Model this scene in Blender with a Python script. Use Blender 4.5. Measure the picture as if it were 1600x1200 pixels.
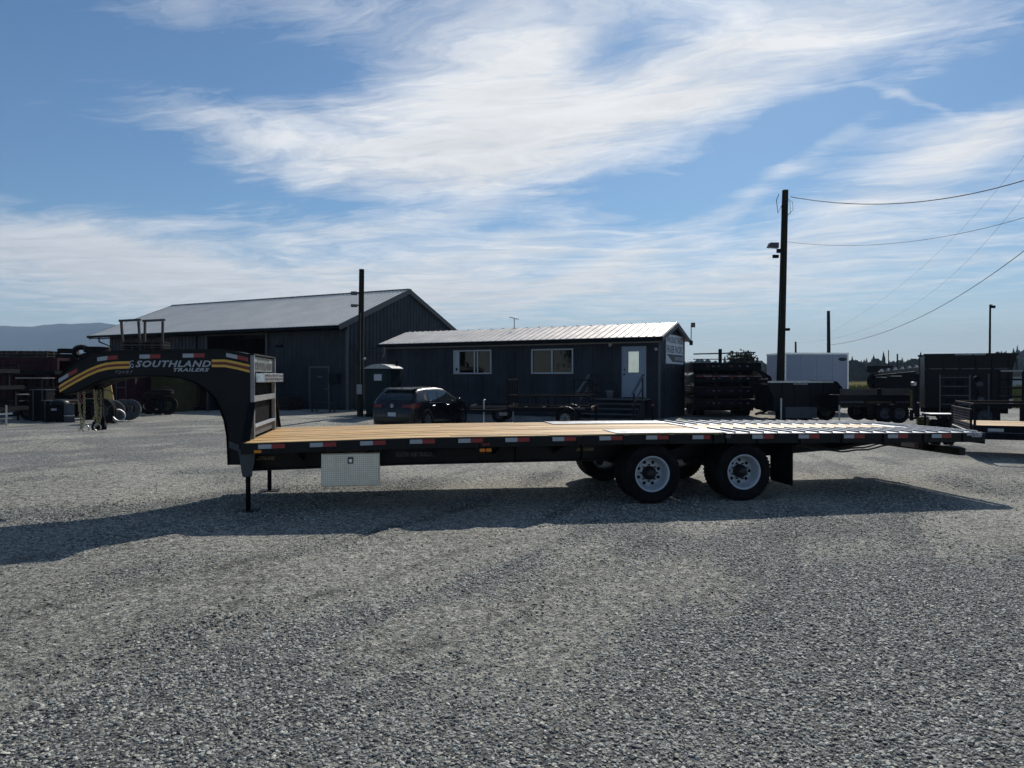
import bpy, math, random
import numpy as np
from mathutils import Vector, Matrix

for _o in list(bpy.data.objects):
    bpy.data.objects.remove(_o, do_unlink=True)
SC = bpy.context.scene
COL = SC.collection
R = math.radians
random.seed(7)
RS = np.random.RandomState(11)

# ------------------------------------------------------------------ camera
F, CX, HY, CAMH = 1130.0, 800.0, 590.0, 1.62      # focal length and horizon row at the photograph's 1600 px width
cd = bpy.data.cameras.new('camera')
cam = bpy.data.objects.new('camera', cd)
COL.objects.link(cam)
cd.sensor_width = 36.0
cd.lens = F / 1600.0 * 36.0
cd.clip_start = 0.05
cd.clip_end = 20000.0
PITCH = math.atan((600.0 - HY) / F)
cam.location = (0, 0, CAMH)
cam.rotation_euler = (R(90) - PITCH, 0, 0)
SC.camera = cam

# ------------------------------------------------------------------ light
SUN_AZ, SUN_EL = R(18.3), R(35.5)
SUN_DIR = Vector((math.sin(SUN_AZ) * math.cos(SUN_EL), math.cos(SUN_AZ) * math.cos(SUN_EL), math.sin(SUN_EL)))
sl = bpy.data.lights.new('sun', 'SUN')
sl.energy = 4.3
sl.angle = R(0.5)
sl.color = (1.0, 0.94, 0.86)
sun = bpy.data.objects.new('sun', sl)
COL.objects.link(sun)
sun.rotation_euler = (-SUN_DIR).to_track_quat('-Z', 'Y').to_euler()
sun.location = (0, 0, 60)

SC.view_settings.view_transform = 'Standard'
SC.view_settings.look = 'None'
SC.view_settings.gamma = 1.0
SC.view_settings.exposure = 0.0
SC.view_settings.use_curve_mapping = False
SC.render.engine = 'CYCLES'
SC.cycles.max_bounces = 6
SC.cycles.diffuse_bounces = 3
SC.cycles.glossy_bounces = 3
SC.cycles.transmission_bounces = 4
SC.cycles.volume_bounces = 0
SC.cycles.use_denoising = True
SC.cycles.caustics_reflective = False
SC.cycles.caustics_refractive = False
SC.cycles.sample_clamp_indirect = 4.0


class NT:
    """small helper to write shader node trees as expressions"""
    def __init__(self, tree):
        self.t = tree
        self.n = tree.nodes
        self.l = tree.links

    def new(self, kind, **props):
        nd = self.n.new(kind)
        for k, v in props.items():
            setattr(nd, k, v)
        return nd

    def put(self, sock, val):
        if isinstance(val, bpy.types.NodeSocket):
            self.l.new(val, sock)
        elif val is not None:
            sock.default_value = val

    def m(self, op, a, b=None, c=None, clamp=False):
        nd = self.new('ShaderNodeMath', operation=op, use_clamp=clamp)
        self.put(nd.inputs[0], a)
        if b is not None:
            self.put(nd.inputs[1], b)
        if c is not None:
            self.put(nd.inputs[2], c)
        return nd.outputs[0]

    def mr(self, v, a, b, c=0.0, d=1.0, smooth=True):
        nd = self.new('ShaderNodeMapRange')
        nd.interpolation_type = 'SMOOTHSTEP' if smooth else 'LINEAR'
        for s, x in zip(nd.inputs[:5], (v, a, b, c, d)):
            self.put(s, x)
        return nd.outputs[0]

    def mix(self, f, a, b, mode='MIX'):
        nd = self.new('ShaderNodeMix', data_type='RGBA', blend_type=mode)
        self.put(nd.inputs[0], f)
        self.put(nd.inputs[6], a if isinstance(a, bpy.types.NodeSocket) else (*a, 1.0) if len(a) == 3 else a)
        self.put(nd.inputs[7], b if isinstance(b, bpy.types.NodeSocket) else (*b, 1.0) if len(b) == 3 else b)
        return nd.outputs[2]

    def noise(self, vec, scale, detail=4.0, rough=0.55, dist=0.0, out=0):
        nd = self.new('ShaderNodeTexNoise')
        self.put(nd.inputs['Vector'], vec)
        nd.inputs['Scale'].default_value = scale
        nd.inputs['Detail'].default_value = detail
        nd.inputs['Roughness'].default_value = rough
        nd.inputs['Distortion'].default_value = dist
        return nd.outputs[out]

    def vm(self, op, a, b=None, scale=None):
        nd = self.new('ShaderNodeVectorMath', operation=op)
        self.put(nd.inputs[0], a)
        if b is not None:
            self.put(nd.inputs[1], b)
        if scale is not None:
            self.put(nd.inputs['Scale'], scale)
        return nd.outputs[0]

    def comb(self, x, y, z):
        nd = self.new('ShaderNodeCombineXYZ')
        for s, v in zip(nd.inputs, (x, y, z)):
            self.put(s, v)
        return nd.outputs[0]

    def sep(self, v):
        nd = self.new('ShaderNodeSeparateXYZ')
        self.put(nd.inputs[0], v)
        return nd.outputs

    def bump(self, h, strength=0.3, dist=0.01, normal=None):
        nd = self.new('ShaderNodeBump')
        nd.inputs['Strength'].default_value = strength
        nd.inputs['Distance'].default_value = dist
        self.put(nd.inputs['Height'], h)
        if normal is not None:
            self.put(nd.inputs['Normal'], normal)
        return nd.outputs[0]


# ------------------------------------------------------------------ sky: Nishita air with cirrus laid on a high flat layer
world = bpy.data.worlds.new('World')
SC.world = world
world.use_nodes = True
W = NT(world.node_tree)
W.n.clear()
sky = W.new('ShaderNodeTexSky', sky_type='NISHITA')
sky.sun_disc = False
sky.sun_elevation = SUN_EL
sky.sun_rotation = SUN_AZ
sky.altitude = 10
sky.air_density = 1.0
sky.dust_density = 0.25
sky.ozone_density = 2.2
SKY_STRENGTH = 0.070

tc = W.new('ShaderNodeTexCoord').outputs['Generated']
sx, sy, sz = W.sep(tc)
zc = W.m('MAXIMUM', sz, 0.012)
zz = W.m('ADD', zc, 0.02)
lx, ly = W.m('DIVIDE', sx, zz), W.m('DIVIDE', sy, zz)       # position on the cloud layer, in layer heights
az = W.m('ARCTAN2', sx, sy)
el = W.m('ARCSINE', zc)
# rotate so that the streaks run along a
ca, sa = math.cos(R(-17)), math.sin(R(-17))
la = W.m('ADD', W.m('MULTIPLY', lx, ca), W.m('MULTIPLY', ly, sa))
lb = W.m('SUBTRACT', W.m('MULTIPLY', ly, ca), W.m('MULTIPLY', lx, sa))
base = W.comb(la, lb, 0.0)
warp = W.vm('SUBTRACT', W.noise(base, 0.5, 3, 0.5, 0, 1), (0.5, 0.5, 0.5))
warp2 = W.vm('SUBTRACT', W.noise(W.vm('MULTIPLY', base, (0.6, 1.6, 1.0)), 2.6, 4, 0.6, 0, 1), (0.5, 0.5, 0.5))
warped = W.vm('ADD', W.vm('ADD', base, W.vm('MULTIPLY', warp, (1.7, 1.6, 0.0))), W.vm('MULTIPLY', warp2, (0.55, 0.30, 0.0)))
streak = W.noise(W.vm('MULTIPLY', warped, (0.50, 1.7, 1.0)), 1.1, 10, 0.60, 0.2)
fine = W.noise(W.vm('MULTIPLY', warped, (1.5, 6.5, 1.0)), 2.2, 10, 0.70, 0.35)
puff = W.noise(W.vm('ADD', W.vm('MULTIPLY', warped, (0.9, 1.3, 1.0)), (7.3, 2.1, 0)), 2.0, 10, 0.66, 0.3)


def pxdir(px, py):
    x = (px - CX) / F
    t = (HY - py) / F
    return math.atan(x), math.atan(t / math.sqrt(1 + x * x))


def blob(px, py, rx, ry, tilt, amp):
    """a soft ellipse of cloud cover on the sky; size in photograph pixels, tilt in degrees (up to the right)"""
    a0, e0 = pxdir(px, py)
    c, s = math.cos(R(tilt)), math.sin(R(tilt))
    dx = W.m('MULTIPLY', W.m('SUBTRACT', az, a0), F * math.cos(a0) ** -1 * 1.0)
    dy = W.m('MULTIPLY', W.m('SUBTRACT', el, e0), F)
    wx, wy, _ = WSEP
    dx = W.m('ADD', dx, W.m('MULTIPLY', wx, 120))
    dy = W.m('ADD', dy, W.m('MULTIPLY', wy, 90))
    u = W.m('DIVIDE', W.m('ADD', W.m('MULTIPLY', dx, c), W.m('MULTIPLY', dy, s)), rx)
    v = W.m('DIVIDE', W.m('SUBTRACT', W.m('MULTIPLY', dy, c), W.m('MULTIPLY', dx, s)), ry)
    q = W.m('ADD', W.m('MULTIPLY', u, u), W.m('MULTIPLY', v, v))
    return W.m('MULTIPLY', W.m('EXPONENT', W.m('MULTIPLY', q, -0.9)), amp)


WSEP = W.sep(W.vm('SUBTRACT', W.noise(tc, 3.2, 5, 0.6, 0, 1), (0.5, 0.5, 0.5)))
BLOBS = [
    (330, 205, 190, 60, -8, 0.75), (560, 240, 260, 70, -6, 0.75), (760, 200, 230, 110, 8, 0.95), (900, 215, 260, 75, 20, 0.85),
    (1120, 130, 260, 60, 26, 0.85), (1340, 70, 240, 60, 22, 0.6), (820, 60, 200, 110, 15, 0.85), (1040, 20, 200, 45, 20, 0.55),
    (590, 40, 190, 70, 5, 0.35), (280, 15, 60, 30, 0, 0.75), (170, 5, 50, 25, 0, 0.4),
    (1412, 164, 60, 7, -24, 1.1), (1530, 220, 130, 32, 8, 0.85), (1450, 265, 190, 30, 24, 0.65), (1240, 275, 170, 18, 30, 0.7),
    (620, 350, 150, 18, 8, 0.7), (380, 350, 170, 16, 3, 0.5), (120, 405, 300, 56, -8, 1.25), (420, 445, 420, 56, 0, 1.0),
    (860, 378, 170, 24, 4, 0.85), (990, 395, 150, 18, 22, 0.8), (760, 450, 420, 45, 4, 0.8), (1200, 430, 300, 60, 14, 0.75),
    (1500, 420, 260, 80, 12, 0.35), (1480, 20, 260, 80, 12, 0.35),
    (975, 80, 95, 34, 22, -1.2), (120, 150, 190, 110, 0, -0.8), (400, 105, 150, 50, -5, -0.9), (900, 305, 220, 32, 10, -1.1),
    (180, 295, 220, 45, 0, -0.7), (1140, 262, 150, 30, 24, -0.9), (1480, 140, 150, 34, 8, -0.8), (1250, 205, 150, 26, 25, -0.9), (430, 310, 220, 22, 0, -0.4), (1180, 330, 100, 20, 30, -0.5), (650, 315, 120, 16, 8, -0.5),
]
cover = None
for b in BLOBS:
    v = blob(*b)
    cover = v if cover is None else W.m('ADD', cover, v)
cover = W.m('ADD', cover, W.mr(el, 0.08, 0.24, 0.30, 0.10))
tex = W.m('ADD', W.m('MULTIPLY', streak, 0.44), W.m('ADD', W.m('MULTIPLY', fine, 0.26), W.m('MULTIPLY', puff, 0.50)))
dens = W.m('ADD', W.m('MULTIPLY', W.m('SUBTRACT', tex, 0.615), 3.3), W.m('MULTIPLY', cover, 0.62))
dens = W.mr(dens, -0.06, 1.06, 0.0, 1.0, False)
dens = W.m('POWER', dens, 1.15)
low = W.mr(el, 0.0, 0.17, 0.82, 0.0)                         # the veil that thickens towards the horizon
dens = W.m('MAXIMUM', dens, W.m('MULTIPLY', low, W.mr(streak, 0.25, 0.7, 0.65, 1.0)))
dens = W.m('MULTIPLY', dens, 0.95)
dotn = W.new('ShaderNodeVectorMath', operation='DOT_PRODUCT')
W.put(dotn.inputs[0], tc)
dotn.inputs[1].default_value = tuple(SUN_DIR)
glow = W.mr(dotn.outputs['Value'], 0.35, 1.0, 0.0, 1.0)
thick = W.mr(dens, 0.4, 1.0, 1.0, 0.92)
ccol = W.mix(glow, (0.66, 0.70, 0.76), (0.98, 0.99, 1.0))
ccol = W.mix(W.mr(el, 0.0, 0.16, 1.0, 0.0), ccol, (0.84, 0.88, 0.88))
ccol = W.vm('SCALE', ccol, scale=W.m('MULTIPLY', thick, W.mr(puff, 0.3, 0.7, 0.88, 1.08)))
skyc = W.vm('SCALE', sky.outputs[0], scale=SKY_STRENGTH)
skyc = W.vm('MULTIPLY', skyc, (0.74, 1.0, 1.18))
fin = W.mix(dens, skyc, ccol)
bg = W.new('ShaderNodeBackground')
W.l.new(fin, bg.inputs[0])
bg.inputs[1].default_value = 1.0
wo = W.new('ShaderNodeOutputWorld')
W.l.new(bg.outputs[0], wo.inputs[0])
world.cycles.sampling_method = 'MANUAL'
world.cycles.sample_map_resolution = 512

# ------------------------------------------------------------------ materials
MATS = {}


def mat(name, col, rough=0.6, metal=0.0, var=0.12, scale=6.0, bump=0.0, bscale=60.0, dust=0.0, dustcol=(0.36, 0.34, 0.30), spec=0.5, stretch=None, obj_var=0.0, coat=0.0):
    if name in MATS:
        return MATS[name]
    m = bpy.data.materials.new(name)
    m.use_nodes = True
    T = NT(m.node_tree)
    p = T.n['Principled BSDF']
    co = T.new('ShaderNodeTexCoord').outputs['Object']
    if stretch:
        co = T.vm('MULTIPLY', co, stretch)
    n = T.noise(co, scale, 5, 0.6)
    f = T.mr(n, 0.3, 0.7, 1 - var, 1 + var)
    if obj_var:
        oi = T.new('ShaderNodeObjectInfo').outputs['Random']
        f = T.m('MULTIPLY', f, T.mr(oi, 0, 1, 1 - obj_var, 1 + obj_var, False))
    c = T.vm('SCALE', T.comb(*col), scale=f)
    if dust:
        dn = T.noise(co, scale * 0.6, 6, 0.65)
        c = T.mix(T.mr(dn, 0.45, 0.75, 0, dust), c, dustcol)
    T.l.new(c, p.inputs['Base Color'])
    T.l.new(T.mr(T.noise(co, scale * 2.3, 4), 0.3, 0.7, max(0.02, rough * 0.85), min(1, rough * 1.15 + dust * 0.2)), p.inputs['Roughness'])
    p.inputs['Metallic'].default_value = metal
    p.inputs['Specular IOR Level'].default_value = spec
    if coat:
        p.inputs['Coat Weight'].default_value = coat
        p.inputs['Coat Roughness'].default_value = 0.04
    if bump:
        T.l.new(T.bump(T.noise(co, bscale, 3), bump, 0.004), p.inputs['Normal'])
    MATS[name] = m
    return m


def wood_mat(name, col, dark=0.6, axis=0, rough=0.6):
    """boards with grain along one local axis, each object its own tone, knots and stains"""
    if name in MATS:
        return MATS[name]
    m = bpy.data.materials.new(name)
    m.use_nodes = True
    T = NT(m.node_tree)
    p = T.n['Principled BSDF']
    co = T.new('ShaderNodeTexCoord').outputs['Object']
    rnd = T.new('ShaderNodeObjectInfo').outputs['Random']
    st = [22.0, 22.0, 22.0]
    st[axis] = 1.1
    g = T.vm('ADD', T.vm('MULTIPLY', co, tuple(st)), T.comb(T.m('MULTIPLY', rnd, 37.0), T.m('MULTIPLY', rnd, 11.0), 0.0))
    grain = T.noise(g, 1.6, 6, 0.62, 0.6)
    big = T.noise(T.vm('ADD', co, T.comb(T.m('MULTIPLY', rnd, 50.0), 0.0, 0.0)), 1.7, 5, 0.6)
    f = T.m('ADD', T.mr(grain, 0.3, 0.72, dark, 1.1), T.mr(big, 0.3, 0.7, -0.10, 0.08))
    f = T.m('MULTIPLY', f, T.mr(rnd, 0, 1, 0.76, 1.14, False))
    c = T.vm('SCALE', T.comb(*col), scale=f)
    hue = T.mix(T.mr(T.noise(g, 0.5, 2), 0.4, 0.7, 0, 0.5), c, T.vm('MULTIPLY', c, (1.0, 0.86, 0.66)))
    T.l.new(hue, p.inputs['Base Color'])
    p.inputs['Roughness'].default_value = rough
    p.inputs['Specular IOR Level'].default_value = 0.2
    T.l.new(T.bump(grain, 0.35, 0.002), p.inputs['Normal'])
    MATS[name] = m
    return m


def tread_mat(name, col, rough=0.32, pitch=0.03, metal=0.9):
    """aluminium tread plate: raised lugs at alternating slants"""
    if name in MATS:
        return MATS[name]
    m = bpy.data.materials.new(name)
    m.use_nodes = True
    T = NT(m.node_tree)
    p = T.n['Principled BSDF']
    co = T.new('ShaderNodeTexCoord').outputs['Object']
    x, y, z = T.sep(co)
    k = math.pi / pitch
    hh = T.m('ADD', y, z)
    a = T.m('MULTIPLY', T.m('ADD', x, hh), k)
    b = T.m('MULTIPLY', T.m('SUBTRACT', x, hh), k)
    s1, s2 = T.m('ABSOLUTE', T.m('SINE', a)), T.m('ABSOLUTE', T.m('SINE', b))
    cell = T.m('MULTIPLY', T.m('SINE', a), T.m('SINE', b))
    lug = T.mr(T.m('SUBTRACT', T.m('MAXIMUM', s1, s2), T.m('MULTIPLY', T.m('ABSOLUTE', cell), 0.35)), 0.72, 0.98)
    n = T.noise(co, 5, 5, 0.6)
    c = T.vm('SCALE', T.comb(*col), scale=T.mr(n, 0.3, 0.7, 0.85, 1.1))
    c = T.mix(lug, T.vm('SCALE', c, scale=1.15), T.vm('SCALE', c, scale=0.5))
    T.l.new(c, p.inputs['Base Color'])
    p.inputs['Metallic'].default_value = metal
    T.l.new(T.mr(n, 0.3, 0.7, rough * 0.8, rough * 1.3), p.inputs['Roughness'])
    T.l.new(T.bump(lug, 0.6, 0.002), p.inputs['Normal'])
    MATS[name] = m
    return m


M_BLACK = mat('black_trailer_paint', (0.0045, 0.0058, 0.0085), 0.40, 0.0, 0.25, 3.0, dust=0.05, dustcol=(0.03, 0.032, 0.036), spec=0.20)
M_BLACK2 = mat('weathered_black_steel', (0.005, 0.006, 0.009), 0.6, 0.0, 0.3, 2.0, dust=0.2, dustcol=(0.020, 0.020, 0.021), spec=0.10)
M_FRAME = mat('black_frame_steel', (0.004, 0.005, 0.007), 0.6, 0.0, 0.2, 4.0, dust=0.12, dustcol=(0.04, 0.04, 0.04), spec=0.15)
M_BLACK_SHADE = mat('shade_black_paint', (0.002, 0.0025, 0.0035), 0.7, 0.0, 0.1, 4.0, spec=0.05)  # black paint made darker to put shade into the neck's inner faces
M_GREY = mat('grey_steel', (0.060, 0.064, 0.075), 0.55, 0.1, 0.15, 5.0)
M_POST = mat('dull_grey_post_steel', (0.25, 0.26, 0.275), 0.5, 0.05, 0.15, 5.0)
M_GALV = mat('galvanised_steel', (0.48, 0.49, 0.50), 0.42, 0.75, 0.18, 9.0)
M_ALU = mat('bright_aluminium', (0.72, 0.73, 0.75), 0.3, 0.85, 0.1, 8.0)
M_TREAD = tread_mat('aluminium_tread_plate', (0.62, 0.59, 0.52), 0.36, 0.05, 0.6)
M_TREADDECK = tread_mat('deck_tread_plate', (0.25, 0.26, 0.27), 0.40, 0.06, 0.3)
M_SLAT = mat('worn_bright_steel', (0.38, 0.40, 0.43), 0.5, 0.4, 0.25, 9.0, bump=0.3)
M_RUBBER = mat('tyre_rubber', (0.006, 0.006, 0.007), 0.85, 0, 0.25, 8.0, bump=0.5, bscale=90, dust=0.3, dustcol=(0.028, 0.026, 0.024), spec=0.2)
M_RUBBERD = mat('dusty_old_rubber', (0.045, 0.045, 0.046), 0.8, 0, 0.3, 8.0, bump=0.5, bscale=90, dust=0.4, dustcol=(0.12, 0.12, 0.11))
M_RIM = mat('white_painted_rim', (0.44, 0.48, 0.53), 0.35, 0.1, 0.08, 10.0, dust=0.25, dustcol=(0.28, 0.28, 0.28))
M_HUB = mat('black_hub_metal', (0.02, 0.02, 0.022), 0.45, 0.4, 0.2, 12)
M_DARKHOLE = mat('dark_wheel_hole', (0.006, 0.006, 0.006), 0.9)
M_WHITE_T = mat('white_reflective_tape', (0.36, 0.39, 0.43), 0.35, 0, 0.06, 30, dust=0.1)
M_RED_T = mat('red_reflective_tape', (0.26, 0.014, 0.018), 0.35, 0, 0.1, 30)
M_AMBER = mat('amber_lens', (0.75, 0.22, 0.02), 0.2, 0, 0.1, 30)
M_REDL = mat('red_lens', (0.13, 0.010, 0.010), 0.2, 0, 0.1, 30)
M_YELLOW = mat('yellow_stripe_vinyl', (0.72, 0.40, 0.06), 0.4, 0, 0.06, 10)
M_DKRED = mat('dark_red_stripe_vinyl', (0.16, 0.02, 0.012), 0.4, 0, 0.06, 10)
M_LETTER = mat('silver_grey_lettering', (0.36, 0.39, 0.43), 0.4, 0, 0.08, 20)
M_LETTER2 = mat('faded_grey_lettering', (0.09, 0.092, 0.10), 0.5, 0, 0.1, 20)
M_GOLDL = mat('bronze_lettering', (0.22, 0.15, 0.08), 0.5, 0, 0.1, 20)
M_CHALK = mat('chalk_marking', (0.17, 0.17, 0.18), 0.9, 0, 0.5, 80)
M_BLACKL = mat('black_lettering', (0.015, 0.015, 0.018), 0.5)
M_DECK = wood_mat('fresh_pine_deck', (0.86, 0.57, 0.26), 0.5, 0, 0.55)
M_WOODGREY = wood_mat('weathered_grey_timber', (0.09, 0.085, 0.085), 0.6, 0, 0.8)
M_WOODBROWN = wood_mat('brown_pallet_timber', (0.045, 0.038, 0.036), 0.55, 0, 0.85)
M_POLE = wood_mat('dark_pole_timber', (0.032, 0.028, 0.020), 0.55, 2, 0.85)
M_PLANKY = wood_mat('yellow_plank', (0.62, 0.42, 0.14), 0.7, 2, 0.6)
M_SIDING = mat('charcoal_siding_paint', (0.027, 0.030, 0.040), 0.62, 0, 0.2, 1.2, bump=0.1, bscale=25, dust=0.15, dustcol=(0.045, 0.047, 0.052), obj_var=0.16, spec=0.22)
M_BARN = mat('dark_blue_steel_cladding', (0.022, 0.026, 0.036), 0.5, 0.0, 0.18, 0.8, dust=0.18, dustcol=(0.045, 0.046, 0.052), spec=0.28)
M_ROOF = mat('pale_metal_roof', (0.88, 0.83, 0.75), 0.62, 0.0, 0.06, 0.7, dust=0.15, dustcol=(0.74, 0.68, 0.60), spec=0.3)
M_ROOFW = mat('white_metal_roof', (0.82, 0.74, 0.64), 0.42, 0.45, 0.08, 0.9, dust=0.2, dustcol=(0.55, 0.49, 0.42))
M_TRIM = mat('grey_brown_trim', (0.10, 0.097, 0.10), 0.6, 0.0, spec=0.3)
M_TRIML = mat('pale_grey_gutter', (0.22, 0.22, 0.23), 0.4, 0.1)
M_WINF = mat('white_vinyl_frame', (0.40, 0.42, 0.45), 0.4, 0, 0.05)
M_DOORW = mat('pale_blue_grey_door', (0.24, 0.28, 0.35), 0.45, 0, 0.05)
M_DOORD = mat('dark_steel_door', (0.030, 0.033, 0.040), 0.6, 0.0, spec=0.2)
M_PLASTIC_G = mat('teal_green_plastic', (0.003, 0.015, 0.017), 0.6, 0, 0.1, spec=0.2)
M_PLASTIC_W = mat('translucent_white_plastic', (0.32, 0.33, 0.33), 0.5)
M_WHITE = mat('white_panel', (0.42, 0.43, 0.46), 0.5, 0, 0.07, 3, dust=0.1)
M_SIGN = mat('white_sign_face', (0.66, 0.67, 0.70), 0.5, 0, 0.05, 3)
M_CREAM = mat('white_aluminium_panel', (0.34, 0.36, 0.44), 0.5, 0.0, 0.05, 1.5)
M_MAROON = mat('maroon_container_paint', (0.035, 0.009, 0.014), 0.7, 0, 0.3, 1.0, dust=0.25, dustcol=(0.022, 0.012, 0.011), spec=0.15)
M_CYEL = mat('faded_yellow_container_paint', (0.085, 0.076, 0.034), 0.75, 0, 0.2, 1.2, dust=0.3, dustcol=(0.05, 0.035, 0.02), spec=0.15)
M_CGREY = mat('dark_grey_container_paint', (0.010, 0.012, 0.017), 0.6, 0, 0.2, 1.0, spec=0.15)
M_CHAIN = mat('zinc_yellow_chain', (0.42, 0.36, 0.20), 0.3, 0.9, 0.3, 60)
M_HOOK = mat('galvanised_hook', (0.45, 0.44, 0.42), 0.35, 0.8, 0.2, 20)
M_CAR = mat('black_car_paint', (0.003, 0.0035, 0.006), 0.30, 0.0, 0.1, 3, spec=0.25, coat=0.35)
M_CARTRIM = mat('black_plastic_trim', (0.004, 0.004, 0.005), 0.6)
M_PLATE = mat('number_plate', (0.5, 0.52, 0.56), 0.4, 0, 0.1, 30)
M_CABLE = mat('black_cable', (0.02, 0.02, 0.022), 0.6)
M_ORANGE = mat('orange_marker', (0.6, 0.16, 0.02), 0.3)
M_CONC = mat('pale_concrete', (0.30, 0.30, 0.29), 0.85, 0, 0.12, 4, bump=0.3)


def glass_mat(name, col=(0.012, 0.014, 0.016), rough=0.03, metal=0.0, spec=0.6):
    m = mat(name, col, rough, metal, 0.1, 1.5, spec=spec)
    return m


M_GLASS = glass_mat('dark_window_glass', (0.003, 0.004, 0.005), 0.03, spec=0.35)
M_GLASSB = glass_mat('reflective_door_glass', (0.55, 0.58, 0.56), 0.06, 0.85)
M_CARGLASS = glass_mat('tinted_car_glass', (0.05, 0.065, 0.07), 0.05, 0.6)


# ------------------------------------------------------------------ objects
def link(o, parent=None):
    COL.objects.link(o)
    if parent is not None:
        o.parent = parent
    return o


def tag(o, label=None, cat=None, group=None, kind=None):
    if label:
        o['label'] = label
    if cat:
        o['category'] = cat
    if group:
        o['group'] = group
    if kind:
        o['kind'] = kind
    return o


def empty(name, loc, rz=0.0, label=None, cat=None, group=None):
    o = bpy.data.objects.new(name, None)
    o.empty_display_size = 0.3
    link(o)
    o.location = loc
    o.rotation_euler = (0, 0, rz)
    return tag(o, label, cat, group)


def dup(root, loc, rz, label=None, group=None):
    def cp(o, par):
        c = o.copy()
        COL.objects.link(c)
        if par is not None:
            c.parent = par
        for ch in CHILD.get(o.name, []):
            cp(ch, c)
        return c
    CHILD = {}
    for x in bpy.data.objects:
        if x.parent is not None:
            CHILD.setdefault(x.parent.name, []).append(x)
    r = cp(root, None)
    r.location = loc
    if isinstance(rz, (int, float)):
        r.rotation_euler = (0, 0, rz)
    else:
        r.rotation_euler = rz
    if label:
        r['label'] = label
    if group:
        r['group'] = group
    return r


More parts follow.
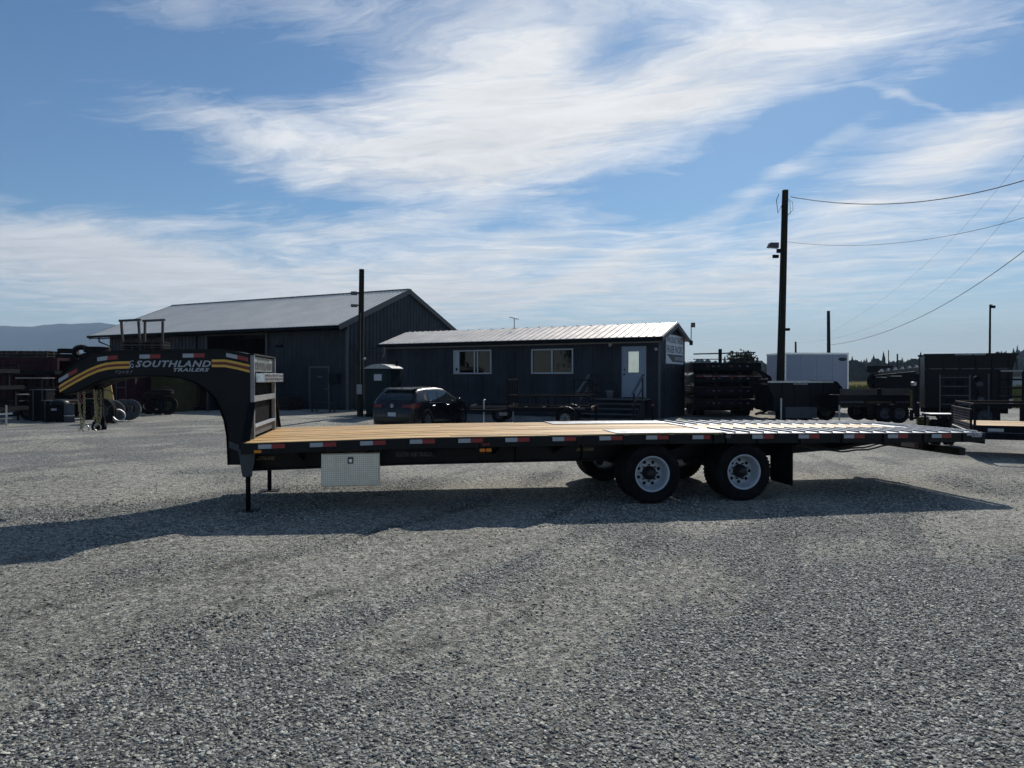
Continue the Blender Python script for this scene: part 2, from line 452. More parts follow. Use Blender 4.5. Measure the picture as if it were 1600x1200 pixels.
class MB:
    """collects shapes; build() links them as one mesh object"""
    def __init__(self, f=None):
        self.v, self.f_, self.sm = [], [], []
        self.fn = f

    def add(self, vs, fs, smooth=False):
        n = len(self.v)
        self.v.extend(tuple(p) for p in vs)
        for q in fs:
            self.f_.append(tuple(i + n for i in q))
            self.sm.append(smooth)
        return self

    def box(self, x0, x1, y0, y1, z0, z1, M=None, seg=1):
        xs = [x0 + (x1 - x0) * i / seg for i in range(seg + 1)]
        vs, fs = [], []
        for x in xs:
            vs += [(x, y0, z0), (x, y1, z0), (x, y1, z1), (x, y0, z1)]
        for i in range(seg):
            a, b = 4 * i, 4 * i + 4
            for k in range(4):
                k2 = (k + 1) % 4
                fs.append((a + k, b + k, b + k2, a + k2))
        fs.append((0, 1, 2, 3))
        e = 4 * seg
        fs.append((e + 3, e + 2, e + 1, e))
        if M is not None:
            vs = [tuple(M @ Vector(p)) for p in vs]
        fs = [tuple(reversed(q)) for q in fs]
        return self.add(vs, fs)

    def bar(self, p0, p1, w, h, up=(0, 0, 1)):
        """rectangular bar from p0 to p1, w across, h along up"""
        p0, p1 = Vector(p0), Vector(p1)
        d = (p1 - p0)
        L = d.length
        d.normalize()
        upv = Vector(up)
        s = d.cross(upv)
        if s.length < 1e-5:
            s = d.cross(Vector((0, 1, 0)))
        s.normalize()
        t = s.cross(d)
        vs = []
        for p in (p0, p1):
            for a, b in ((-1, -1), (1, -1), (1, 1), (-1, 1)):
                vs.append(p + s * (a * w / 2) + t * (b * h / 2))
        fs = [(0, 1, 2, 3), (7, 6, 5, 4)] + [(k, k + 4, (k + 1) % 4 + 4, (k + 1) % 4) for k in range(4)]
        return self.add(vs, [tuple(reversed(q)) for q in fs])

    def tube(self, pts, r, n=8, r1=None, caps=True, smooth=True):
        pts = [Vector(p) for p in pts]
        vs, fs = [], []
        m = len(pts)
        prev = None
        for i, p in enumerate(pts):
            d = (pts[min(i + 1, m - 1)] - pts[max(i - 1, 0)]).normalized()
            if prev is None:
                a = d.orthogonal().normalized()
            else:
                a = (prev - d * prev.dot(d)).normalized()
            prev = a
            b = d.cross(a)
            rr = r if r1 is None else r + (r1 - r) * i / (m - 1)
            for k in range(n):
                t = 2 * math.pi * k / n
                vs.append(p + (a * math.cos(t) + b * math.sin(t)) * rr)
        for i in range(m - 1):
            for k in range(n):
                k2 = (k + 1) % n
                fs.append((i * n + k, i * n + k2, (i + 1) * n + k2, (i + 1) * n + k))
        self.add(vs, fs, smooth)
        if caps:
            self.add([vs[k] for k in range(n)], [tuple(reversed(range(n)))])
            self.add([vs[(m - 1) * n + k] for k in range(n)], [tuple(range(n))])
        return self

    def lathe(self, prof, c=(0, 0, 0), axis='y', n=24, smooth=True, closed=False):
        """prof: list of (radius, offset along axis)"""
        vs, fs = [], []
        for r, a in prof:
            for k in range(n):
                t = 2 * math.pi * k / n
                u, w = r * math.cos(t), r * math.sin(t)
                if axis == 'y':
                    vs.append((c[0] + u, c[1] + a, c[2] + w))
                elif axis == 'x':
                    vs.append((c[0] + a, c[1] + u, c[2] + w))
                else:
                    vs.append((c[0] + u, c[1] + w, c[2] + a))
        m = len(prof)
        rng = range(m if closed else m - 1)
        for i in rng:
            j = (i + 1) % m
            for k in range(n):
                k2 = (k + 1) % n
                q = (i * n + k, i * n + k2, j * n + k2, j * n + k)
                fs.append(q if axis != 'y' else tuple(reversed(q)))
        return self.add(vs, fs, smooth)

    def prism(self, poly, t0, t1, plane='xz', M=None):
        """extrude a 2-D outline between t0 and t1 along the missing axis"""
        def P(a, b, t):
            return {'xz': (a, t, b), 'xy': (a, b, t), 'yz': (t, a, b)}[plane]
        n = len(poly)
        vs = [P(a, b, t0) for a, b in poly] + [P(a, b, t1) for a, b in poly]
        ar = sum(poly[i][0] * poly[(i + 1) % n][1] - poly[(i + 1) % n][0] * poly[i][1] for i in range(n))
        fs = [tuple(range(n)), tuple(reversed(range(n, 2 * n)))] + [(k, k + n, (k + 1) % n + n, (k + 1) % n) for k in range(n)]
        flip = (ar > 0) == (t1 > t0)
        if plane == 'xz':
            flip = not flip
        if flip:
            fs = [tuple(reversed(q)) for q in fs]
        if M is not None:
            vs = [tuple(M @ Vector(p)) for p in vs]
        return self.add(vs, fs)

    def build(self, name, material, parent=None, kind=None, label=None, bevel=0.0, cat=None, group=None):
        vs = self.v
        if self.fn:
            vs = [self.fn(p) for p in vs]
        me = bpy.data.meshes.new(name)
        me.from_pydata([tuple(p) for p in vs], [], self.f_)
        me.polygons.foreach_set('use_smooth', self.sm)
        me.update()
        if material is not None:
            me.materials.append(material)
        o = bpy.data.objects.new(name, me)
        link(o, parent)
        if bevel:
            md = o.modifiers.new('bevel', 'BEVEL')
            md.width = bevel
            md.segments = 2
            md.limit_method = 'ANGLE'
        tag(o, label, cat, group, kind)
        return o


def inst(src, name, parent, loc=(0, 0, 0), rot=(0, 0, 0), scale=(1, 1, 1)):
    """another object on the same mesh"""
    o = bpy.data.objects.new(name, src.data)
    link(o, parent)
    o.location = loc
    o.rotation_euler = rot
    o.scale = scale
    return o


def text_mesh(s, size, shear=0.0, offset=0.0, depth=0.001, spacing=1.0, width=None):
    cu = bpy.data.curves.new('text', 'FONT')
    cu.body = s
    cu.size = size
    cu.shear = shear
    cu.offset = offset
    cu.extrude = depth
    cu.space_character = spacing
    cu.resolution_u = 2
    ob = bpy.data.objects.new('text', cu)
    COL.objects.link(ob)
    dg = bpy.context.evaluated_depsgraph_get()
    dg.update()
    me = bpy.data.meshes.new_from_object(ob.evaluated_get(dg))
    bpy.data.objects.remove(ob, do_unlink=True)
    n = len(me.vertices)
    a = np.zeros(n * 3, dtype=np.float32)
    me.vertices.foreach_get('co', a)
    a = a.reshape(-1, 3)
    w = a[:, 0].max() - a[:, 0].min()
    a[:, 0] -= a[:, 0].min()
    if width:
        a[:, 0] *= width / w
    me.vertices.foreach_set('co', a.ravel())
    me.update()
    return me


def lettering(s, size, M, material, parent, name='lettering', fn=None, **kw):
    """M maps text plane (x right, y up, z out) to the parent's space"""
    me = text_mesh(s, size, **kw)
    me.transform(M)
    if fn:
        for v in me.vertices:
            v.co = fn(v.co)
    me.materials.clear()
    me.materials.append(material)
    o = bpy.data.objects.new(name, me)
    link(o, parent)
    return o


def MX(o, x, y):
    """matrix from origin and two in-plane axes"""
    x, y = Vector(x).normalized(), Vector(y).normalized()
    z = x.cross(y)
    m = Matrix((x, y, z)).transposed().to_4x4()
    m.translation = Vector(o)
    return m


def at(px, py, Y):
    """a point seen at pixel px,py of the photograph, Y metres in front of the camera"""
    return Vector(((px - CX) / F * Y, Y, CAMH + (HY - py) / F * Y))


def gh(x, y):
    """ground height: a yard of rolled gravel with faint swells, wheel ruts and a shallow dip by the office"""
    h = 0.022 * math.sin(x * 0.45 + 1.3) * math.sin(y * 0.38 + 0.4) + 0.012 * math.sin(x * 1.3 + y * 0.9)
    al = x * 0.743 + y * 0.669
    c = x * 0.669 - y * 0.743 + 0.035 * al * al            # across the wheel tracks
    for off, w, a, ph in ((-4.72, 0.10, 0.042, 0.0), (-6.0, 0.09, 0.036, 1.7), (-3.3, 0.10, 0.030, 3.0), (-7.7, 0.09, 0.030, 4.1), (-2.0, 0.11, 0.026, 0.9), (-5.35, 0.08, 0.020, 2.6), (0.4, 0.12, 0.024, 5.0), (1.9, 0.12, 0.020, 1.1)):
        d = (c - off - 0.05 * math.sin(al * 2.3 + ph)) / w
        if abs(d) < 5:
            g = max(0.0, 0.55 + 0.6 * math.sin(al * 1.35 + ph) + 0.35 * math.sin(al * 4.1 + 2 * ph))
            h += g * (-a * 0.7 * math.exp(-d * d) + a * math.exp(-((d - 1.7) ** 2) * 1.2))
    if 7.2 < y < 14 and -5 < x < 9:
        k = min(1, min(y - 7.2, 14 - y) / 1.2)
        h *= 1 - 0.75 * max(0.0, k)
    h -= 0.17 * math.exp(-((x + 3.2) / 4.5) ** 2 - ((y - 24.8) / 2.6) ** 2)
    f = max(0.0, min(1.0, (34.0 - y) / 8.0))
    return h * f


# broad pattern of stony and dusty ground shared by the loose stones and the sheet under them
_wr = np.random.RandomState(77)
WAVES = []
for _i in range(10):
    _k = [0.55, 0.8, 1.0, 1.35, 1.7, 2.2, 2.9, 3.7, 4.8, 6.0][_i]
    _a = _wr.uniform(-0.5, 0.5) + (R(132) if _i % 3 else R(20))      # mostly across the wheel tracks
    WAVES.append((_k * math.cos(_a), _k * math.sin(_a), _wr.uniform(0, 6.28), 1.0 / (1 + 0.30 * _k)))


LANES = ((-5.36, 0.34, 0.9), (-2.65, 0.36, 0.7), (-6.85, 0.40, 0.7), (1.1, 0.5, 0.8), (-4.0, 0.16, -0.5), (-0.6, 0.22, -0.5))      # rolled lanes between the wheel tracks


def stony(x, y):
    """about -1 .. 1; above 0 is stony"""
    s_ = sum(a * np.sin(kx * x + ky * y + p) for kx, ky, p, a in WAVES) * 0.36
    s_ = s_ + 0.55 * np.exp(-((x - 1.0) / 3.6) ** 2 - ((y - 3.2) / 1.8) ** 2) - 1.3 * np.exp(-((x - 2.6) / 0.8) ** 2 - ((y - 3.3) / 0.6) ** 2) - 0.2 * np.exp(-((y - 10) / 4.0) ** 2)
    al_ = x * 0.743 + y * 0.669
    cc_ = x * 0.669 - y * 0.743 + 0.035 * al_ * al_
    for c0_, w0_, a0_ in LANES:
        s_ = s_ - a0_ * np.exp(-((cc_ - c0_) / w0_) ** 2)
    return s_

# ------------------------------------------------------------------ ground
def ground_mat():
    m = bpy.data.materials.new('crushed_grey_gravel')
    m.use_nodes = True
    T = NT(m.node_tree)
    p = T.n['Principled BSDF']
    co = T.new('ShaderNodeTexCoord').outputs['Object']
    jit = T.vm('ADD', co, T.vm('SCALE', T.noise(co, 30, 2, 0.5, 0, 1), scale=0.012))

    def vor(scale, out, feat='F1'):
        nd = T.new('ShaderNodeTexVoronoi', feature=feat)
        nd.inputs['Scale'].default_value = scale
        T.put(nd.inputs['Vector'], jit)
        return nd.outputs[out]
    cellc = T.sep(vor(44, 'Color'))
    d1 = vor(44, 'Distance')
    d2 = vor(95, 'Distance')
    c2 = T.sep(vor(95, 'Color'))
    patch = T.noise(co, 0.33, 5, 0.62, 0.8)
    patch2 = T.noise(T.vm('ADD', co, (3, 9, 0)), 1.4, 6, 0.65, 0.5)
    clump = T.noise(co, 11, 8, 0.82)
    speck = T.noise(T.vm('ADD', co, (5, 1, 0)), 38, 5, 0.8)
    finesand = T.noise(co, 160, 3, 0.7)
    px_, py_, _ = T.sep(T.vm('ADD', co, T.vm('SCALE', T.vm('SUBTRACT', T.noise(co, 1.1, 3, 0.6, 0, 1), (0.5, 0.5, 0.5)), scale=0.5)))
    acc = None
    for kx, ky, ph, am in WAVES:
        v = T.m('MULTIPLY', T.m('SINE', T.m('ADD', T.m('ADD', T.m('MULTIPLY', px_, kx), T.m('MULTIPLY', py_, ky)), ph)), am * 0.36)
        acc = v if acc is None else T.m('ADD', acc, v)

    def gs(x0, sx_, y0, sy_, amp):
        u = T.m('DIVIDE', T.m('SUBTRACT', px_, x0), sx_)
        v = T.m('DIVIDE', T.m('SUBTRACT', py_, y0), sy_)
        q = T.m('ADD', T.m('MULTIPLY', u, u), T.m('MULTIPLY', v, v))
        return T.m('MULTIPLY', T.m('EXPONENT', T.m('MULTIPLY', q, -1.0)), amp)
    for g_ in (gs(1.0, 3.6, 3.2, 1.8, 0.55), gs(2.6, 0.8, 3.3, 0.6, -1.3), gs(0.0, 500.0, 10.0, 4.0, -0.2)):
        acc = T.m('ADD', acc, g_)
    acc = T.m('ADD', acc, T.m('MULTIPLY', T.m('SUBTRACT', patch2, 0.5), 1.6))
    # wheel tracks: broken dark lines painted in for the shaded side of the ridges
    cc = T.m('SUBTRACT', T.m('MULTIPLY', px_, 0.669), T.m('MULTIPLY', py_, 0.743))
    al = T.m('ADD', T.m('MULTIPLY', px_, 0.743), T.m('MULTIPLY', py_, 0.669))
    cc = T.m('ADD', cc, T.m('MULTIPLY', T.m('MULTIPLY', al, al), 0.035))
    for c0_, w0_, a0_ in LANES:
        d_ = T.m('DIVIDE', T.m('SUBTRACT', cc, c0_), w0_)
        acc = T.m('SUBTRACT', acc, T.m('MULTIPLY', T.m('EXPONENT', T.m('MULTIPLY', T.m('MULTIPLY', d_, d_), -1.0)), a0_))
    stony_n = T.mr(acc, -0.42, 0.42)
    dusty = T.m('SUBTRACT', 1.0, stony_n)
    trk_shade = None
    for off_, w_, am_ in ((-4.70, 0.13, 1.0), (-6.0, 0.12, 0.9), (-3.3, 0.12, 0.7), (-7.7, 0.12, 0.6), (-2.0, 0.12, 0.6), (0.4, 0.14, 0.5)):
        d_ = T.m('DIVIDE', T.m('SUBTRACT', cc, off_), w_)
        e_ = T.m('MULTIPLY', T.m('EXPONENT', T.m('MULTIPLY', T.m('MULTIPLY', d_, d_), -1.0)), am_)
        trk_shade = e_ if trk_shade is None else T.m('ADD', trk_shade, e_)
    trk_shade = T.m('MULTIPLY', trk_shade, T.mr(T.noise(T.vm('ADD', co, (2, 2, 0)), 0.8, 5, 0.7), 0.42, 0.62))
    stone = T.mix(T.mr(cellc[0], 0, 1, 0, 1, False), (0.070, 0.078, 0.092), (0.46, 0.47, 0.475))
    stone = T.mix(T.mr(cellc[1], 0.6, 1.0, 0, 0.6), stone, (0.33, 0.31, 0.275))
    stone = T.vm('SCALE', stone, scale=T.mr(T.noise(co, 300, 3), 0.3, 0.7, 0.85, 1.15))
    sand = T.mix(T.mr(speck, 0.42, 0.58, 0, 1), (0.11, 0.115, 0.12), (0.52, 0.51, 0.47))
    sand = T.vm('SCALE', sand, scale=T.mr(finesand, 0.3, 0.7, 0.8, 1.15))
    gap = T.mr(d1, 0.30, 0.52)
    show = T.m('MULTIPLY', T.mr(T.m('ADD', cellc[2], T.m('MULTIPLY', dusty, -0.6)), 0.0, 0.28), T.m('SUBTRACT', 1.0, T.m('MULTIPLY', gap, 0.7)))
    col = T.mix(show, sand, stone)
    col = T.vm('SCALE', col, scale=T.mr(clump, 0.40, 0.60, 0.55, 1.34))
    col = T.vm('MULTIPLY', col, T.mix(stony_n, (1.16, 1.14, 1.03), (0.80, 0.81, 0.77)))
    col = T.vm('SCALE', col, scale=T.mr(patch, 0.3, 0.7, 0.86, 1.12))
    col = T.vm('SCALE', col, scale=T.m('SUBTRACT', 1.0, T.m('MULTIPLY', trk_shade, 0.62)))
    # far away the stones blur together
    T.l.new(col, p.inputs['Base Color'])
    p.inputs['Roughness'].default_value = 0.85
    p.inputs['Specular IOR Level'].default_value = 0.25
    h = T.m('ADD', T.m('MULTIPLY', T.m('SUBTRACT', 1.0, T.mr(d1, 0.0, 0.6)), T.m('ADD', show, 0.25)), T.m('MULTIPLY', T.m('SUBTRACT', 1.0, d2), 0.25))
    h = T.m('ADD', h, T.m('ADD', T.m('MULTIPLY', clump, 2.6), T.m('MULTIPLY', speck, 0.9)))
    T.l.new(T.bump(h, 0.9, 0.02), p.inputs['Normal'])
    return m


M_GRAVEL = ground_mat()
xs = np.concatenate([np.arange(-60, -12, 2.0), np.arange(-12, 12, 0.07), np.arange(12, 61, 2.0)])
ys = np.concatenate([np.arange(-20, 1.5, 1.5), np.arange(1.5, 12, 0.06), np.arange(12, 30, 0.3), np.arange(30, 50, 2.0)])
gv = [(float(x), float(y), gh(float(x), float(y))) for y in ys for x in xs]
nx = len(xs)
gf = [(j * nx + i, j * nx + i + 1, (j + 1) * nx + i + 1, (j + 1) * nx + i) for j in range(len(ys) - 1) for i in range(nx - 1)]
gm = bpy.data.meshes.new('gravel_lot')
gm.from_pydata(gv, [], gf)
gm.polygons.foreach_set('use_smooth', [True] * len(gf))
gm.materials.append(M_GRAVEL)
tag(link(bpy.data.objects.new('gravel_lot', gm)), kind='structure')


def field_mat():
    m = bpy.data.materials.new('rough_field')
    m.use_nodes = True
    T = NT(m.node_tree)
    p = T.n['Principled BSDF']
    co = T.new('ShaderNodeTexCoord').outputs['Object']
    n1 = T.noise(co, 0.02, 5, 0.6)
    n2 = T.noise(co, 0.6, 6, 0.7)
    c = T.mix(T.mr(n1, 0.4, 0.6), (0.10, 0.105, 0.03), (0.16, 0.135, 0.06))
    c = T.vm('SCALE', c, scale=T.mr(n2, 0.3, 0.7, 0.6, 1.35))
    T.l.new(c, p.inputs['Base Color'])
    p.inputs['Roughness'].default_value = 1.0
    p.inputs['Specular IOR Level'].default_value = 0.0
    T.l.new(T.bump(n2, 0.8, 0.3), p.inputs['Normal'])
    return m


M_FIELD = field_mat()
fb = MB()
fb.add([(-9000, -300, -0.25), (9000, -300, -0.25), (9000, 14000, -0.25), (-9000, 14000, -0.25)], [(0, 1, 2, 3)])
fb.build('field', M_FIELD, kind='structure')
# verge of dry earth that joins the yard to the field
vb = MB()
vb.add([(-60, 47.9, -0.004), (61, 47.9, -0.004), (120, 75, -0.24), (-120, 75, -0.24)], [(0, 1, 2, 3)])
vb.build('verge', mat('dry_brown_earth', (0.14, 0.11, 0.075), 0.95, 0, 0.35, 1.2, bump=0.6, bscale=12), kind='structure')
db = MB()
pts = []
for k in range(26):
    t = 2 * math.pi * k / 26
    rr = 1 + 0.10 * math.sin(3 * t + 1) + 0.07 * math.sin(7 * t)
    pts.append((10.6 + 4.6 * rr * math.cos(t), 33.5 + 4.9 * rr * math.sin(t), 0.012))
db.add(pts, [tuple(range(26))])
db.build('dirt_patch', MATS['dry_brown_earth'], kind='structure')


# loose stones: the nearest gravel is real stones lying on the sheet, one mass
def scatter(name, n, size, zmin, zmax, fade0, seed, mask_lo, mask_hi):
    rs = np.random.RandomState(seed)
    Y = np.sqrt(rs.uniform(zmin ** 2, zmax ** 2, n))
    X = rs.uniform(-1, 1, n) * (0.76 * Y + 1.1)
    keep = rs.uniform(0, 1, n) < np.clip((zmax - Y) / (zmax - fade0), 0, 1)
    pm = stony(X, Y) + rs.normal(0, 0.18, n)
    keep &= rs.uniform(0, 1, n) < np.clip((pm - mask_lo) / (mask_hi - mask_lo), 0.06, 1)
    X, Y = X[keep], Y[keep]
    Z = np.array([gh(float(a), float(b)) for a, b in zip(X, Y)]) + rs.uniform(-0.1, 0.35, len(X)) * size * 0.5
    me = bpy.data.meshes.new(name)
    me.vertices.add(len(X))
    me.vertices.foreach_set('co', np.stack([X, Y, Z], 1).astype(np.float32).ravel())
    me.update()
    o = bpy.data.objects.new(name, me)
    link(o)
    tag(o, kind='stuff')
    ng = bpy.data.node_groups.new(name + '_nodes', 'GeometryNodeTree')
    ng.interface.new_socket('Geometry', in_out='INPUT', socket_type='NodeSocketGeometry')
    ng.interface.new_socket('Geometry', in_out='OUTPUT', socket_type='NodeSocketGeometry')
    N, L = ng.nodes, ng.links
    gi, go = N.new('NodeGroupInput'), N.new('NodeGroupOutput')
    join = N.new('GeometryNodeJoinGeometry')
    for v in range(5):
        ico = N.new('GeometryNodeMeshIcoSphere')
        ico.inputs['Radius'].default_value = 1.0
        ico.inputs['Subdivisions'].default_value = 2
        sp = N.new('GeometryNodeSetPosition')
        nz = N.new('ShaderNodeTexNoise')
        nz.noise_dimensions = '4D'
        nz.inputs['W'].default_value = v * 7.7 + seed
        nz.inputs['Scale'].default_value = 0.9
        nz.inputs['Detail'].default_value = 2.0
        sub = N.new('ShaderNodeVectorMath')
        sub.operation = 'SUBTRACT'
        sub.inputs[1].default_value = (0.5, 0.5, 0.5)
        L.new(nz.outputs['Color'], sub.inputs[0])
        sc_ = N.new('ShaderNodeVectorMath')
        sc_.operation = 'SCALE'
        sc_.inputs['Scale'].default_value = 2.0
        L.new(sub.outputs[0], sc_.inputs[0])
        L.new(ico.outputs['Mesh'], sp.inputs['Geometry'])
        L.new(sc_.outputs[0], sp.inputs['Offset'])
        g2i = N.new('GeometryNodeGeometryToInstance')
        sm = N.new('GeometryNodeSetMaterial')
        sm.inputs['Material'].default_value = M_STONE
        L.new(sp.outputs[0], sm.inputs['Geometry'])
        L.new(sm.outputs[0], g2i.inputs[0])
        L.new(g2i.outputs[0], join.inputs[0])
    iop = N.new('GeometryNodeInstanceOnPoints')
    L.new(gi.outputs[0], iop.inputs['Points'])
    L.new(join.outputs[0], iop.inputs['Instance'])
    iop.inputs['Pick Instance'].default_value = True
    ri = N.new('FunctionNodeRandomValue')
    ri.data_type = 'INT'
    ri.inputs[4].default_value = 0
    ri.inputs[5].default_value = 4
    L.new(ri.outputs[2], iop.inputs['Instance Index'])
    rr = N.new('FunctionNodeRandomValue')
    rr.data_type = 'FLOAT_VECTOR'
    rr.inputs[0].default_value = (-0.35, -0.35, 0)
    rr.inputs[1].default_value = (0.35, 0.35, 6.283)
    rr.inputs['Seed'].default_value = 3
    L.new(rr.outputs[0], iop.inputs['Rotation'])
    rsz = N.new('FunctionNodeRandomValue')
    rsz.data_type = 'FLOAT_VECTOR'
    rsz.inputs[0].default_value = (size * 0.26, size * 0.24, size * 0.11)
    rsz.inputs[1].default_value = (size * 0.66, size * 0.5, size * 0.25)
    rsz.inputs['Seed'].default_value = 5
    L.new(rsz.outputs[0], iop.inputs['Scale'])
    L.new(iop.outputs[0], go.inputs[0])
    md = o.modifiers.new('stones', 'NODES')
    md.node_group = ng
    return o


def stone_mat():
    m = bpy.data.materials.new('loose_stone')
    m.use_nodes = True
    T = NT(m.node_tree)
    p = T.n['Principled BSDF']
    oi = T.new('ShaderNodeObjectInfo').outputs['Random']
    wn = T.new('ShaderNodeTexWhiteNoise', noise_dimensions='1D')
    T.put(wn.inputs['W'], oi)
    r2 = wn.outputs['Value']
    c = T.mix(T.m('POWER', oi, 1.5), (0.055, 0.062, 0.072), (0.62, 0.62, 0.59))
    c = T.mix(T.mr(r2, 0.72, 1.0, 0, 0.6), c, (0.42, 0.39, 0.34))
    co = T.new('ShaderNodeTexCoord').outputs['Object']
    c = T.vm('SCALE', c, scale=T.mr(T.noise(co, 2.0, 5, 0.65), 0.3, 0.7, 0.75, 1.2))
    c = T.vm('MULTIPLY', c, (1.07, 1.05, 0.94))
    T.l.new(c, p.inputs['Base Color'])
    p.inputs['Roughness'].default_value = 0.72
    p.inputs['Specular IOR Level'].default_value = 0.35
    return m


M_STONE = stone_mat()
scatter('loose_gravel', 260000, 0.025, 2.3, 13.0, 4.5, 21, -0.50, 0.45)
scatter('fine_gravel', 190000, 0.015, 2.3, 8.0, 3.5, 22, -0.9, 0.3)


# ------------------------------------------------------------------ far land: mountains, wooded rise, woods
def ridge(name, mat_, Y, px0, px1, fn, base_z, depth, step=6, rough=1.0):
    """terrain ridge Y metres off: fn(px) gives its crest row in the photograph"""
    b = MB()
    cols = []
    pxs = np.arange(px0, px1 + step, step)
    rs = np.random.RandomState(int(Y))
    for px in pxs:
        crest = at(px, fn(px), Y)
        cols.append(crest)
    nrow = 9
    vs, fs = [], []
    for i, c in enumerate(cols):
        for k in range(nrow):
            t = k / (nrow - 1)
            y = Y - depth * (1 - t)
            h = base_z + (c.z - base_z) * (t ** 1.3) + (rs.uniform(-1, 1) * 0.06 * (c.z - base_z) if 0 < k < nrow - 1 else 0) * rough
            vs.append((c.x * (0.6 + 0.4 * y / Y) if False else c.x, y, h))
        vs.append((c.x, Y + depth * 0.8, base_z))
    m_ = nrow + 1
    for i in range(len(cols) - 1):
        for k in range(nrow):
            fs.append((i * m_ + k, (i + 1) * m_ + k, (i + 1) * m_ + k + 1, i * m_ + k + 1))
    b.add(vs, fs, True)
    return b.build(name, mat_, kind='structure')


def crest1(px):
    h = 0
    for k, (a, f, s) in enumerate(((9, 0.011, 0.5), (4, 0.031, 2.1), (2.2, 0.083, 1.0), (0.9, 0.21, 0.3))):
        h += a * math.sin(px * f + s)
    return 514 - h * 0.42 - 6 * math.exp(-((px - 120) / 70.0) ** 2) + max(0, (px - 420)) * 0.16


M_MOUNT = mat('forested_mountain', (0.035, 0.045, 0.045), 1.0, 0, 0.3, 0.002, spec=0.0)
ridge('mountains', M_MOUNT, 4000.0, -700, 900, crest1, -0.3, 900.0, 8)


def crest2(px):
    return 573 - 20 * max(0, min(1, (px - 1420) / 170.0)) + 2.0 * math.sin(px * 0.021)


M_HILL = mat('wooded_hill_ground', (0.03, 0.036, 0.022), 1.0, 0, 0.3, 0.02, spec=0.0)
ridge('hill', M_HILL, 620.0, 980, 2050, lambda p: crest2(p) + 6, -0.3, 160.0, 10)

M_CONIFER = mat('far_conifer_green', (0.020, 0.028, 0.018), 1.0, 0, 0.35, 0.05, spec=0.0)


def forest(name, n, seed, ylo, yhi, pxlo, pxhi, hfun, zfun):
    rs = np.random.RandomState(seed)
    vs, fs = [], []
    for _ in range(n):
        Y = rs.uniform(ylo, yhi)
        px = rs.uniform(pxlo, pxhi)
        x = (px - CX) / F * Y
        z = zfun(px, Y)
        h = hfun(px) * rs.uniform(0.6, 1.15)
        con = rs.uniform() < 0.55
        tiers = 5
        k = 6
        o = len(vs)
        if con and rs.uniform() < 0.12:
            h *= 1.35
        w = h * (0.20 if con else 0.42) * rs.uniform(0.8, 1.2)
        for t in range(tiers):
            f = t / (tiers - 1)
            r = w * ((1 - f) ** 0.8 if con else math.sin(math.pi * (0.12 + 0.85 * f)) ** 0.7)
            for a in range(k):
                an = 2 * math.pi * a / k + t
                rr = r * rs.uniform(0.65, 1.2) + 0.05
                vs.append((x + rr * math.cos(an), Y + rr * math.sin(an), z + h * (0.08 + 0.92 * f) + (rs.uniform(-0.05, 0.05) * h if t < tiers - 1 else 0)))
        for t in range(tiers - 1):
            for a in range(k):
                a2 = (a + 1) % k
                fs.append((o + t * k + a, o + t * k + a2, o + (t + 1) * k + a2, o + (t + 1) * k + a))
        fs.append(tuple(o + (tiers - 1) * k + a for a in range(k)))
    b = MB()
    b.add(vs, fs)
    return b.build(name, M_CONIFER, kind='stuff')


forest('hill_forest', 2600, 5, 470, 628, 1000, 1900, lambda px: 8.0, lambda px, Y: -0.3 + (at(px, crest2(px) + 6, 620).z + 0.3) * max(0, (Y - 460) / 160.0) ** 1.3)
forest('valley_woods', 900, 6, 330, 440, 1290, 1900, lambda px: 9.5 if px < 1470 else 7.0, lambda px, Y: -0.3)
forest('valley_woods_left', 500, 9, 360, 460, 1030, 1300, lambda px: 6.5, lambda px, Y: -0.3)

# ------------------------------------------------------------------ the gooseneck flatbed trailer
TR_YAW = R(9.5)
TRO = Vector((-3.15, 8.43, -0.006))
TR = empty('gooseneck_trailer', TRO, TR_YAW,
           'long black gooseneck flatbed trailer with pine deck, silver tail slats and white dual wheels', 'trailer')
DK = 0.89                                   # deck height before camber
LEN, WID = 9.86, 2.59
_cu = [-3.0, 0.0, 2.0, 5.0, 7.0, 8.1, 9.9]
_cz = [-0.028, -0.028, 0.010, 0.020, 0.004, -0.008, -0.026]


def bend(p):
    return (p[0], p[1], p[2] + float(np.interp(p[0], _cu, _cz)))


def TB():
    return MB(bend)


ct, st_ = math.cos(TR_YAW), math.sin(TR_YAW)


def tloc(P):
    d = Vector(P) - TRO
    return Vector((d.x * ct + d.y * st_, -d.x * st_ + d.y * ct, d.z))


def ray_v(px, py, v0, slope=0.0):
    """trailer-space point where the view ray meets the upright plane v = v0 + slope*u"""
    o = tloc((0, 0, CAMH))
    d = tloc(at(px, py, 1.0)) - o
    k = (v0 + slope * o.x - o.y) / (d.y - slope * d.x)
    return o + d * k


def bendinv(p):
    return p[2] - float(np.interp(p[0], _cu, _cz))


def upx(px, v=0.0):
    return ray_v(px, 680, v).x


# deck boards, laid lengthways; each a piece of its own
rs = np.random.RandomState(4)
bw = 0.1435
nb = 18
TAIL0 = 6.03
for i in range(nb):
    y0 = 0.006 + i * bw
    central = 0.78 < y0 + bw / 2 < 1.82
    segs = []
    cut = float(rs.choice([2.44, 3.05, 3.66])) + rs.uniform(-.02, .02)
    end = 5.98
    segs = [(0.02, cut), (cut + 0.004, end)]
    if central:
        segs.append((TAIL0 + 0.03, 9.22))
    for a, b_ in segs:
        z = DK + rs.uniform(-0.0025, 0.0035)
        TB().box(a, b_, y0 + 0.005, y0 + bw - 0.005, z - 0.038, z, seg=max(2, int((b_ - a) / 0.5))).build('deck_board', M_DECK, TR)

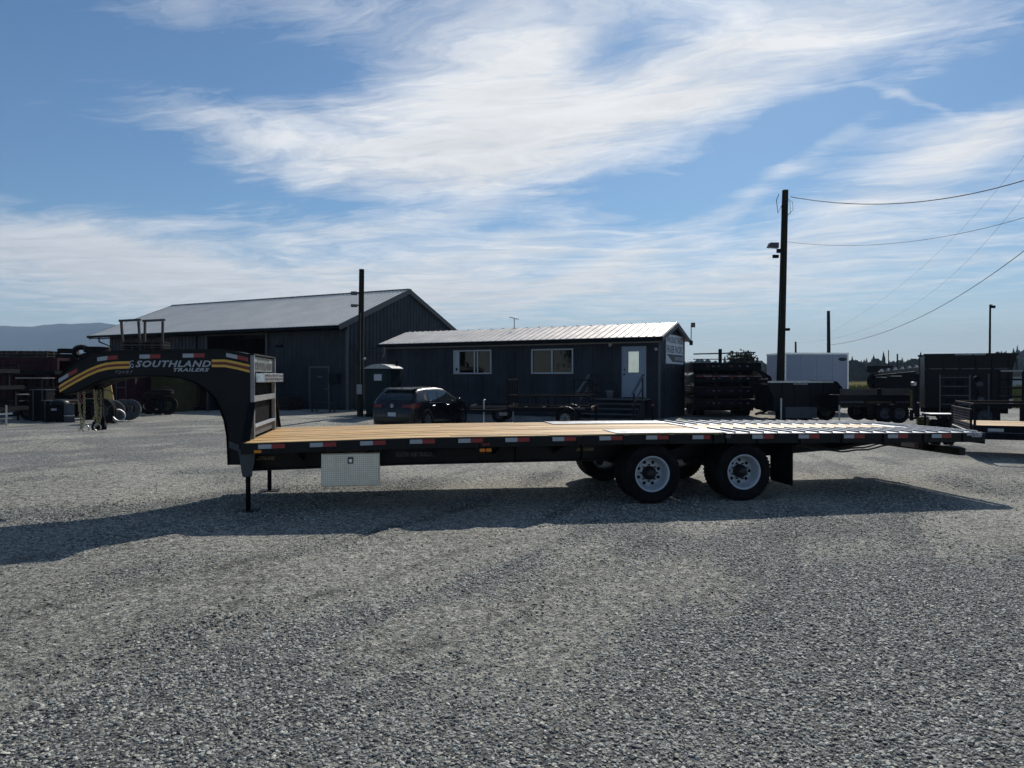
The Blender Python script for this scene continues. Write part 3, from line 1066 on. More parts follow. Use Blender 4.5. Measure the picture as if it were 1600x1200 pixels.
# side rails and ends
for v0, v1 in ((-0.012, 0.0), (WID, WID + 0.012)):
    for a, b_ in ((0.0, 6.0), (6.025, LEN)):
        s = 1 if v0 < 0 else -1
        mb = TB()
        zt = DK - 0.008
        mb.box(a, b_, v0, v1, zt - 0.125, zt, seg=12)
        fl = (v1, v1 + 0.045) if v0 < 0 else (v0 - 0.045, v0)
        mb.box(a, b_, fl[0], fl[1], zt - 0.125, zt - 0.117, seg=12)
        mb.build('side_rail', M_BLACK, TR)
TB().box(-0.012, -0.001, -0.012, WID + 0.012, DK - 0.133, DK + 0.004).build('front_rail', M_BLACK, TR)
TB().box(LEN, LEN + 0.012, 0.0, WID, DK - 0.16, DK - 0.008).build('rear_rail', M_BLACK, TR)
# stake pockets along the near and far rail
for u in np.arange(0.35, 9.6, 0.61):
    for v in (-0.034, WID + 0.012):
        if abs(u - 6.0) > 0.15:
            mb = TB()
            mb.box(u, u + 0.008, v, v + 0.022, DK - 0.131, DK - 0.012)
            mb.box(u + 0.062, u + 0.07, v, v + 0.022, DK - 0.131, DK - 0.012)
            mb.box(u + 0.0085, u + 0.0615, v + (0.0 if v < 0 else 0.014), v + (0.008 if v < 0 else 0.022), DK - 0.131, DK - 0.012)
            mb.build('stake_pocket', M_BLACK, TR)
# main beams (I sections), crossmembers
for v in (0.66, WID - 0.66):
    mb = TB()
    mb.box(0.0, 6.6, v - 0.006, v + 0.006, 0.505, DK - 0.15, seg=14)
    mb.box(0.0, 6.6, v - 0.085, v + 0.085, 0.49, 0.505, seg=14)
    mb.box(0.0, 6.6, v - 0.085, v + 0.085, DK - 0.15, DK - 0.135, seg=14)
    mb.prism([(6.61, 0.50), (8.0, 0.60), (8.75, 0.70), (9.3, 0.72), (9.3, DK - 0.136), (6.61, DK - 0.136)], v - 0.05, v + 0.05)
    mb.build('main_beam', M_BLACK, TR)
for u in np.arange(0.25, 9.7, 0.405):
    mb = TB()
    mb.box(u, u + 0.045, 0.02, WID - 0.02, DK - 0.132, DK - 0.122)
    mb.box(u, u + 0.006, 0.02, WID - 0.02, DK - 0.122, DK - 0.046)
    mb.box(u, u + 0.045, 0.02, WID - 0.02, DK - 0.0455, DK - 0.040)
    mb.build('crossmember', M_FRAME, TR)
for u in np.arange(0.62, 8.6, 0.81):                 # outrigger gussets from the beams to the rails
    for va, vb in ((0.02, 0.652), (WID - 0.02, WID - 0.652)):
        s_ = 1 if va < 1 else -1
        if any(abs(u - a_) < 0.45 for a_ in (5.03, 6.29)):
            continue
        mb = TB()
        mb.prism([(va, DK - 0.134), (vb, DK - 0.134), (vb, DK - 0.30), (va + s_ * 0.10, DK - 0.17)], u, u + 0.008, 'yz')
        mb.build('outrigger_gusset', M_BLACK, TR)
cond = [(0.2 + 0.5 * k, 0.632, 0.70 + 0.006 * math.sin(k * 2.1)) for k in range(9)]
TB().tube(cond, 0.011, 6).build('wiring_conduit', M_CABLE, TR)
for u in (1.95, 3.35, 4.25):                      # web stiffeners outside the near beam
    TB().box(u, u + 0.01, 0.58, 0.653, 0.507, DK - 0.152).build('web_stiffener', M_BLACK, TR)

# tread plates over the wheels
for va, vb, ua in ((0.004, 0.66, 4.55), (1.93, WID - 0.004, 4.15)):
    mb = TB()
    mb.box(ua, 5.975, va, vb, DK + 0.005, DK + 0.011, seg=5)
    mb.build('tread_plate', M_TREADDECK, TR)
TB().box(9.24, 9.45, 0.95, 1.66, DK - 0.01, DK + 0.003).build('tread_plate', M_TREADDECK, TR)
TB().box(5.985, 6.045, 0.004, WID - 0.004, DK + 0.0065, DK + 0.0135).build('hinge_plate', M_SLAT, TR)
# tail: steel runways with upright cleats
for va, vb in ((0.004, 0.925), (1.665, WID - 0.004)):
    TB().box(TAIL0 + 0.02, LEN - 0.02, va, vb, DK - 0.008, DK - 0.001, seg=8).build('runway_plate', M_SLAT, TR)
TB().box(9.46, LEN - 0.02, 0.935, 1.655, DK - 0.01, DK - 0.002).build('runway_plate', M_SLAT, TR)
cl = None
for k in range(19):
    u = 6.17 + k * 0.199
    for va, vb in ((0.03, 0.90), (1.69, WID - 0.03)) if u < 9.4 else ((0.03, WID - 0.03),):
        mb = TB()
        mb.box(u, u + 0.006, va, vb, DK, DK + 0.022)
        mb.box(u + 0.006, u + 0.030, va, vb, DK + 0.016, DK + 0.022)
        mb.build('traction_cleat', M_SLAT, TR)

# reflective tape on the near rail
for px in (403.8, 484.4, 562.7, 640, 715.6, 789, 862.4, 935.5, 1008, 1080.5, 1173.7, 1245.7, 1316.5, 1385, 1453.5):
    u = upx(px)
    for off, m_, nm in ((0, M_WHITE_T, 'white_tape'), (0.152, M_RED_T, 'red_tape')):
        w = 0.150 if not (px == 1080.5 and off) else 0.09
        TB().box(u + off, u + off + w, -0.0365, -0.0345, DK - 0.072, DK - 0.022).build(nm, m_, TR)
# marker lamps and writing
u = upx(397)
TB().box(u, u + 0.085, -0.036, -0.0125, DK - 0.122, DK - 0.085).build('marker_lamp', M_AMBER, TR, bevel=0.006)
u = upx(752.5)
TB().box(u, u + 0.10, -0.036, -0.0125, DK - 0.115, DK - 0.080).build('marker_lamp', M_REDL, TR, bevel=0.006)
u = upx(749)
o_ = TB().box(u, u + 0.075, -0.02, 0.02, DK - 0.195, DK - 0.147).build('turn_lamp', M_AMBER, TR, bevel=0.015)
TB().box(u + 0.079, u + 0.150, -0.02, 0.02, DK - 0.195, DK - 0.147).build('turn_lamp', M_AMBER, TR, bevel=0.015)
TB().box(u - 0.01, u + 0.16, 0.021, 0.03, DK - 0.2, DK - 0.126).build('lamp_bracket', M_FRAME, TR)
VB = 0.652


def on_plane(px, py, v, text, hpx, wpx, m_, slope=0.0, name='lettering', **kw):
    a = ray_v(px, py, v, slope)
    b_ = ray_v(px + wpx, py, v, slope)
    h = (ray_v(px, py - hpx, v, slope) - a).length
    wid = (b_ - a).length
    M = MX(a + Vector((0, -0.004, 0)), (1, slope, 0), (0, 0, 1))
    return lettering(text, h / 0.72, M, m_, TR, name, width=wid, **kw)


on_plane(618, 713.5, VB, 'SOUTHLAND TRAILERS', 6.5, 60, M_LETTER2, shear=0.2, offset=0.004)
on_plane(396, 719, VB, 'SOUTHLAND', 5.5, 33, M_GOLDL, shear=0.2, offset=0.004)
on_plane(901, 704.5, VB, 'SOUTHLAND', 4.5, 27, M_GOLDL, shear=0.2, offset=0.004)
on_plane(1133, 684.5, -0.0355, '402', 4.5, 9, M_LETTER2, offset=0.003)
on_plane(1511, 680.3, -0.0355, 'SOUTHLAND', 5.2, 24, M_LETTER, shear=0.15, offset=0.004)
on_plane(1518, 682.8, -0.0355, 'TRAILERS', 1.8, 16, M_LETTER, offset=0.002)

# ---- gooseneck: tapered side plates joined by a top skin and a curved inner skin
S0, SL = 0.47, -0.245                      # near plate: v = S0 + SL*u  (u is negative forward)


def nk(px, py):
    q = ray_v(px, py, S0, SL)
    return (q.x, q.z)


TOPP = [(93, 589), (101, 580), (112, 571), (125, 562), (138, 555.5), (152, 551.5), (170, 549.5), (200, 548.5), (240, 548), (300, 547.3), (348, 546.8), (370, 550.5), (391, 555)]
BOTP = [(391, 600), (391, 660), (391, 726.5), (357, 726.5), (356, 700), (355, 680), (351, 657), (345, 640), (336, 622), (322, 608), (303, 596), (280, 589.5), (255, 587), (205, 587), (178, 589), (160, 593), (144, 599), (132, 606), (118, 612), (100, 616), (94, 613)]
outl = [nk(*p) for p in TOPP + BOTP]


def vn(u):
    return S0 + SL * u


def side_plate(near):
    vs, n = [], len(outl)
    for off in (0.0, 0.012):
        for u, w in outl:
            v = vn(u) + off
            vs.append((u, v if near else WID - v, w))
    fs = [tuple(range(n)), tuple(reversed(range(n, 2 * n)))] + [(k, k + n, (k + 1) % n + n, (k + 1) % n) for k in range(n)]
    if near:
        fs = [tuple(reversed(f)) for f in fs]
    mb = MB()
    mb.add(vs, fs)
    o = mb.build('neck_side_plate', M_BLACK, TR)
    # concave outline: triangulate safely
    md = o.modifiers.new('tri', 'TRIANGULATE')
    md.ngon_method = 'BEAUTY'
    return o


side_plate(True)
side_plate(False)


def skin(seq, name, off0=0.0, m_=M_BLACK, lip=0.02):
    mb = MB()
    vs, fs = [], []
    for (u, w) in seq:
        for a in (0, 1):
            v = vn(u) - lip
            vs.append((u, v if a == 0 else WID - v, w))
    n = len(seq)
    th = 0.012
    nv = len(vs)
    # thickness along the outward normal of the path
    vs2 = []
    for i, (u, w) in enumerate(seq):
        j0, j1 = max(0, i - 1), min(n - 1, i + 1)
        t = Vector((seq[j1][0] - seq[j0][0], seq[j1][1] - seq[j0][1]))
        t.normalize()
        nn = (-t.y * th, t.x * th)
        for a in (0, 1):
            p = vs[2 * i + a]
            vs2.append((p[0] + nn[0], p[1], p[2] + nn[1]))
    vs = vs + vs2
    for i in range(n - 1):
        a, b_ = 2 * i, 2 * i + 2
        fs += [(a, a + 1, b_ + 1, b_), (nv + a, nv + b_, nv + b_ + 1, nv + a + 1), (a, b_, nv + b_, nv + a), (a + 1, nv + a + 1, nv + b_ + 1, b_ + 1)]
    mb.add(vs, fs)
    return mb.build(name, m_, TR)


skin([nk(*p) for p in TOPP], 'neck_top_flange')
skin([nk(*p) for p in BOTP[3:]][::1], 'neck_inner_flange', m_=M_BLACK_SHADE)
# bulkhead between the plates at the rear of the neck and its nose plate
ur = nk(391, 600)[0]
MB().box(ur - 0.03, ur - 0.02, vn(ur) + 0.014, WID - vn(ur) - 0.014, 0.5, nk(391, 556)[1] - 0.004).build('neck_bulkhead', M_BLACK_SHADE, TR)
uf = nk(94, 600)[0]
MB().box(uf + 0.004, uf + 0.012, vn(uf) + 0.014, WID - vn(uf) - 0.014, nk(94, 612)[1], nk(94, 591)[1]).build('nose_plate', M_FRAME, TR)
# front corner cap and lower neck strap
a, b_ = nk(357, 689), nk(373, 706)
MB().add([(a[0], vn(a[0]) - 0.006, a[1]), (nk(357, 697)[0], vn(a[0]) - 0.006, nk(357, 699)[1]), (b_[0], vn(b_[0]) - 0.006, b_[1]), (nk(373, 694)[0], vn(b_[0]) - 0.006, nk(373, 695)[1])], [(0, 1, 2, 3)]).build('neck_strap', M_GREY, TR)

# stripes that follow the neck
UP1 = [(92, 604.5), (105, 596.5), (120, 588), (138, 578.5), (152, 572.5), (166, 568.6), (182, 566.8), (203, 566.3)]
LO1 = [(93, 611.5), (106, 603.5), (121, 595), (139, 585.6), (153, 579.6), (167, 576), (182, 574.4), (203, 573.8)]
UP2 = [(331, 563.6), (352, 563.6), (370, 567.0), (390.5, 571.8)]
LO2 = [(331, 571.6), (352, 571.8), (370, 575.3), (390.5, 580.4)]


def stripe(path, half, m_, nm):
    vs, fs = [], []
    for (px, py) in path:
        for s in (-half, half):
            q = ray_v(px, py + s, S0, SL)
            vs.append((q.x, q.y - 0.003, q.z))
    for i in range(len(path) - 1):
        fs.append((2 * i, 2 * i + 1, 2 * i + 3, 2 * i + 2))
    mb = MB()
    mb.add(vs, fs)
    o = mb.build(nm, m_, TR)
    sd = o.modifiers.new('thick', 'SOLIDIFY')
    sd.thickness = 0.001
    return o


def midp(a, b):
    return [((p[0] + q[0]) / 2, (p[1] + q[1]) / 2) for p, q in zip(a, b)]


for up, lo in ((UP1, LO1), (UP2, LO2)):
    stripe(up, 1.9, M_YELLOW, 'yellow_stripe')
    stripe(lo, 1.9, M_YELLOW, 'yellow_stripe')
    stripe(midp(up, lo), 1.5, M_DKRED, 'dark_red_stripe')
for path in (((91.5, 595, 107, 586), (107, 586, 121, 578.5)), ((152, 561.5, 168, 559.3), (168, 559.3, 184, 558.2)), ((218, 557.3, 234.5, 557), (234.5, 557, 251, 556.7)), ((285.5, 555.8, 303, 555.5), (303, 555.5, 320, 555.2)), ((353.5, 554.5, 371, 558), (371, 558, 388, 562))):
    for (x0, y0, x1, y1), m_, nm in zip(path, (M_WHITE_T, M_RED_T), ('white_tape', 'red_tape')):
        stripe([(x0 + 0.15, y0), (x1 - 0.15, y1)], 3.1, m_, nm)
on_plane(212, 573.2, S0, 'SOUTHLAND', 9.8, 118, M_LETTER, SL, shear=0.28, offset=0.003, spacing=1.12)
on_plane(271, 580.3, S0, 'TRAILERS', 5.3, 56, M_LETTER, SL, shear=0.28, offset=0.002, spacing=1.12)
on_plane(180, 584.2, S0, '72487', 5.5, 28, M_CHALK, SL, shear=0.1, offset=-0.006)
# emblem left of the name: a curled bison-like swirl
eb = MB()
for arc in (((207, 569), 5.2, 60, 300, 1.2), ((206.5, 571), 2.6, -60, 200, 0.9)):
    (cx_, cy_), r_, a0, a1, w_ = arc
    P = []
    for k in range(13):
        t = R(a0 + (a1 - a0) * k / 12)
        P.append((cx_ + r_ * 0.8 * math.cos(t), cy_ - r_ * math.sin(t)))
    vs, fs = [], []
    for k, (x, y) in enumerate(P):
        for s in (-w_ / 2, w_ / 2):
            dx, dy = (x - cx_), (y - cy_)
            L = math.hypot(dx, dy)
            q = ray_v(x + dx / L * s, y + dy / L * s, S0, SL)
            vs.append((q.x, q.y - 0.004, q.z))
    for k in range(len(P) - 1):
        fs.append((2 * k, 2 * k + 1, 2 * k + 3, 2 * k + 2))
    eb.add(vs, fs)
eb.build('emblem', M_LETTER, TR)

# ---- headboard: two posts, sign plate, tread step, two bars, bottom rail
PV0, PV1 = 0.50, 2.12
ph = nk(391, 555)[1]
for v in (PV0, PV1):
    MB().box(0.005, 0.055, v - 0.025, v + 0.025, DK - 0.02, ph + 0.0, seg=1).build('headboard_post', M_POST, TR, bevel=0.004)
MB().box(-0.03, 0.056, PV0 - 0.03, PV1 + 0.03, ph + 0.002, ph + 0.020).build('headboard_cap', M_BLACK, TR, bevel=0.003)


def hw(py):                       # height on the near post seen at row py
    return ray_v(396, py, PV0).z


sg = MB().box(0.012, 0.02, PV0 + 0.03, PV1 - 0.03, hw(580), hw(556.5)).build('sign_plate', mat('green_grey_plate', (0.15, 0.19, 0.17), 0.5), TR)
lettering('SOUTHLAND', 0.125, MX((0.022, PV0 + 0.12, hw(577.2)), (0, 1, 0), (0, 0, 1)), M_BLACKL, sg, width=1.36, offset=0.008)
for v in (PV0 + 0.04, PV1 - 0.36):
    MB().box(0.021, 0.024, v, v + 0.30, hw(564), hw(558.5)).build('white_tab', M_WHITE_T, TR)
MB().box(0.056, 0.16, PV0 + 0.06, PV1 + 0.05, hw(597.5), hw(583)).build('tread_step', M_ALU, TR, bevel=0.004)
sb = MB()
for k in range(14):
    for r_ in range(2):
        z = hw(597.5) + 0.03 + 0.045 * r_
        y = PV0 + 0.14 + k * 0.108
        sb.box(0.1605, 0.1625, y, y + 0.07, z, z + 0.018)
sb.build('step_grip_slots', M_GREY, TR)
for pa, pb in ((628, 618.5),):
    MB().box(0.01, 0.05, PV0 + 0.027, PV1 - 0.027, hw(pa), hw(pb)).build('headboard_bar', M_POST, TR, bevel=0.004)
MB().box(0.01, 0.06, PV0 + 0.027, PV1 - 0.027, DK + 0.115, DK + 0.15).build('headboard_rail', M_RIM, TR, bevel=0.003)  # coloured white to stand for sunlight on top of the rail
MB().box(0.012, 0.02, PV0 + 0.027, PV1 - 0.027, DK + 0.006, DK + 0.112).build('kick_plate', M_GREY, TR)
for v in (0.04, WID - 0.09):       # slanting braces at the deck corners
    s = 1 if v < 1 else -1
    vt = PV0 - 0.03 if s > 0 else PV1 + 0.03
    mb = MB()
    mb.bar((0.03, v + 0.03, DK - 0.01), (0.03, vt, DK + 0.43), 0.012, 0.09, up=(1, 0, 0))
    mb.add([(0.045, v + 0.03, DK + 0.002), (0.045, vt, DK + 0.002), (0.045, vt, DK + 0.40)], [(0, 1, 2), (2, 1, 0)])
    mb.build('corner_gusset', M_FRAME, TR)

# ---- landing legs
for v in (0.36, 1.93):
    leg = MB().lathe([(0.0, 0.045), (0.029, 0.045), (0.029, 0.60), (0.0, 0.60)], (0.0, v, 0), 'z', 14).build('landing_leg', M_BLACK2, TR)
    MB().box(-0.045, 0.045, v - 0.045, v + 0.045, 0.42, 0.80).build('leg_sleeve', M_BLACK, leg, bevel=0.005)
    MB().prism([(-0.105, DK - 0.13), (0.10, DK - 0.13), (0.075, 0.55), (0.03, 0.43), (-0.055, 0.43)], v - 0.058, v - 0.05).build('leg_bracket', M_GREY, leg)
    MB().prism([(-0.13, 0.005), (0.13, 0.005), (0.13, 0.013), (-0.13, 0.013)], v - 0.11, v + 0.11).build('foot_plate', M_BLACK2, leg)
    mb = MB()
    mb.tube([(0.0, v, 0.013), (0.0, v, 0.05)], 0.028, 10)
    mb.build('foot_hub', M_BLACK2, leg)
mb = MB()
mb.tube([(0.05, 0.36, 0.62), (0.05, 1.93, 0.62)], 0.016, 8)
mb.build('leg_cross_shaft', M_BLACK2, TR)

# ---- coupler tube, safety chains, cable
cu_, cv_ = -2.02, 1.30
mb = MB()
mb.tube([(cu_, cv_, 1.03), (cu_, cv_, 1.50)], 0.055, 14)
mb.build('coupler_tube', M_BLACK, TR)
mb = MB()
mb.lathe([(0.0, 0.95), (0.085, 0.95), (0.09, 0.99), (0.075, 1.05), (0.055, 1.06)], (cu_, cv_, 0), 'z', 16)
mb.box(cu_ - 0.02, cu_ + 0.10, cv_ - 0.10, cv_ - 0.07, 1.0, 1.12)
mb.build('ball_coupler', M_BLACK2, TR)


def chain_links(path, pitch=0.030, wire=0.0042):
    """real interlocked links along a polyline"""
    path = [Vector(p) for p in path]
    mb = MB()
    d = [0]
    for a, b_ in zip(path, path[1:]):
        d.append(d[-1] + (b_ - a).length)
    n = int(d[-1] / pitch)
    for k in range(n):
        s = (k + 0.5) * pitch
        i = max(j for j in range(len(d) - 1) if d[j] <= s)
        t = (s - d[i]) / (d[i + 1] - d[i])
        c = path[i].lerp(path[i + 1], t)
        ax = (path[i + 1] - path[i]).normalized()
        o1 = ax.orthogonal().normalized()
        o2 = ax.cross(o1)
        sd = o1 if k % 2 else o2
        ring = []
        for j in range(8):
            t = 2 * math.pi * j / 8
            ring.append(c + ax * math.cos(t) * pitch * 0.78 + sd * math.sin(t) * pitch * 0.46)
        ring.append(ring[0])
        mb.tube(ring, wire, 5, caps=False)
    return mb


def hang(p0, p1, drop, n=14, sway=0.02):
    p0, p1 = Vector(p0), Vector(p1)
    out = []
    for k in range(n + 1):
        t = k / n
        p = p0.lerp(p1, t)
        p.z -= drop * (1 - abs(2 * t - 1) ** 3.2)
        p.x += sway * math.sin(t * 9)
        out.append(p)
    return out


rs = np.random.RandomState(8)
zt = 1.46
for (a, b_, drop) in (((-2.17, 1.05, 1.44), (-2.10, 1.02, 1.45), 0.47), ((-1.97, 1.02, 1.47), (-1.90, 1.0, 1.47), 0.45), ((-1.99, 1.06, 1.47), (-1.94, 1.0, 1.47), 0.36)):
    chain_links(hang(a, b_, drop, sway=rs.uniform(0.008, 0.02))).build('safety_chain', M_CHAIN, TR)
for c in ((-2.08, 1.02, 0.985), (-1.93, 1.0, 1.0)):
    ring = [(c[0] + 0.035 * math.cos(t) * (1.2 if math.cos(t) > 0 else 1), c[1], c[2] + 0.045 * math.sin(t)) for t in np.linspace(-0.6, 4.3, 12)]
    MB().tube(ring, 0.009, 6).build('chain_hook', M_HOOK, TR)
MB().tube([(-2.12, 1.0, 1.42), (-2.135, 0.99, 1.36), (-2.11, 0.98, 1.30)], 0.016, 8).build('breakaway_switch', M_REDL, TR)
loop = [(-1.82 + 0.10 * math.cos(t), 0.98, 1.36 + 0.11 * math.sin(t)) for t in np.linspace(0.5, 5.6, 18)]
MB().tube(loop, 0.006, 6).build('cable_loop', M_CABLE, TR)

# ---- toolbox under the near side
tb0, tb1 = upx(501.5, 0.1), upx(593, 0.1)
tbx = MB().box(tb0, tb1, 0.10, 0.58, 0.315, 0.715).build('toolbox', M_TREAD, TR, bevel=0.006)
MB().box(tb0 + 0.012, tb1 - 0.012, 0.088, 0.0985, 0.327, 0.705).build('toolbox_door', M_TREAD, tbx, bevel=0.003)
lx0 = ray_v(543, 715, 0.088)
MB().box(lx0.x, lx0.x + 0.068, 0.076, 0.0875, lx0.z - 0.075, lx0.z + 0.005).build('latch', M_GREY, tbx, bevel=0.004)
MB().box(lx0.x + 0.016, lx0.x + 0.052, 0.070, 0.0755, lx0.z - 0.058, lx0.z - 0.018).build('latch_handle', M_ALU, tbx, bevel=0.003)
for u in (tb0 + 0.005, tb1 - 0.025):
    MB().box(u, u + 0.018, 0.12, 0.56, 0.7165, DK - 0.134).build('toolbox_hanger', M_FRAME, TR)

# ---- wheels: duals on two axles
RT, RR = 0.383, 0.225


def tyre_mesh(name):
    prof = [(RR - 0.004, -0.082), (RR + 0.02, -0.092), (0.30, -0.104), (0.345, -0.100), (0.372, -0.088), (RT - 0.002, -0.074), (RT, -0.068)]
    prof += [(RT, -0.045), (RT - 0.010, -0.043), (RT - 0.010, -0.034), (RT, -0.032), (RT, -0.006), (RT - 0.010, -0.004), (RT - 0.010, 0.004), (RT, 0.006), (RT, 0.032), (RT - 0.010, 0.034), (RT - 0.010, 0.043), (RT, 0.045)]
    prof += [(RT, 0.068), (RT - 0.002, 0.074), (0.372, 0.088), (0.345, 0.100), (0.30, 0.104), (RR + 0.02, 0.092), (RR - 0.004, 0.082)]
    mb = MB()
    mb.lathe(prof, (0, 0, 0), 'y', 40)
    for k in range(48):            # shoulder lugs
        t = 2 * math.pi * k / 48
        for s in (-1, 1):
            M = Matrix.Rotation(-t, 4, 'Y')
            mb.box(-0.011, 0.011, s * 0.078 - 0.012, s * 0.078 + 0.012, RT - 0.018, RT - 0.0005, M=M)
    # raised ring of sidewall lettering height
    mb.lathe([(0.272, -0.1035), (0.276, -0.107), (0.280, -0.1045)], (0, 0, 0), 'y', 40)
    return mb


def rim_mesh(front=True):
    """outer wheel of a dual: deep dish seen from -y"""
    mb = MB()
    mb.lathe([(RR - 0.002, -0.088), (RR + 0.008, -0.090), (RR + 0.009, -0.096), (RR - 0.001, -0.098), (RR - 0.014, -0.090), (RR - 0.020, -0.060), (RR - 0.030, -0.02), (RR - 0.038, 0.035), (RR - 0.06, 0.055), (0.150, 0.060), (0.10, 0.045), (0.085, 0.045)], (0, 0, 0), 'y', 44)
    mb.lathe([(RR - 0.004, -0.085), (RR - 0.02, 0.0), (RR - 0.02, 0.085)], (0, 0, 0), 'y', 44)
    return mb


def wheel(u, v, near, outer):
    s = 0 if near else math.pi
    ty = tyre_mesh('tyre') if 'tyre' not in WM else None
    if ty:
        t = ty.build('tyre', M_RUBBER, TR)
        WM['tyre'] = t
        r_ = rim_mesh().build('rim', M_RIM, t)
        WM['rim'] = r_
    else:
        t = inst(WM['tyre'], 'tyre', TR)
        r_ = inst(WM['rim'], 'rim', t)
    t.location = (u, v, RT)
    t.rotation_euler = (0, rs.uniform(0, 3), s)
    if outer:
        if 'hand' not in WM:
            mb = MB()
            for k in range(8):
                a = 2 * math.pi * (k + 0.5) / 8
                mb.lathe([(0.0, 0.046), (0.021, 0.046), (0.021, 0.062)], (0.145 * math.cos(a), 0, 0.145 * math.sin(a)), 'y', 10)
            WM['hand'] = mb.build('hand_holes', M_DARKHOLE, t)
            mb = MB()
            mb.lathe([(0.0, -0.075), (0.05, -0.072), (0.060, -0.060), (0.062, -0.01), (0.088, 0.0), (0.092, 0.044)], (0, 0, 0), 'y', 24)
            for k in range(8):
                a = 2 * math.pi * k / 8
                mb.tube([(0.108 * math.cos(a), 0.01, 0.108 * math.sin(a)), (0.108 * math.cos(a), 0.05, 0.108 * math.sin(a))], 0.011, 6)
            WM['hub'] = mb.build('hub', M_HUB, t)
        else:
            inst(WM['hand'], 'hand_holes', t)
            inst(WM['hub'], 'hub', t)
    return t


WM = {}
AX = (upx(1016, 0.02) + 0.04, upx(1160, 0.02) + 0.04)
for u in AX:
    wheel(u, 0.135, True, True)
    wheel(u, 0.375, True, False)
    wheel(u, WID - 0.135, False, True)
    wheel(u, WID - 0.375, False, False)
    mb = MB()
    mb.tube([(u, 0.25, RT), (u, WID - 0.25, RT)], 0.062, 14)
    mb.build('axle', M_FRAME, TR)
    for v in (0.66, WID - 0.66):
        mb = MB()
        for k in range(5):
            L = 0.5 - 0.075 * k
            P = [(u + L * t, v, 0.475 - k * 0.012 - 0.05 * (1 - t * t) + 0.04) for t in np.linspace(-1, 1, 9)]
            for p, q in zip(P, P[1:]):
                mb.bar(p, q, 0.06, 0.01)
        mb.build('leaf_spring', M_BLACK2, TR)
        for du in (-0.53, 0.53):
            mb = TB()
            mb.prism([(u + du - 0.06, 0.49), (u + du + 0.06, 0.49), (u + du + 0.03, 0.42), (u + du - 0.03, 0.42)], v - 0.035, v + 0.035)
            mb.build('spring_hanger', M_FRAME, TR)
for v0 in (0.03, WID - 0.60):          # mud flaps
    mb = MB()
    u = 6.98
    mb.box(u, u + 0.010, v0, v0 + 0.57, 0.185, DK - 0.136)
    for y in np.arange(v0 + 0.04, v0 + 0.55, 0.05):
        mb.box(u - 0.004, u - 0.0005, y, y + 0.012, 0.20, DK - 0.15)
    mb.build('mud_flap', M_RUBBER, TR)
    mb = TB()
    mb.box(u - 0.02, u + 0.03, v0, v0 + 0.6, DK - 0.135, DK - 0.134 + 0.001)
    mb.build('flap_bracket', M_FRAME, TR)

# ---- rear underride bar with its tape, and tail hydraulics
mb = MB()
mb.box(9.50, 9.60, 0.04, WID - 0.04, 0.545, 0.645)
mb.build('underride_bar', M_BLACK, TR, bevel=0.004)
for v in (0.66, WID - 0.66):
    MB().box(9.40, 9.497, v - 0.05, v + 0.05, 0.56, 0.86).build('bar_bracket', M_BLACK, TR)
MB().box(9.51, 9.59, 0.92, 1.14, 0.6455, 0.6475).build('white_tape', M_WHITE_T, TR)
MB().box(9.4975, 9.4995, 0.62, 0.91, 0.57, 0.64).build('red_tape', M_RED_T, TR)
MB().box(9.4975, 9.4995, 0.912, 1.20, 0.57, 0.64).build('white_tape', M_WHITE_T, TR)
for v in (1.0, 1.6):
    mb = MB()
    mb.tube([(6.7, v, 0.62), (7.8, v, 0.60)], 0.045, 12)
    mb.build('hydraulic_cylinder', M_BLACK2, TR)
    mb = MB()
    mb.tube([(7.8, v, 0.60), (8.5, v, 0.68)], 0.02, 10)
    mb.build('piston_rod', M_ALU, TR)
# hoses that sag under the deck behind the wheels
for v, dz in ((0.25, 0.0), (0.34, 0.02)):
    P = [(7.15 + 1.5 * t, v, 0.70 - 0.09 * math.sin(math.pi * t) + dz + 0.008 * math.sin(t * 23)) for t in np.linspace(0, 1, 16)]
    MB().tube(P, 0.012, 6).build('air_hose', M_CABLE, TR)

# ------------------------------------------------------------------ buildings
def corr(mb, x0, x1, ztop, z0, y, pitch, depth, out=-1, axis='x'):
    """ribbed steel cladding: flat pans with narrow raised ribs; ztop may be a function of x"""
    n = max(1, int(round((x1 - x0) / pitch)))
    p = (x1 - x0) / n
    prof = []
    for i in range(n):
        a = x0 + i * p
        prof += [(a, 0), (a + p * 0.70, 0), (a + p * 0.78, depth), (a + p * 0.92, depth)]
    prof.append((x1, 0))
    vs, fs = [], []
    for a, d in prof:
        zt = ztop(a) if callable(ztop) else ztop
        zb = z0(a) if callable(z0) else z0
        for z in (zb, zt):
            vs.append((a, y + out * d, z) if axis == 'x' else (y + out * d, a, z))
    for i in range(len(prof) - 1):
        fs.append((2 * i, 2 * i + 2, 2 * i + 3, 2 * i + 1))
    mb.add(vs, fs)
    return mb


def roof_sheet(mb, x0, x1, ya, za, yb, zb, pitch, depth, th=0.03, over=0.0):
    """ribbed sheet between eave line (ya,za) and ridge line (yb,zb)"""
    n = int(round((x1 - x0) / pitch))
    p = (x1 - x0) / n
    prof = []
    for i in range(n):
        a = x0 + i * p
        prof += [(a, 0), (a + p * 0.76, 0), (a + p * 0.82, depth), (a + p * 0.94, depth)]
    prof.append((x1, 0))
    vs, fs = [], []
    for a, d in prof:
        vs += [(a, ya, za + d), (a, yb, zb + d), (a, ya, za - th), (a, yb, zb - th)]
    for i in range(len(prof) - 1):
        o, q = 4 * i, 4 * i + 4
        fs += [(o, q, q + 1, o + 1), (o + 2, o + 3, q + 3, q + 2), (o, o + 2, q + 2, q), (o + 1, q + 1, q + 3, o + 3)]
    mb.add(vs, fs)
    return mb


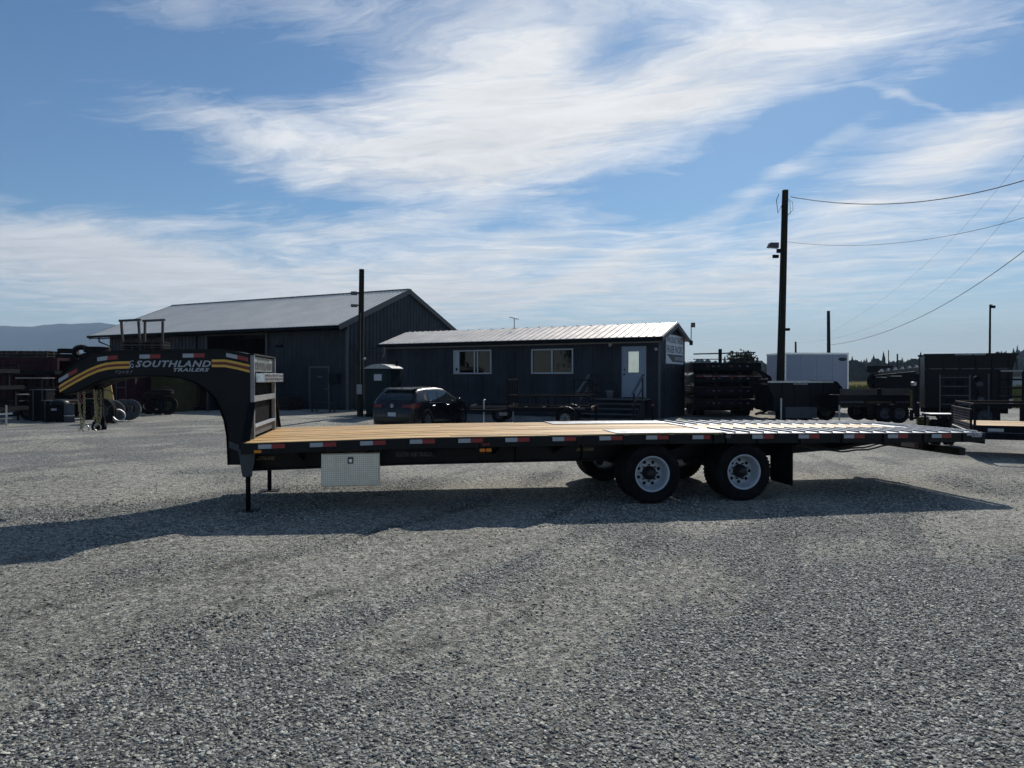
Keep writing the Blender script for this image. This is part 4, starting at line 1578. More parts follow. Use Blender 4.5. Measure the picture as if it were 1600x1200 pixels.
# ---- barn
BAZ = -R(27.4)
barn = empty('storage_barn', (-8.2, 36.0, 0.0), BAZ, 'large dark steel barn with pale metal gable roof and open doorway', 'barn')
BL, BW_, BH, BR = 18.7, 10.3, 4.34, 6.38
eo = 0.75                                   # eave overhang
bslope = (BR - BH) / (BW_ / 2)


def bz(y):
    return BH + 0.13 + bslope * (y if y < BW_ / 2 else BW_ - y)


DX0, DX1, DZ = -9.98, -5.5, 3.93             # big doorway
mb = MB()
corr(mb, -BL, DX0, BH + 0.13, 0, 0.0, 0.30, 0.03)
corr(mb, DX1, -2.42, BH + 0.13, 0, 0.0, 0.30, 0.03)
corr(mb, -1.14, 0.0, BH + 0.13, 0, 0.0, 0.30, 0.03)
corr(mb, -2.42, -1.14, BH + 0.13, 2.16, 0.0, 0.30, 0.03)
corr(mb, DX0, DX1, BH + 0.13, DZ, 0.0, 0.30, 0.03)
mb.build('front_cladding', M_BARN, barn)
mb = MB()
corr(mb, 0.0, BW_, bz, 0, 0.0, 0.30, 0.035, out=1, axis='y')
mb.build('gable_cladding', M_BARN, barn)
mb = MB()
corr(mb, -BL, 0.0, BH + 0.13, 0, BW_, 0.6, 0.03, out=1)
corr(mb, 0.0, BW_, bz, 0, -BL, 0.6, 0.03, out=-1, axis='y')
mb.build('rear_cladding', M_BARN, barn)
MB().box(-BL + 0.1, -0.1, 0.15, BW_ - 0.1, 0.0, 0.02).build('barn_floor', M_CONC, barn)
rf = MB()
roof_sheet(rf, -BL - 0.9, 0.12, -eo, BH - bslope * eo + 0.16, BW_ / 2, BR + 0.16, 0.30, 0.05)
rf.build('front_roof', M_ROOF, barn)
rf = MB()
roof_sheet(rf, -BL - 0.9, 0.12, BW_ + eo, BH - bslope * eo + 0.16, BW_ / 2, BR + 0.16, 0.6, 0.035)
rf.build('rear_roof', M_ROOF, barn)
mb = MB()
mb.bar((-BL - 0.92, BW_ / 2, BR + 0.19), (0.14, BW_ / 2, BR + 0.19), 0.30, 0.03)
mb.build('ridge_cap', M_TRIM, barn)
mb = MB()
mb.box(-BL - 0.9, 0.12, -eo - 0.13, -eo - 0.005, BH - bslope * eo + 0.0, BH - bslope * eo + 0.125)
mb.build('gutter', M_BLACK2, barn)
mb = MB()
mb.box(-BL - 0.88, 0.10, -eo + 0.01, -0.05, BH - bslope * eo - 0.04, BH - bslope * eo - 0.02)
mb.build('soffit', M_BLACK2, barn)
MB().box(-BL, 0.0, -0.045, -0.032, BH - 0.32, BH - 0.26).build('wall_trim', M_TRIML, barn)
for s in (0, 1):
    ya, yb = (-eo, BW_ / 2) if s == 0 else (BW_ + eo, BW_ / 2)
    mb = MB()
    mb.bar((0.14, ya, BH - bslope * eo + 0.03), (0.14, yb, BR + 0.06), 0.03, 0.26)
    mb.build('gable_trim', M_TRIM, barn)
    mb = MB()
    mb.bar((-BL - 0.92, ya, BH - bslope * eo + 0.03), (-BL - 0.92, yb, BR + 0.06), 0.03, 0.26)
    mb.build('gable_trim', M_TRIM, barn)
mb = MB()
mb.box(-0.06, 0.05, -0.05, -0.034, 0, BH - 0.05)
mb.box(0.037, 0.05, -0.034, 0.06, 0, BH - 0.05)
mb.build('corner_trim', M_TRIM, barn)
for a, b_ in ((DX0 - 0.14, DX0), (DX1, DX1 + 0.14)):
    MB().box(a, b_, -0.09, -0.031, 0, DZ + 0.001).build('door_post', M_TRIM, barn)
MB().box(DX0 - 0.14, DX1 + 0.14, -0.09, -0.031, DZ + 0.002, DZ + 0.2).build('door_lintel', M_TRIM, barn)
MB().box(DX0 - 0.95, DX0 - 0.85, -0.07, -0.031, 0, BH - 0.33).build('panel_trim', M_BLACK2, barn)
dr = MB().box(-2.36, -1.2, -0.02, 0.03, 0.03, 2.10).build('side_door', M_DOORD, barn)
MB().box(-1.34, -1.29, -0.06, -0.0205, 1.0, 1.06).build('handle', M_GALV, dr)
MB().box(-1.95, -1.62, -0.0225, -0.0205, 1.62, 1.70).build('notice', M_LETTER2, dr)
mb = MB()
mb.box(-2.46, -2.365, -0.06, -0.031, 0, 2.2)
mb.box(-1.195, -1.10, -0.06, -0.031, 0, 2.2)
mb.box(-2.3649, -1.1951, -0.06, -0.031, 2.105, 2.2)
mb.build('door_frame', M_TRIM, barn)
MB().box(-1.0, -0.45, -0.25, -0.036, 1.35, 1.85).build('meter_box', M_PLASTIC_G, barn, bevel=0.02)
mb = MB()
mb.box(-4.7, -4.3, -0.14, -0.036, 3.22, 3.34)
mb.box(-4.62, -4.45, -0.20, -0.141, 3.20, 3.30)
mb.build('wall_light', M_BLACK2, barn)
MB().tube([(-BL + 0.2, -eo - 0.06, BH - 0.3), (-BL + 0.2, -eo - 0.05, BH - 0.55), (-BL + 0.2, -0.10, BH - 0.8), (-BL + 0.2, -0.08, 0.1)], 0.045, 8).build('downpipe', M_BLACK2, barn)
MB().tube([(0.10, 0.5, 3.05), (0.09, 3.0, 3.0), (0.09, 6.0, 2.75), (0.09, 8.6, 2.7)], 0.015, 5).build('wall_cable', M_CABLE, barn)
# a brown workbench and a shelf seen inside the doorway
wb = empty('workbench', barn.matrix_basis @ Vector((-8.4, 7.5, 0.02)), BAZ, 'brown workbench standing in the dark inside the barn doorway', 'workbench')
MB().box(-1, 1, -0.35, 0.35, 0.82, 0.88).build('bench_top', M_WOODBROWN, wb)
for x in (-0.92, 0.92):
    for y in (-0.28, 0.28):
        MB().box(x - 0.04, x + 0.04, y - 0.04, y + 0.04, 0, 0.819).build('leg', M_WOODBROWN, wb)


# ---- office
OAZ = -R(28.3)
OO = Vector((5.72, 28.0, 0.0))
off = empty('site_office', OO, OAZ, 'long charcoal portable office with white ribbed roof, two sliding windows and pale door', 'office')
OL, OW, OH, ORZ = 13.2, 3.6, 3.24, 3.80
OPEN = [(-9.46, -7.50, 1.78, 2.84), (-5.55, -3.63, 1.78, 2.82), (-1.53, -0.53, 0.82, 2.85)]
# board siding: one panel per 0.4 m, cut round the openings
x = -OL
edges = sorted(set([-OL, 0.0] + [e for o_ in OPEN for e in (o_[0], o_[1])]))
for a, b_ in zip(edges, edges[1:]):
    n = max(1, int(round((b_ - a) / 0.405)))
    op = next((o_ for o_ in OPEN if o_[0] <= (a + b_) / 2 <= o_[1]), None)
    for i in range(n):
        xa, xb = a + (b_ - a) * i / n, a + (b_ - a) * (i + 1) / n
        for z0, z1 in ([(0.02, OH)] if op is None else [(0.02, op[2]), (op[3], OH)]):
            mb = MB()
            mb.box(xa + 0.009, xb - 0.009, -0.02, 0.0, z0, z1)
            mb.box(xa + 0.13, xa + 0.137, -0.0235, -0.0205, z0, z1)
            mb.box(xa + 0.262, xa + 0.269, -0.0235, -0.0205, z0, z1)
            mb.build('siding_panel', M_SIDING, off)
mb = MB()                                  # backing walls behind the siding
for a, b_ in zip(edges, edges[1:]):
    op = next((o_ for o_ in OPEN if o_[0] <= (a + b_) / 2 <= o_[1]), None)
    for z0, z1 in ([(0.0, OH)] if op is None else [(0.0, op[2]), (op[3], OH)]):
        mb.box(a, b_, 0.001, 0.08, z0, z1)
mb.box(-OL, 0.0, OW - 0.08, OW, 0.0, OH)
mb.box(-OL, -OL + 0.08, 0.081, OW - 0.081, 0.0, OH)
mb.box(-OL + 0.1, -0.1, 0.1, OW - 0.1, 0.72, 0.80)
mb.build('wall', M_SIDING, off)
oslope = (ORZ - OH) / (OW / 2)
n = 9
for i in range(n):                          # gable end boards
    ya, yb = OW * i / n, OW * (i + 1) / n
    za, zb_ = OH + oslope * min(ya, OW - ya), OH + oslope * min(yb, OW - yb)
    zm = max(za, zb_)
    mb = MB()
    pol = [(ya + 0.005, 0.02), (yb - 0.005, 0.02), (yb - 0.005, zb_), (ya + 0.005, za)]
    if ya < OW / 2 < yb:
        pol = pol[:3] + [(OW / 2, ORZ)] + pol[3:]
    mb.prism(pol, 0.0, 0.02, 'yz')
    mb.box(0.0205, 0.0235, ya + 0.13, ya + 0.137, 0.02, min(za, zb_))
    mb.box(0.0205, 0.0235, ya + 0.262, ya + 0.269, 0.02, min(za, zb_))
    mb.build('siding_panel', M_SIDING, off)
mb = MB()
mb.prism([(0.0, 0), (OW, 0), (OW, OH), (OW / 2, ORZ), (0, OH)], -0.08, -0.001, 'yz')
mb.build('gable_wall', M_SIDING, off)
rf = MB()
roof_sheet(rf, -OL - 0.25, 0.20, -0.34, OH - oslope * 0.34 + 0.07, OW / 2, ORZ + 0.07, 0.305, 0.028)
rf.build('front_roof', M_ROOFW, off)
rf = MB()
roof_sheet(rf, -OL - 0.25, 0.20, OW + 0.34, OH - oslope * 0.34 + 0.07, OW / 2, ORZ + 0.07, 0.61, 0.028)
rf.build('rear_roof', M_ROOFW, off)
MB().box(-OL - 0.25, 0.2, -0.45, -0.345, OH - 0.20, OH - 0.06).build('gutter', M_BLACK2, off)
MB().box(-OL - 0.24, 0.19, -0.344, -0.06, OH - 0.185, OH - 0.165).build('soffit', M_TRIM, off)
MB().box(-OL, 0.0, -0.06, -0.026, OH - 0.26, OH - 0.205).build('wall_trim', M_TRIML, off)
for s in (0, 1):
    ya = -0.34 if s == 0 else OW + 0.34
    mb = MB()
    mb.bar((0.215, ya, OH - oslope * 0.34 - 0.03), (0.215, OW / 2, ORZ - 0.03), 0.025, 0.17)
    mb.build('gable_trim', M_TRIM, off)
    mb = MB()
    mb.bar((-OL - 0.265, ya, OH - oslope * 0.34 - 0.03), (-OL - 0.265, OW / 2, ORZ - 0.03), 0.025, 0.17)
    mb.build('gable_trim', M_TRIM, off)
MB().box(-0.05, 0.045, -0.05, -0.026, 0.0, OH - 0.2).build('corner_trim', M_TRIM, off)
MB().tube([(-OL + 0.15, -0.40, OH - 0.2), (-OL + 0.15, -0.38, OH - 0.42), (-OL - 0.10, -0.12, OH - 0.60), (-OL - 0.16, -0.1, OH - 0.62)], 0.045, 8).build('downpipe', M_TRIML, off)

for i, (a, b_, z0, z1) in enumerate(OPEN[:2]):
    w = MB()
    t = 0.055
    w.box(a, b_, -0.045, 0.05, z0, z0 + t)
    w.box(a, b_, -0.045, 0.05, z1 - t, z1)
    w.box(a, a + t, -0.045, 0.05, z0 + t + 0.0005, z1 - t - 0.0005)
    w.box(b_ - t, b_, -0.045, 0.05, z0 + t + 0.0005, z1 - t - 0.0005)
    wo_ = w.build('window_frame', M_WINF, off)
    if i == 0:
        MB().box(a + 0.06, a + 0.25, -0.02, 0.02, z0 + 0.06, z1 - 0.06).build('filler_panel', M_WINF, wo_)
        MB().box(a + 0.11, a + 0.20, -0.028, -0.021, z0 + 0.15, z0 + 0.27).build('vent_knob', M_BLACK2, wo_)
        m0, m1 = a + 0.25, a + 1.12
        sb_ = MB()
        sb_.box(m0 + 0.001, m0 + 0.05, -0.03, 0.03, z0 + 0.057, z1 - 0.057)
        sb_.box(m1 - 0.06, m1, -0.03, 0.03, z0 + 0.057, z1 - 0.057)
        sb_.build('sash', M_WINF, wo_)
        MB().box(m0 + 0.05, m1 - 0.06, 0.012, 0.018, z0 + 0.057, z1 - 0.057).build('pane', M_GLASS, wo_)
        MB().box(m1 + 0.001, b_ - t, 0.012, 0.018, z0 + 0.057, z1 - 0.057).build('pane', M_GLASS, wo_)
        MB().box(m1 + 0.11, m1 + 0.16, -0.03, 0.01, z0 + 0.057, z1 - 0.057).build('mullion', M_WINF, wo_)
    else:
        m0 = (a + b_) / 2
        MB().box(m0 - 0.03, m0 + 0.03, -0.035, 0.03, z0 + 0.057, z1 - 0.057).build('mullion', M_WINF, wo_)
        MB().box(a + t, m0 - 0.031, 0.012, 0.018, z0 + 0.057, z1 - 0.057).build('pane', M_GLASS, wo_)
        MB().box(m0 + 0.031, b_ - t, 0.012, 0.018, z0 + 0.057, z1 - 0.057).build('pane', M_GLASS, wo_)
    # blinds and a light object inside, seen faintly through the glass edge
a, b_, z0, z1 = OPEN[2]
dr = MB()
dr.box(a + 0.045, a + 0.24, -0.03, 0.02, z0 + 0.03, z1 - 0.045)
dr.box(a + 0.72, b_ - 0.045, -0.03, 0.02, z0 + 0.03, z1 - 0.045)
dr.box(a + 0.2401, a + 0.7199, -0.03, 0.02, z0 + 0.03, z0 + 1.0)
dr.box(a + 0.2401, a + 0.7199, -0.03, 0.02, z1 - 0.20, z1 - 0.045)
dr = dr.build('door', M_DOORW, off)
MB().box(a + 0.245, a + 0.715, -0.012, -0.004, z0 + 1.003, z1 - 0.203).build('pane', M_GLASSB, dr)
fm = MB()
fm.box(a + 0.235, a + 0.255, -0.045, -0.0305, z0 + 0.98, z1 - 0.18)
fm.box(a + 0.705, a + 0.725, -0.045, -0.0305, z0 + 0.98, z1 - 0.18)
fm.box(a + 0.256, a + 0.704, -0.045, -0.0305, z0 + 0.98, z0 + 1.0)
fm.box(a + 0.256, a + 0.704, -0.045, -0.0305, z1 - 0.2, z1 - 0.18)
fm.build('window_frame', M_DOORW, dr)
MB().lathe([(0.0, -0.10), (0.03, -0.095), (0.034, -0.07), (0.02, -0.031)], (a + 0.115, 0, z0 + 0.93), 'y', 12).build('handle', M_BLACK2, dr)
MB().lathe([(0.0, -0.06), (0.028, -0.055), (0.03, -0.031)], (a + 0.115, 0, z0 + 1.12), 'y', 12).build('deadbolt', M_BLACK2, dr)
mb = MB()
mb.box(a, a + 0.04, -0.05, 0.03, z0, z1)
mb.box(b_ - 0.04, b_, -0.05, 0.03, z0, z1)
mb.box(a + 0.041, b_ - 0.041, -0.05, 0.03, z1 - 0.04, z1)
mb.build('door_frame', M_DOORW, off)
mb = MB()
mb.box(-2.05, -1.90, -0.14, -0.026, 2.93, 3.0)
mb.box(-2.02, -1.93, -0.19, -0.141, 2.86, 2.98)
mb.build('wall_light', M_PLASTIC_W, off)
MB().lathe([(0.0, -0.12), (0.05, -0.115), (0.06, -0.09), (0.06, -0.026)], (-0.13, 0, 2.72), 'y', 12).build('security_camera', M_WHITE, off)
# sign on the gable end, facing +x
sg = MB().box(0.030, 0.045, 0.70, 3.26, 2.18, 3.36).build('sign_board', M_SIGN, off)


def gsign(t, y, z, h, w, m_=M_BLACKL, d=0.0465, **k):
    lettering(t, h / 0.72, MX((d, y, z), (0, 1, 0), (0, 0, 1)), m_, sg, width=w, **k)


gsign('WHOLESALE TRAILERS', 0.78, 3.03, 0.24, 2.40, offset=0.004)
gsign('FRASER PACIFIC', 0.78, 2.62, 0.30, 2.40, offset=0.006)
mb = MB()
mb.prism([(0.80, 2.56), (1.95, 2.56), (1.95, 2.26), (1.60, 2.26)], 0.0455, 0.0475, 'yz')
mb.prism([(1.97, 2.56), (3.16, 2.56), (3.16, 2.26), (1.97, 2.26)], 0.0455, 0.0475, 'yz')
mb.build('sign_swoosh', M_BLACKL, sg)
gsign('ENTERPRISES', 2.02, 2.33, 0.14, 1.08, M_WHITE, d=0.0482, offset=0.004)
# steps and landing with sloping handrails
stp = empty('entry_steps', OO, OAZ, 'dark timber steps with sloping handrails below the pale office door', 'steps')
MB().box(-2.50, -0.30, -1.05, -0.06, 0.76, 0.81).build('landing', M_TRIM, stp)
for k in range(4):
    z = 0.60 - k * 0.185
    MB().box(-2.45, -0.35, -1.36 - k * 0.27, -1.07 - k * 0.27, z, z + 0.04).build('tread', M_TRIM, stp)
for xx in (-2.52, -0.33):
    mb = MB()
    mb.prism([(-1.0, 0.0), (-1.0, 0.755), (-1.06, 0.755), (-2.2, 0.02), (-2.2, 0.0)], xx, xx + 0.045, 'yz')
    mb.build('stringer', M_WOODBROWN, stp)
    mb = MB()
    mb.box(xx - 0.05, xx - 0.005, -1.05, -0.96, 0.0, 1.68)
    mb.box(xx - 0.05, xx - 0.005, -2.05, -1.96, 0.0, 1.05)
    mb.build('rail_post', M_WOODBROWN, stp)
    mb = MB()
    mb.bar((xx - 0.03, -2.15, 1.02), (xx - 0.03, -0.90, 1.74), 0.09, 0.045)
    mb.bar((xx - 0.03, -2.1, 0.62), (xx - 0.03, -0.95, 1.28), 0.035, 0.07)
    mb.build('handrail', M_TRIM, stp)
mb = MB()
for zz in (1.66, 1.3, 1.0):
    mb.box(-2.54, -2.50, -0.95, -0.08, zz, zz + 0.07)
mb.build('guard_rail', M_WOODBROWN, stp)
pot = empty('planter_pot', OO + Matrix.Rotation(OAZ, 3, 'Z') @ Vector((-1.88, -0.45, 0.81)), 0, 'pale grey tapered pot standing on the landing left of the door', 'planter')
MB().lathe([(0.0, 0.0), (0.12, 0.0), (0.15, 0.26), (0.16, 0.27), (0.16, 0.30), (0.14, 0.30), (0.13, 0.26), (0.0, 0.25)], (0, 0, 0), 'z', 18).build('pot', M_TRIML, pot)
# antenna on the ridge
q = OO + Matrix.Rotation(OAZ, 3, 'Z') @ Vector((-7.35, OW / 2, ORZ + 0.08))
an = empty('roof_antenna', q, R(12), 'thin television aerial standing on the ridge of the white office roof', 'antenna')
MB().tube([(0, 0, 0), (0, 0, 0.45)], 0.018, 6).build('mast', M_TRIM, an)
mb = MB()
mb.tube([(-0.22, 0, 0.50), (0.20, 0, 0.40)], 0.012, 5)
for k in range(5):
    x = -0.2 + 0.09 * k
    mb.tube([(x, -0.22 + 0.02 * k, 0.495 - 0.02 * k), (x, 0.22 - 0.02 * k, 0.495 - 0.02 * k)], 0.008, 5)
mb.build('aerial_bars', M_TRIM, an)
q = OO + Matrix.Rotation(OAZ, 3, 'Z') @ Vector((0.24, OW + 0.2, OH - 0.05))
an = empty('yard_sensor', q, 0, 'small square sensor on a short mast at the gable corner of the office', 'sensor')
MB().tube([(0, 0, -0.12), (0, 0, 0.72)], 0.02, 6).build('mast', M_TRIML, an)
MB().box(-0.0, 0.16, -0.05, 0.05, 0.60, 0.80).build('sensor_head', M_TRIM, an)
MB().box(-0.06, 0.06, -0.06, 0.06, -0.17, 0.02).build('bracket', M_BLACK2, an)


# ---- portable toilet
pt = empty('portable_toilet', (-5.35, 30.2, 0.0), R(-14), 'teal green portable toilet with pale arched roof beside the office', 'portable toilet')
MB().box(-0.58, 0.58, -0.58, 0.58, 0.0, 0.10).build('skid_base', M_BLACK2, pt)
mb = MB()
for i in range(4):
    pass
mb.box(-0.55, 0.55, -0.55, -0.52, 0.10, 1.98)
mb.box(-0.55, 0.55, 0.52, 0.55, 0.10, 1.98)
mb.box(-0.55, -0.52, -0.519, 0.519, 0.10, 1.98)
mb.box(0.52, 0.55, -0.519, 0.519, 0.10, 1.98)
for k in range(5):
    x = 0.552
    mb.box(x, x + 0.012, -0.42 + k * 0.19, -0.36 + k * 0.19, 0.2, 1.9)
mb.build('cabin', M_PLASTIC_G, pt)
MB().box(-0.40, 0.40, -0.575, -0.552, 0.14, 1.90).build('door', M_PLASTIC_G, pt, bevel=0.006)
MB().box(-0.18, 0.16, -0.580, -0.576, 1.50, 1.76).build('notice', M_WHITE, pt)
vs, fs = [], []
P = []
for k in range(9):
    t = -1 + 2 * k / 8
    P.append((t * 0.60, 2.0 + 0.16 * (1 - t * t)))
mb = MB()
mb.prism([(-0.62, 1.99), (0.62, 1.99)] + [(x, z + 0.02) for x, z in reversed(P)], -0.60, 0.60)
mb.build('roof', M_PLASTIC_W, pt)
MB().tube([(0.4, 0.4, 2.05), (0.4, 0.4, 2.35)], 0.05, 8).build('vent_pipe', M_BLACK2, pt)


# ------------------------------------------------------------------ poles and wires
def pole(px_b, Y, py_top, px_t, r0, r1, label, name='utility_pole', cat='pole', mat_=None, group=None):
    b_ = at(px_b, 600, Y)
    b_.z = gh(b_.x, b_.y) - 0.02 if Y < 50 else -0.25
    t = at(px_t, py_top, Y)
    ro = empty(name, b_, 0, label, cat, group)
    mb = MB()
    P = [Vector((0, 0, 0)).lerp(t - b_, k / 6) for k in range(7)]
    mb.tube(P, r0, 12, r1)
    mb.build('pole_shaft', mat_ or M_POLE, ro)
    return ro, t - b_


p1, t1 = pole(562.5, 30.0, 421, 565.5, 0.13, 0.105, 'weathered square topped pole standing in front of the barn corner')
for k, (z, nm) in enumerate(((5.05, 'floodlight'), (4.55, 'floodlight'))):
    mb = MB()
    mb.box(-0.34, -0.10, -0.16, -0.02, z, z + 0.14 - 0.03 * k, M=Matrix.Rotation(0.0, 4, 'X'))
    fl = mb.build('floodlight', M_TRIM, p1)
    MB().box(-0.1, 0.0, -0.12, -0.06, z + 0.05, z + 0.10).build('bracket', M_BLACK2, fl)
MB().box(-0.10, 0.10, -0.19, -0.115, 0.95, 1.35).build('switch_box', M_TRIML, p1)
MB().tube([(0.04, -0.13, 1.3), (0.05, -0.135, 2.7), (0.06, -0.13, 4.3)], 0.022, 6).build('conduit', M_TRIM, p1)
MB().lathe([(0.0, 0.0), (0.07, 0.02), (0.07, 0.08), (0.0, 0.12)], (0.2, -0.1, 2.35), 'z', 10).build('insulator', M_PLASTIC_W, p1)

p2, t2 = pole(1218, 28.0, 298, 1226, 0.155, 0.115, 'tall dark timber utility pole rising behind the black dump trailer')
zt2 = t2.z
mb = MB()
mb.prism([(-0.50, 6.70 - 0.05), (-0.10, 6.62), (-0.10, 6.82), (-0.42, 6.82)], -0.17, 0.08)
fl = mb.build('floodlight', M_GREY, p2)
MB().box(-0.12, 0.1, -0.05, 0.05, 6.45, 6.60).build('bracket', M_BLACK2, fl)
MB().box(-0.28, -0.06, -0.06, 0.04, 6.25, 6.37).build('security_camera', M_BLACK2, p2)
MB().box(0.14, 0.38, -0.05, 0.05, 3.44, 3.54).build('wall_light', M_BLACK2, p2)
MB().tube([(-0.03, -0.12, 3.6), (0.0, -0.125, 6.2), (0.02, -0.12, zt2 - 0.6), (-0.12, -0.1, zt2 - 0.9), (-0.16, -0.05, zt2 - 0.4), (-0.05, 0, zt2 - 0.15)], 0.014, 5).build('conduit', M_CABLE, p2)
for k in range(3):
    x = 0.30 + 0.10 * k
    MB().tube([(0.17 + 0.03 * k, 0, zt2 - 0.28), (x - 0.02, 0, zt2 - 0.45), (x, 0, zt2 - 0.75 - 0.15 * (k % 2)), (0.20 + 0.02 * k, 0, zt2 - 1.0)], 0.008, 5).build('drip_loop', M_CABLE, p2)
MB().lathe([(0.0, 0.0), (0.05, 0.01), (0.05, 0.10), (0.0, 0.12)], (0.24, 0, zt2 - 0.31), 'z', 10).build('insulator', M_BLACK2, p2)

p3, t3 = pole(1295.5, 72.0, 486, 1294, 0.20, 0.15, 'distant bare pole rising behind the right end of the white cargo trailer')
p4, t4 = pole(1243.5, 130.0, 534, 1243, 0.22, 0.16, 'farthest thin pole above the left part of the white cargo trailer')
p5, t5 = pole(1546, 62.0, 476, 1546.5, 0.10, 0.075, 'slim steel street lamp with short arm above the tall dump trailer', 'street_lamp', 'street lamp', M_BLACK2)
mb = MB()
mb.tube([(0, 0, t5.z - 0.05), (0.2, 0, t5.z - 0.02)], 0.04, 6)
mb.box(0.12, 0.42, -0.10, 0.10, t5.z - 0.30, t5.z - 0.08)
mb.build('lamp_head', M_BLACK2, p5)
p6, t6 = pole(1402, 150.0, 553, 1402, 0.2, 0.15, 'short far pole among the valley trees beyond the stacked trailers')
p7, t7 = pole(1588, 110.0, 560, 1588, 0.2, 0.15, 'far pole in front of the wooded rise at the right edge')
# poles beyond the frame that carry the far ends of the wires
ends = []
for i, (x, y, z) in enumerate(((17.5, 17.0, 9.6), (34.0, 30.0, 21.0))):
    e = empty('utility_pole', (x, y, 0), 0, ('timber utility pole at the right beyond the yard gate', 'tall utility pole farthest to the right of the yard')[i], 'pole')
    mb = MB()
    mb.tube([(0, 0, 0), (0, 0, z)], 0.16, 12, 0.12)
    mb.build('pole_shaft', M_POLE, e)


def wire(pts3, r, label, n=28):
    """smooth wire through 3 points"""
    a, m_, b_ = [Vector(p) for p in pts3]
    # quadratic through the three with parameter of m by length
    s = (m_ - a).length / ((m_ - a).length + (b_ - m_).length)
    P = []
    for k in range(n + 1):
        t = k / n
        l0 = (t - s) * (t - 1) / ((0 - s) * (0 - 1))
        l1 = t * (t - 1) / (s * (s - 1))
        l2 = t * (t - s) / (1 - s)
        P.append(a * l0 + m_ * l1 + b_ * l2)
    mb = MB()
    mb.tube(P, r, 5)
    return tag(mb.build('overhead_wire', M_CABLE), label, 'wire')


wire((at(1234, 308, 28.0), at(1400, 318.5, 24.5), at(1660, 262, 19.5)), 0.016, 'thick twisted service cable sagging from the top of the tall pole')
wire((at(1228, 378, 28.0), at(1345, 383.5, 25.5), at(1680, 314, 19.5)), 0.008, 'thin wire leaving the tall pole beside its floodlight')
wire((at(1297, 539, 72.0), at(1400, 512, 55.0), at(1680, 326, 30.0)), 0.018, 'dark wire climbing from the distant bare pole to the right edge')
wire((at(1297, 520, 72.0), at(1420, 435, 52.0), at(1680, 130, 26.0)), 0.005, 'faintest thin wire climbing steeply to the right')
wire((at(1243, 536, 130.0), at(1440, 468, 70.0), at(1680, 190, 34.0)), 0.007, 'faint thin wire climbing from the farthest pole')

# ------------------------------------------------------------------ yard things
def simple_tyre(name='tyre', Rr=0.37, ri=0.20, w=0.22, m_=None, parent=None, n=24):
    prof = [(ri, -w * 0.40), (ri + 0.02, -w * 0.48), (Rr - 0.05, -w * 0.5), (Rr - 0.012, -w * 0.42), (Rr, -w * 0.33), (Rr, -0.02), (Rr - 0.01, -0.012), (Rr - 0.01, 0.012), (Rr, 0.02), (Rr, w * 0.33), (Rr - 0.012, w * 0.42), (Rr - 0.05, w * 0.5), (ri + 0.02, w * 0.48), (ri, w * 0.40)]
    mb = MB()
    mb.lathe(prof, (0, 0, 0), 'y', n, closed=True)
    for k in range(20):
        t = 2 * math.pi * k / 20
        for s in (-1, 1):
            mb.box(-0.02, 0.02, s * w * 0.38 - 0.012, s * w * 0.38 + 0.012, Rr - 0.02, Rr + 0.002, M=Matrix.Rotation(-t, 4, 'Y'))
    return mb.build(name, m_ or M_RUBBER, parent)


def spoke_rim(parent, ri=0.19, m_=None, spokes=5):
    mb = MB()
    mb.lathe([(ri + 0.005, -0.09), (ri + 0.005, -0.075), (ri - 0.015, -0.07), (ri - 0.03, -0.01), (ri - 0.02, 0.08)], (0, 0, 0), 'y', 24)
    mb.lathe([(0.0, -0.06), (0.045, -0.06), (0.05, -0.02), (0.0, -0.02)], (0, 0, 0), 'y', 12)
    for k in range(spokes):
        t = 2 * math.pi * k / spokes
        M = Matrix.Rotation(t, 4, 'Y')
        mb.box(-0.022, 0.022, -0.062, -0.035, 0.03, ri - 0.015, M=M)
    return mb.build('rim', m_ or M_GALV, parent)


def wheel_on(parent, x, y, r=0.36, ri=0.2, w=0.2, side=-1, rimmat=None):
    t = simple_tyre('tyre', r, ri, w, M_RUBBER, parent, 20)
    t.location = (x, y, r)
    if side > 0:
        t.rotation_euler = (0, 0, math.pi)
    mb = MB()
    mb.lathe([(ri + 0.004, -w * 0.45), (ri - 0.012, -w * 0.42), (ri - 0.03, -0.02), (0.08, -0.03), (0.06, -w * 0.5), (0.0, -w * 0.5)], (0, 0, 0), 'y', 20)
    mb.build('rim', rimmat or M_GREY, t)
    return t


# ---- car: black hatchback
CARL = 4.26
car = empty('parked_car', (-4.05, 24.37, gh(-3.6, 25.0)), 0, 'black five-door hatchback parked rear first before the office', 'car')
# local x runs from the rear bumper to the nose, y to the car's left
CA = R(66.0)
car.rotation_euler = (0, 0, CA)
WX = (0.86, 3.42)


def zt(x):
    return float(np.interp(x, [0, 0.03, 0.10, 0.16, 0.30, 0.46, 0.60, 1.2, 1.9, 2.35, 2.75, 3.12, 3.4, 3.9, 4.12, 4.22, CARL],
                           [0.50, 0.84, 0.93, 0.985, 1.16, 1.34, 1.395, 1.445, 1.452, 1.41, 1.20, 0.985, 0.93, 0.86, 0.78, 0.66, 0.5]))


def hwid(x):
    return float(np.interp(x, [0, 0.05, 0.25, 0.7, 2.0, 3.3, 3.9, 4.15, CARL], [0.70, 0.80, 0.87, 0.895, 0.90, 0.89, 0.83, 0.70, 0.50]))


def half(x, z):
    h = hwid(x)
    if z < 0.55:
        return h * (0.955 + 0.045 * z / 0.55)
    if z < 0.92:
        return h * (1 - 0.02 * (z - 0.55) / 0.37)
    return h * (0.98 - 0.30 * ((z - 0.92) / 0.55) ** 1.15)


def zb(x):
    b_ = 0.20
    for w in WX:
        d = 0.36 ** 2 - (x - w) ** 2
        if d > 0:
            b_ = max(b_, 0.31 + math.sqrt(d))
    return b_


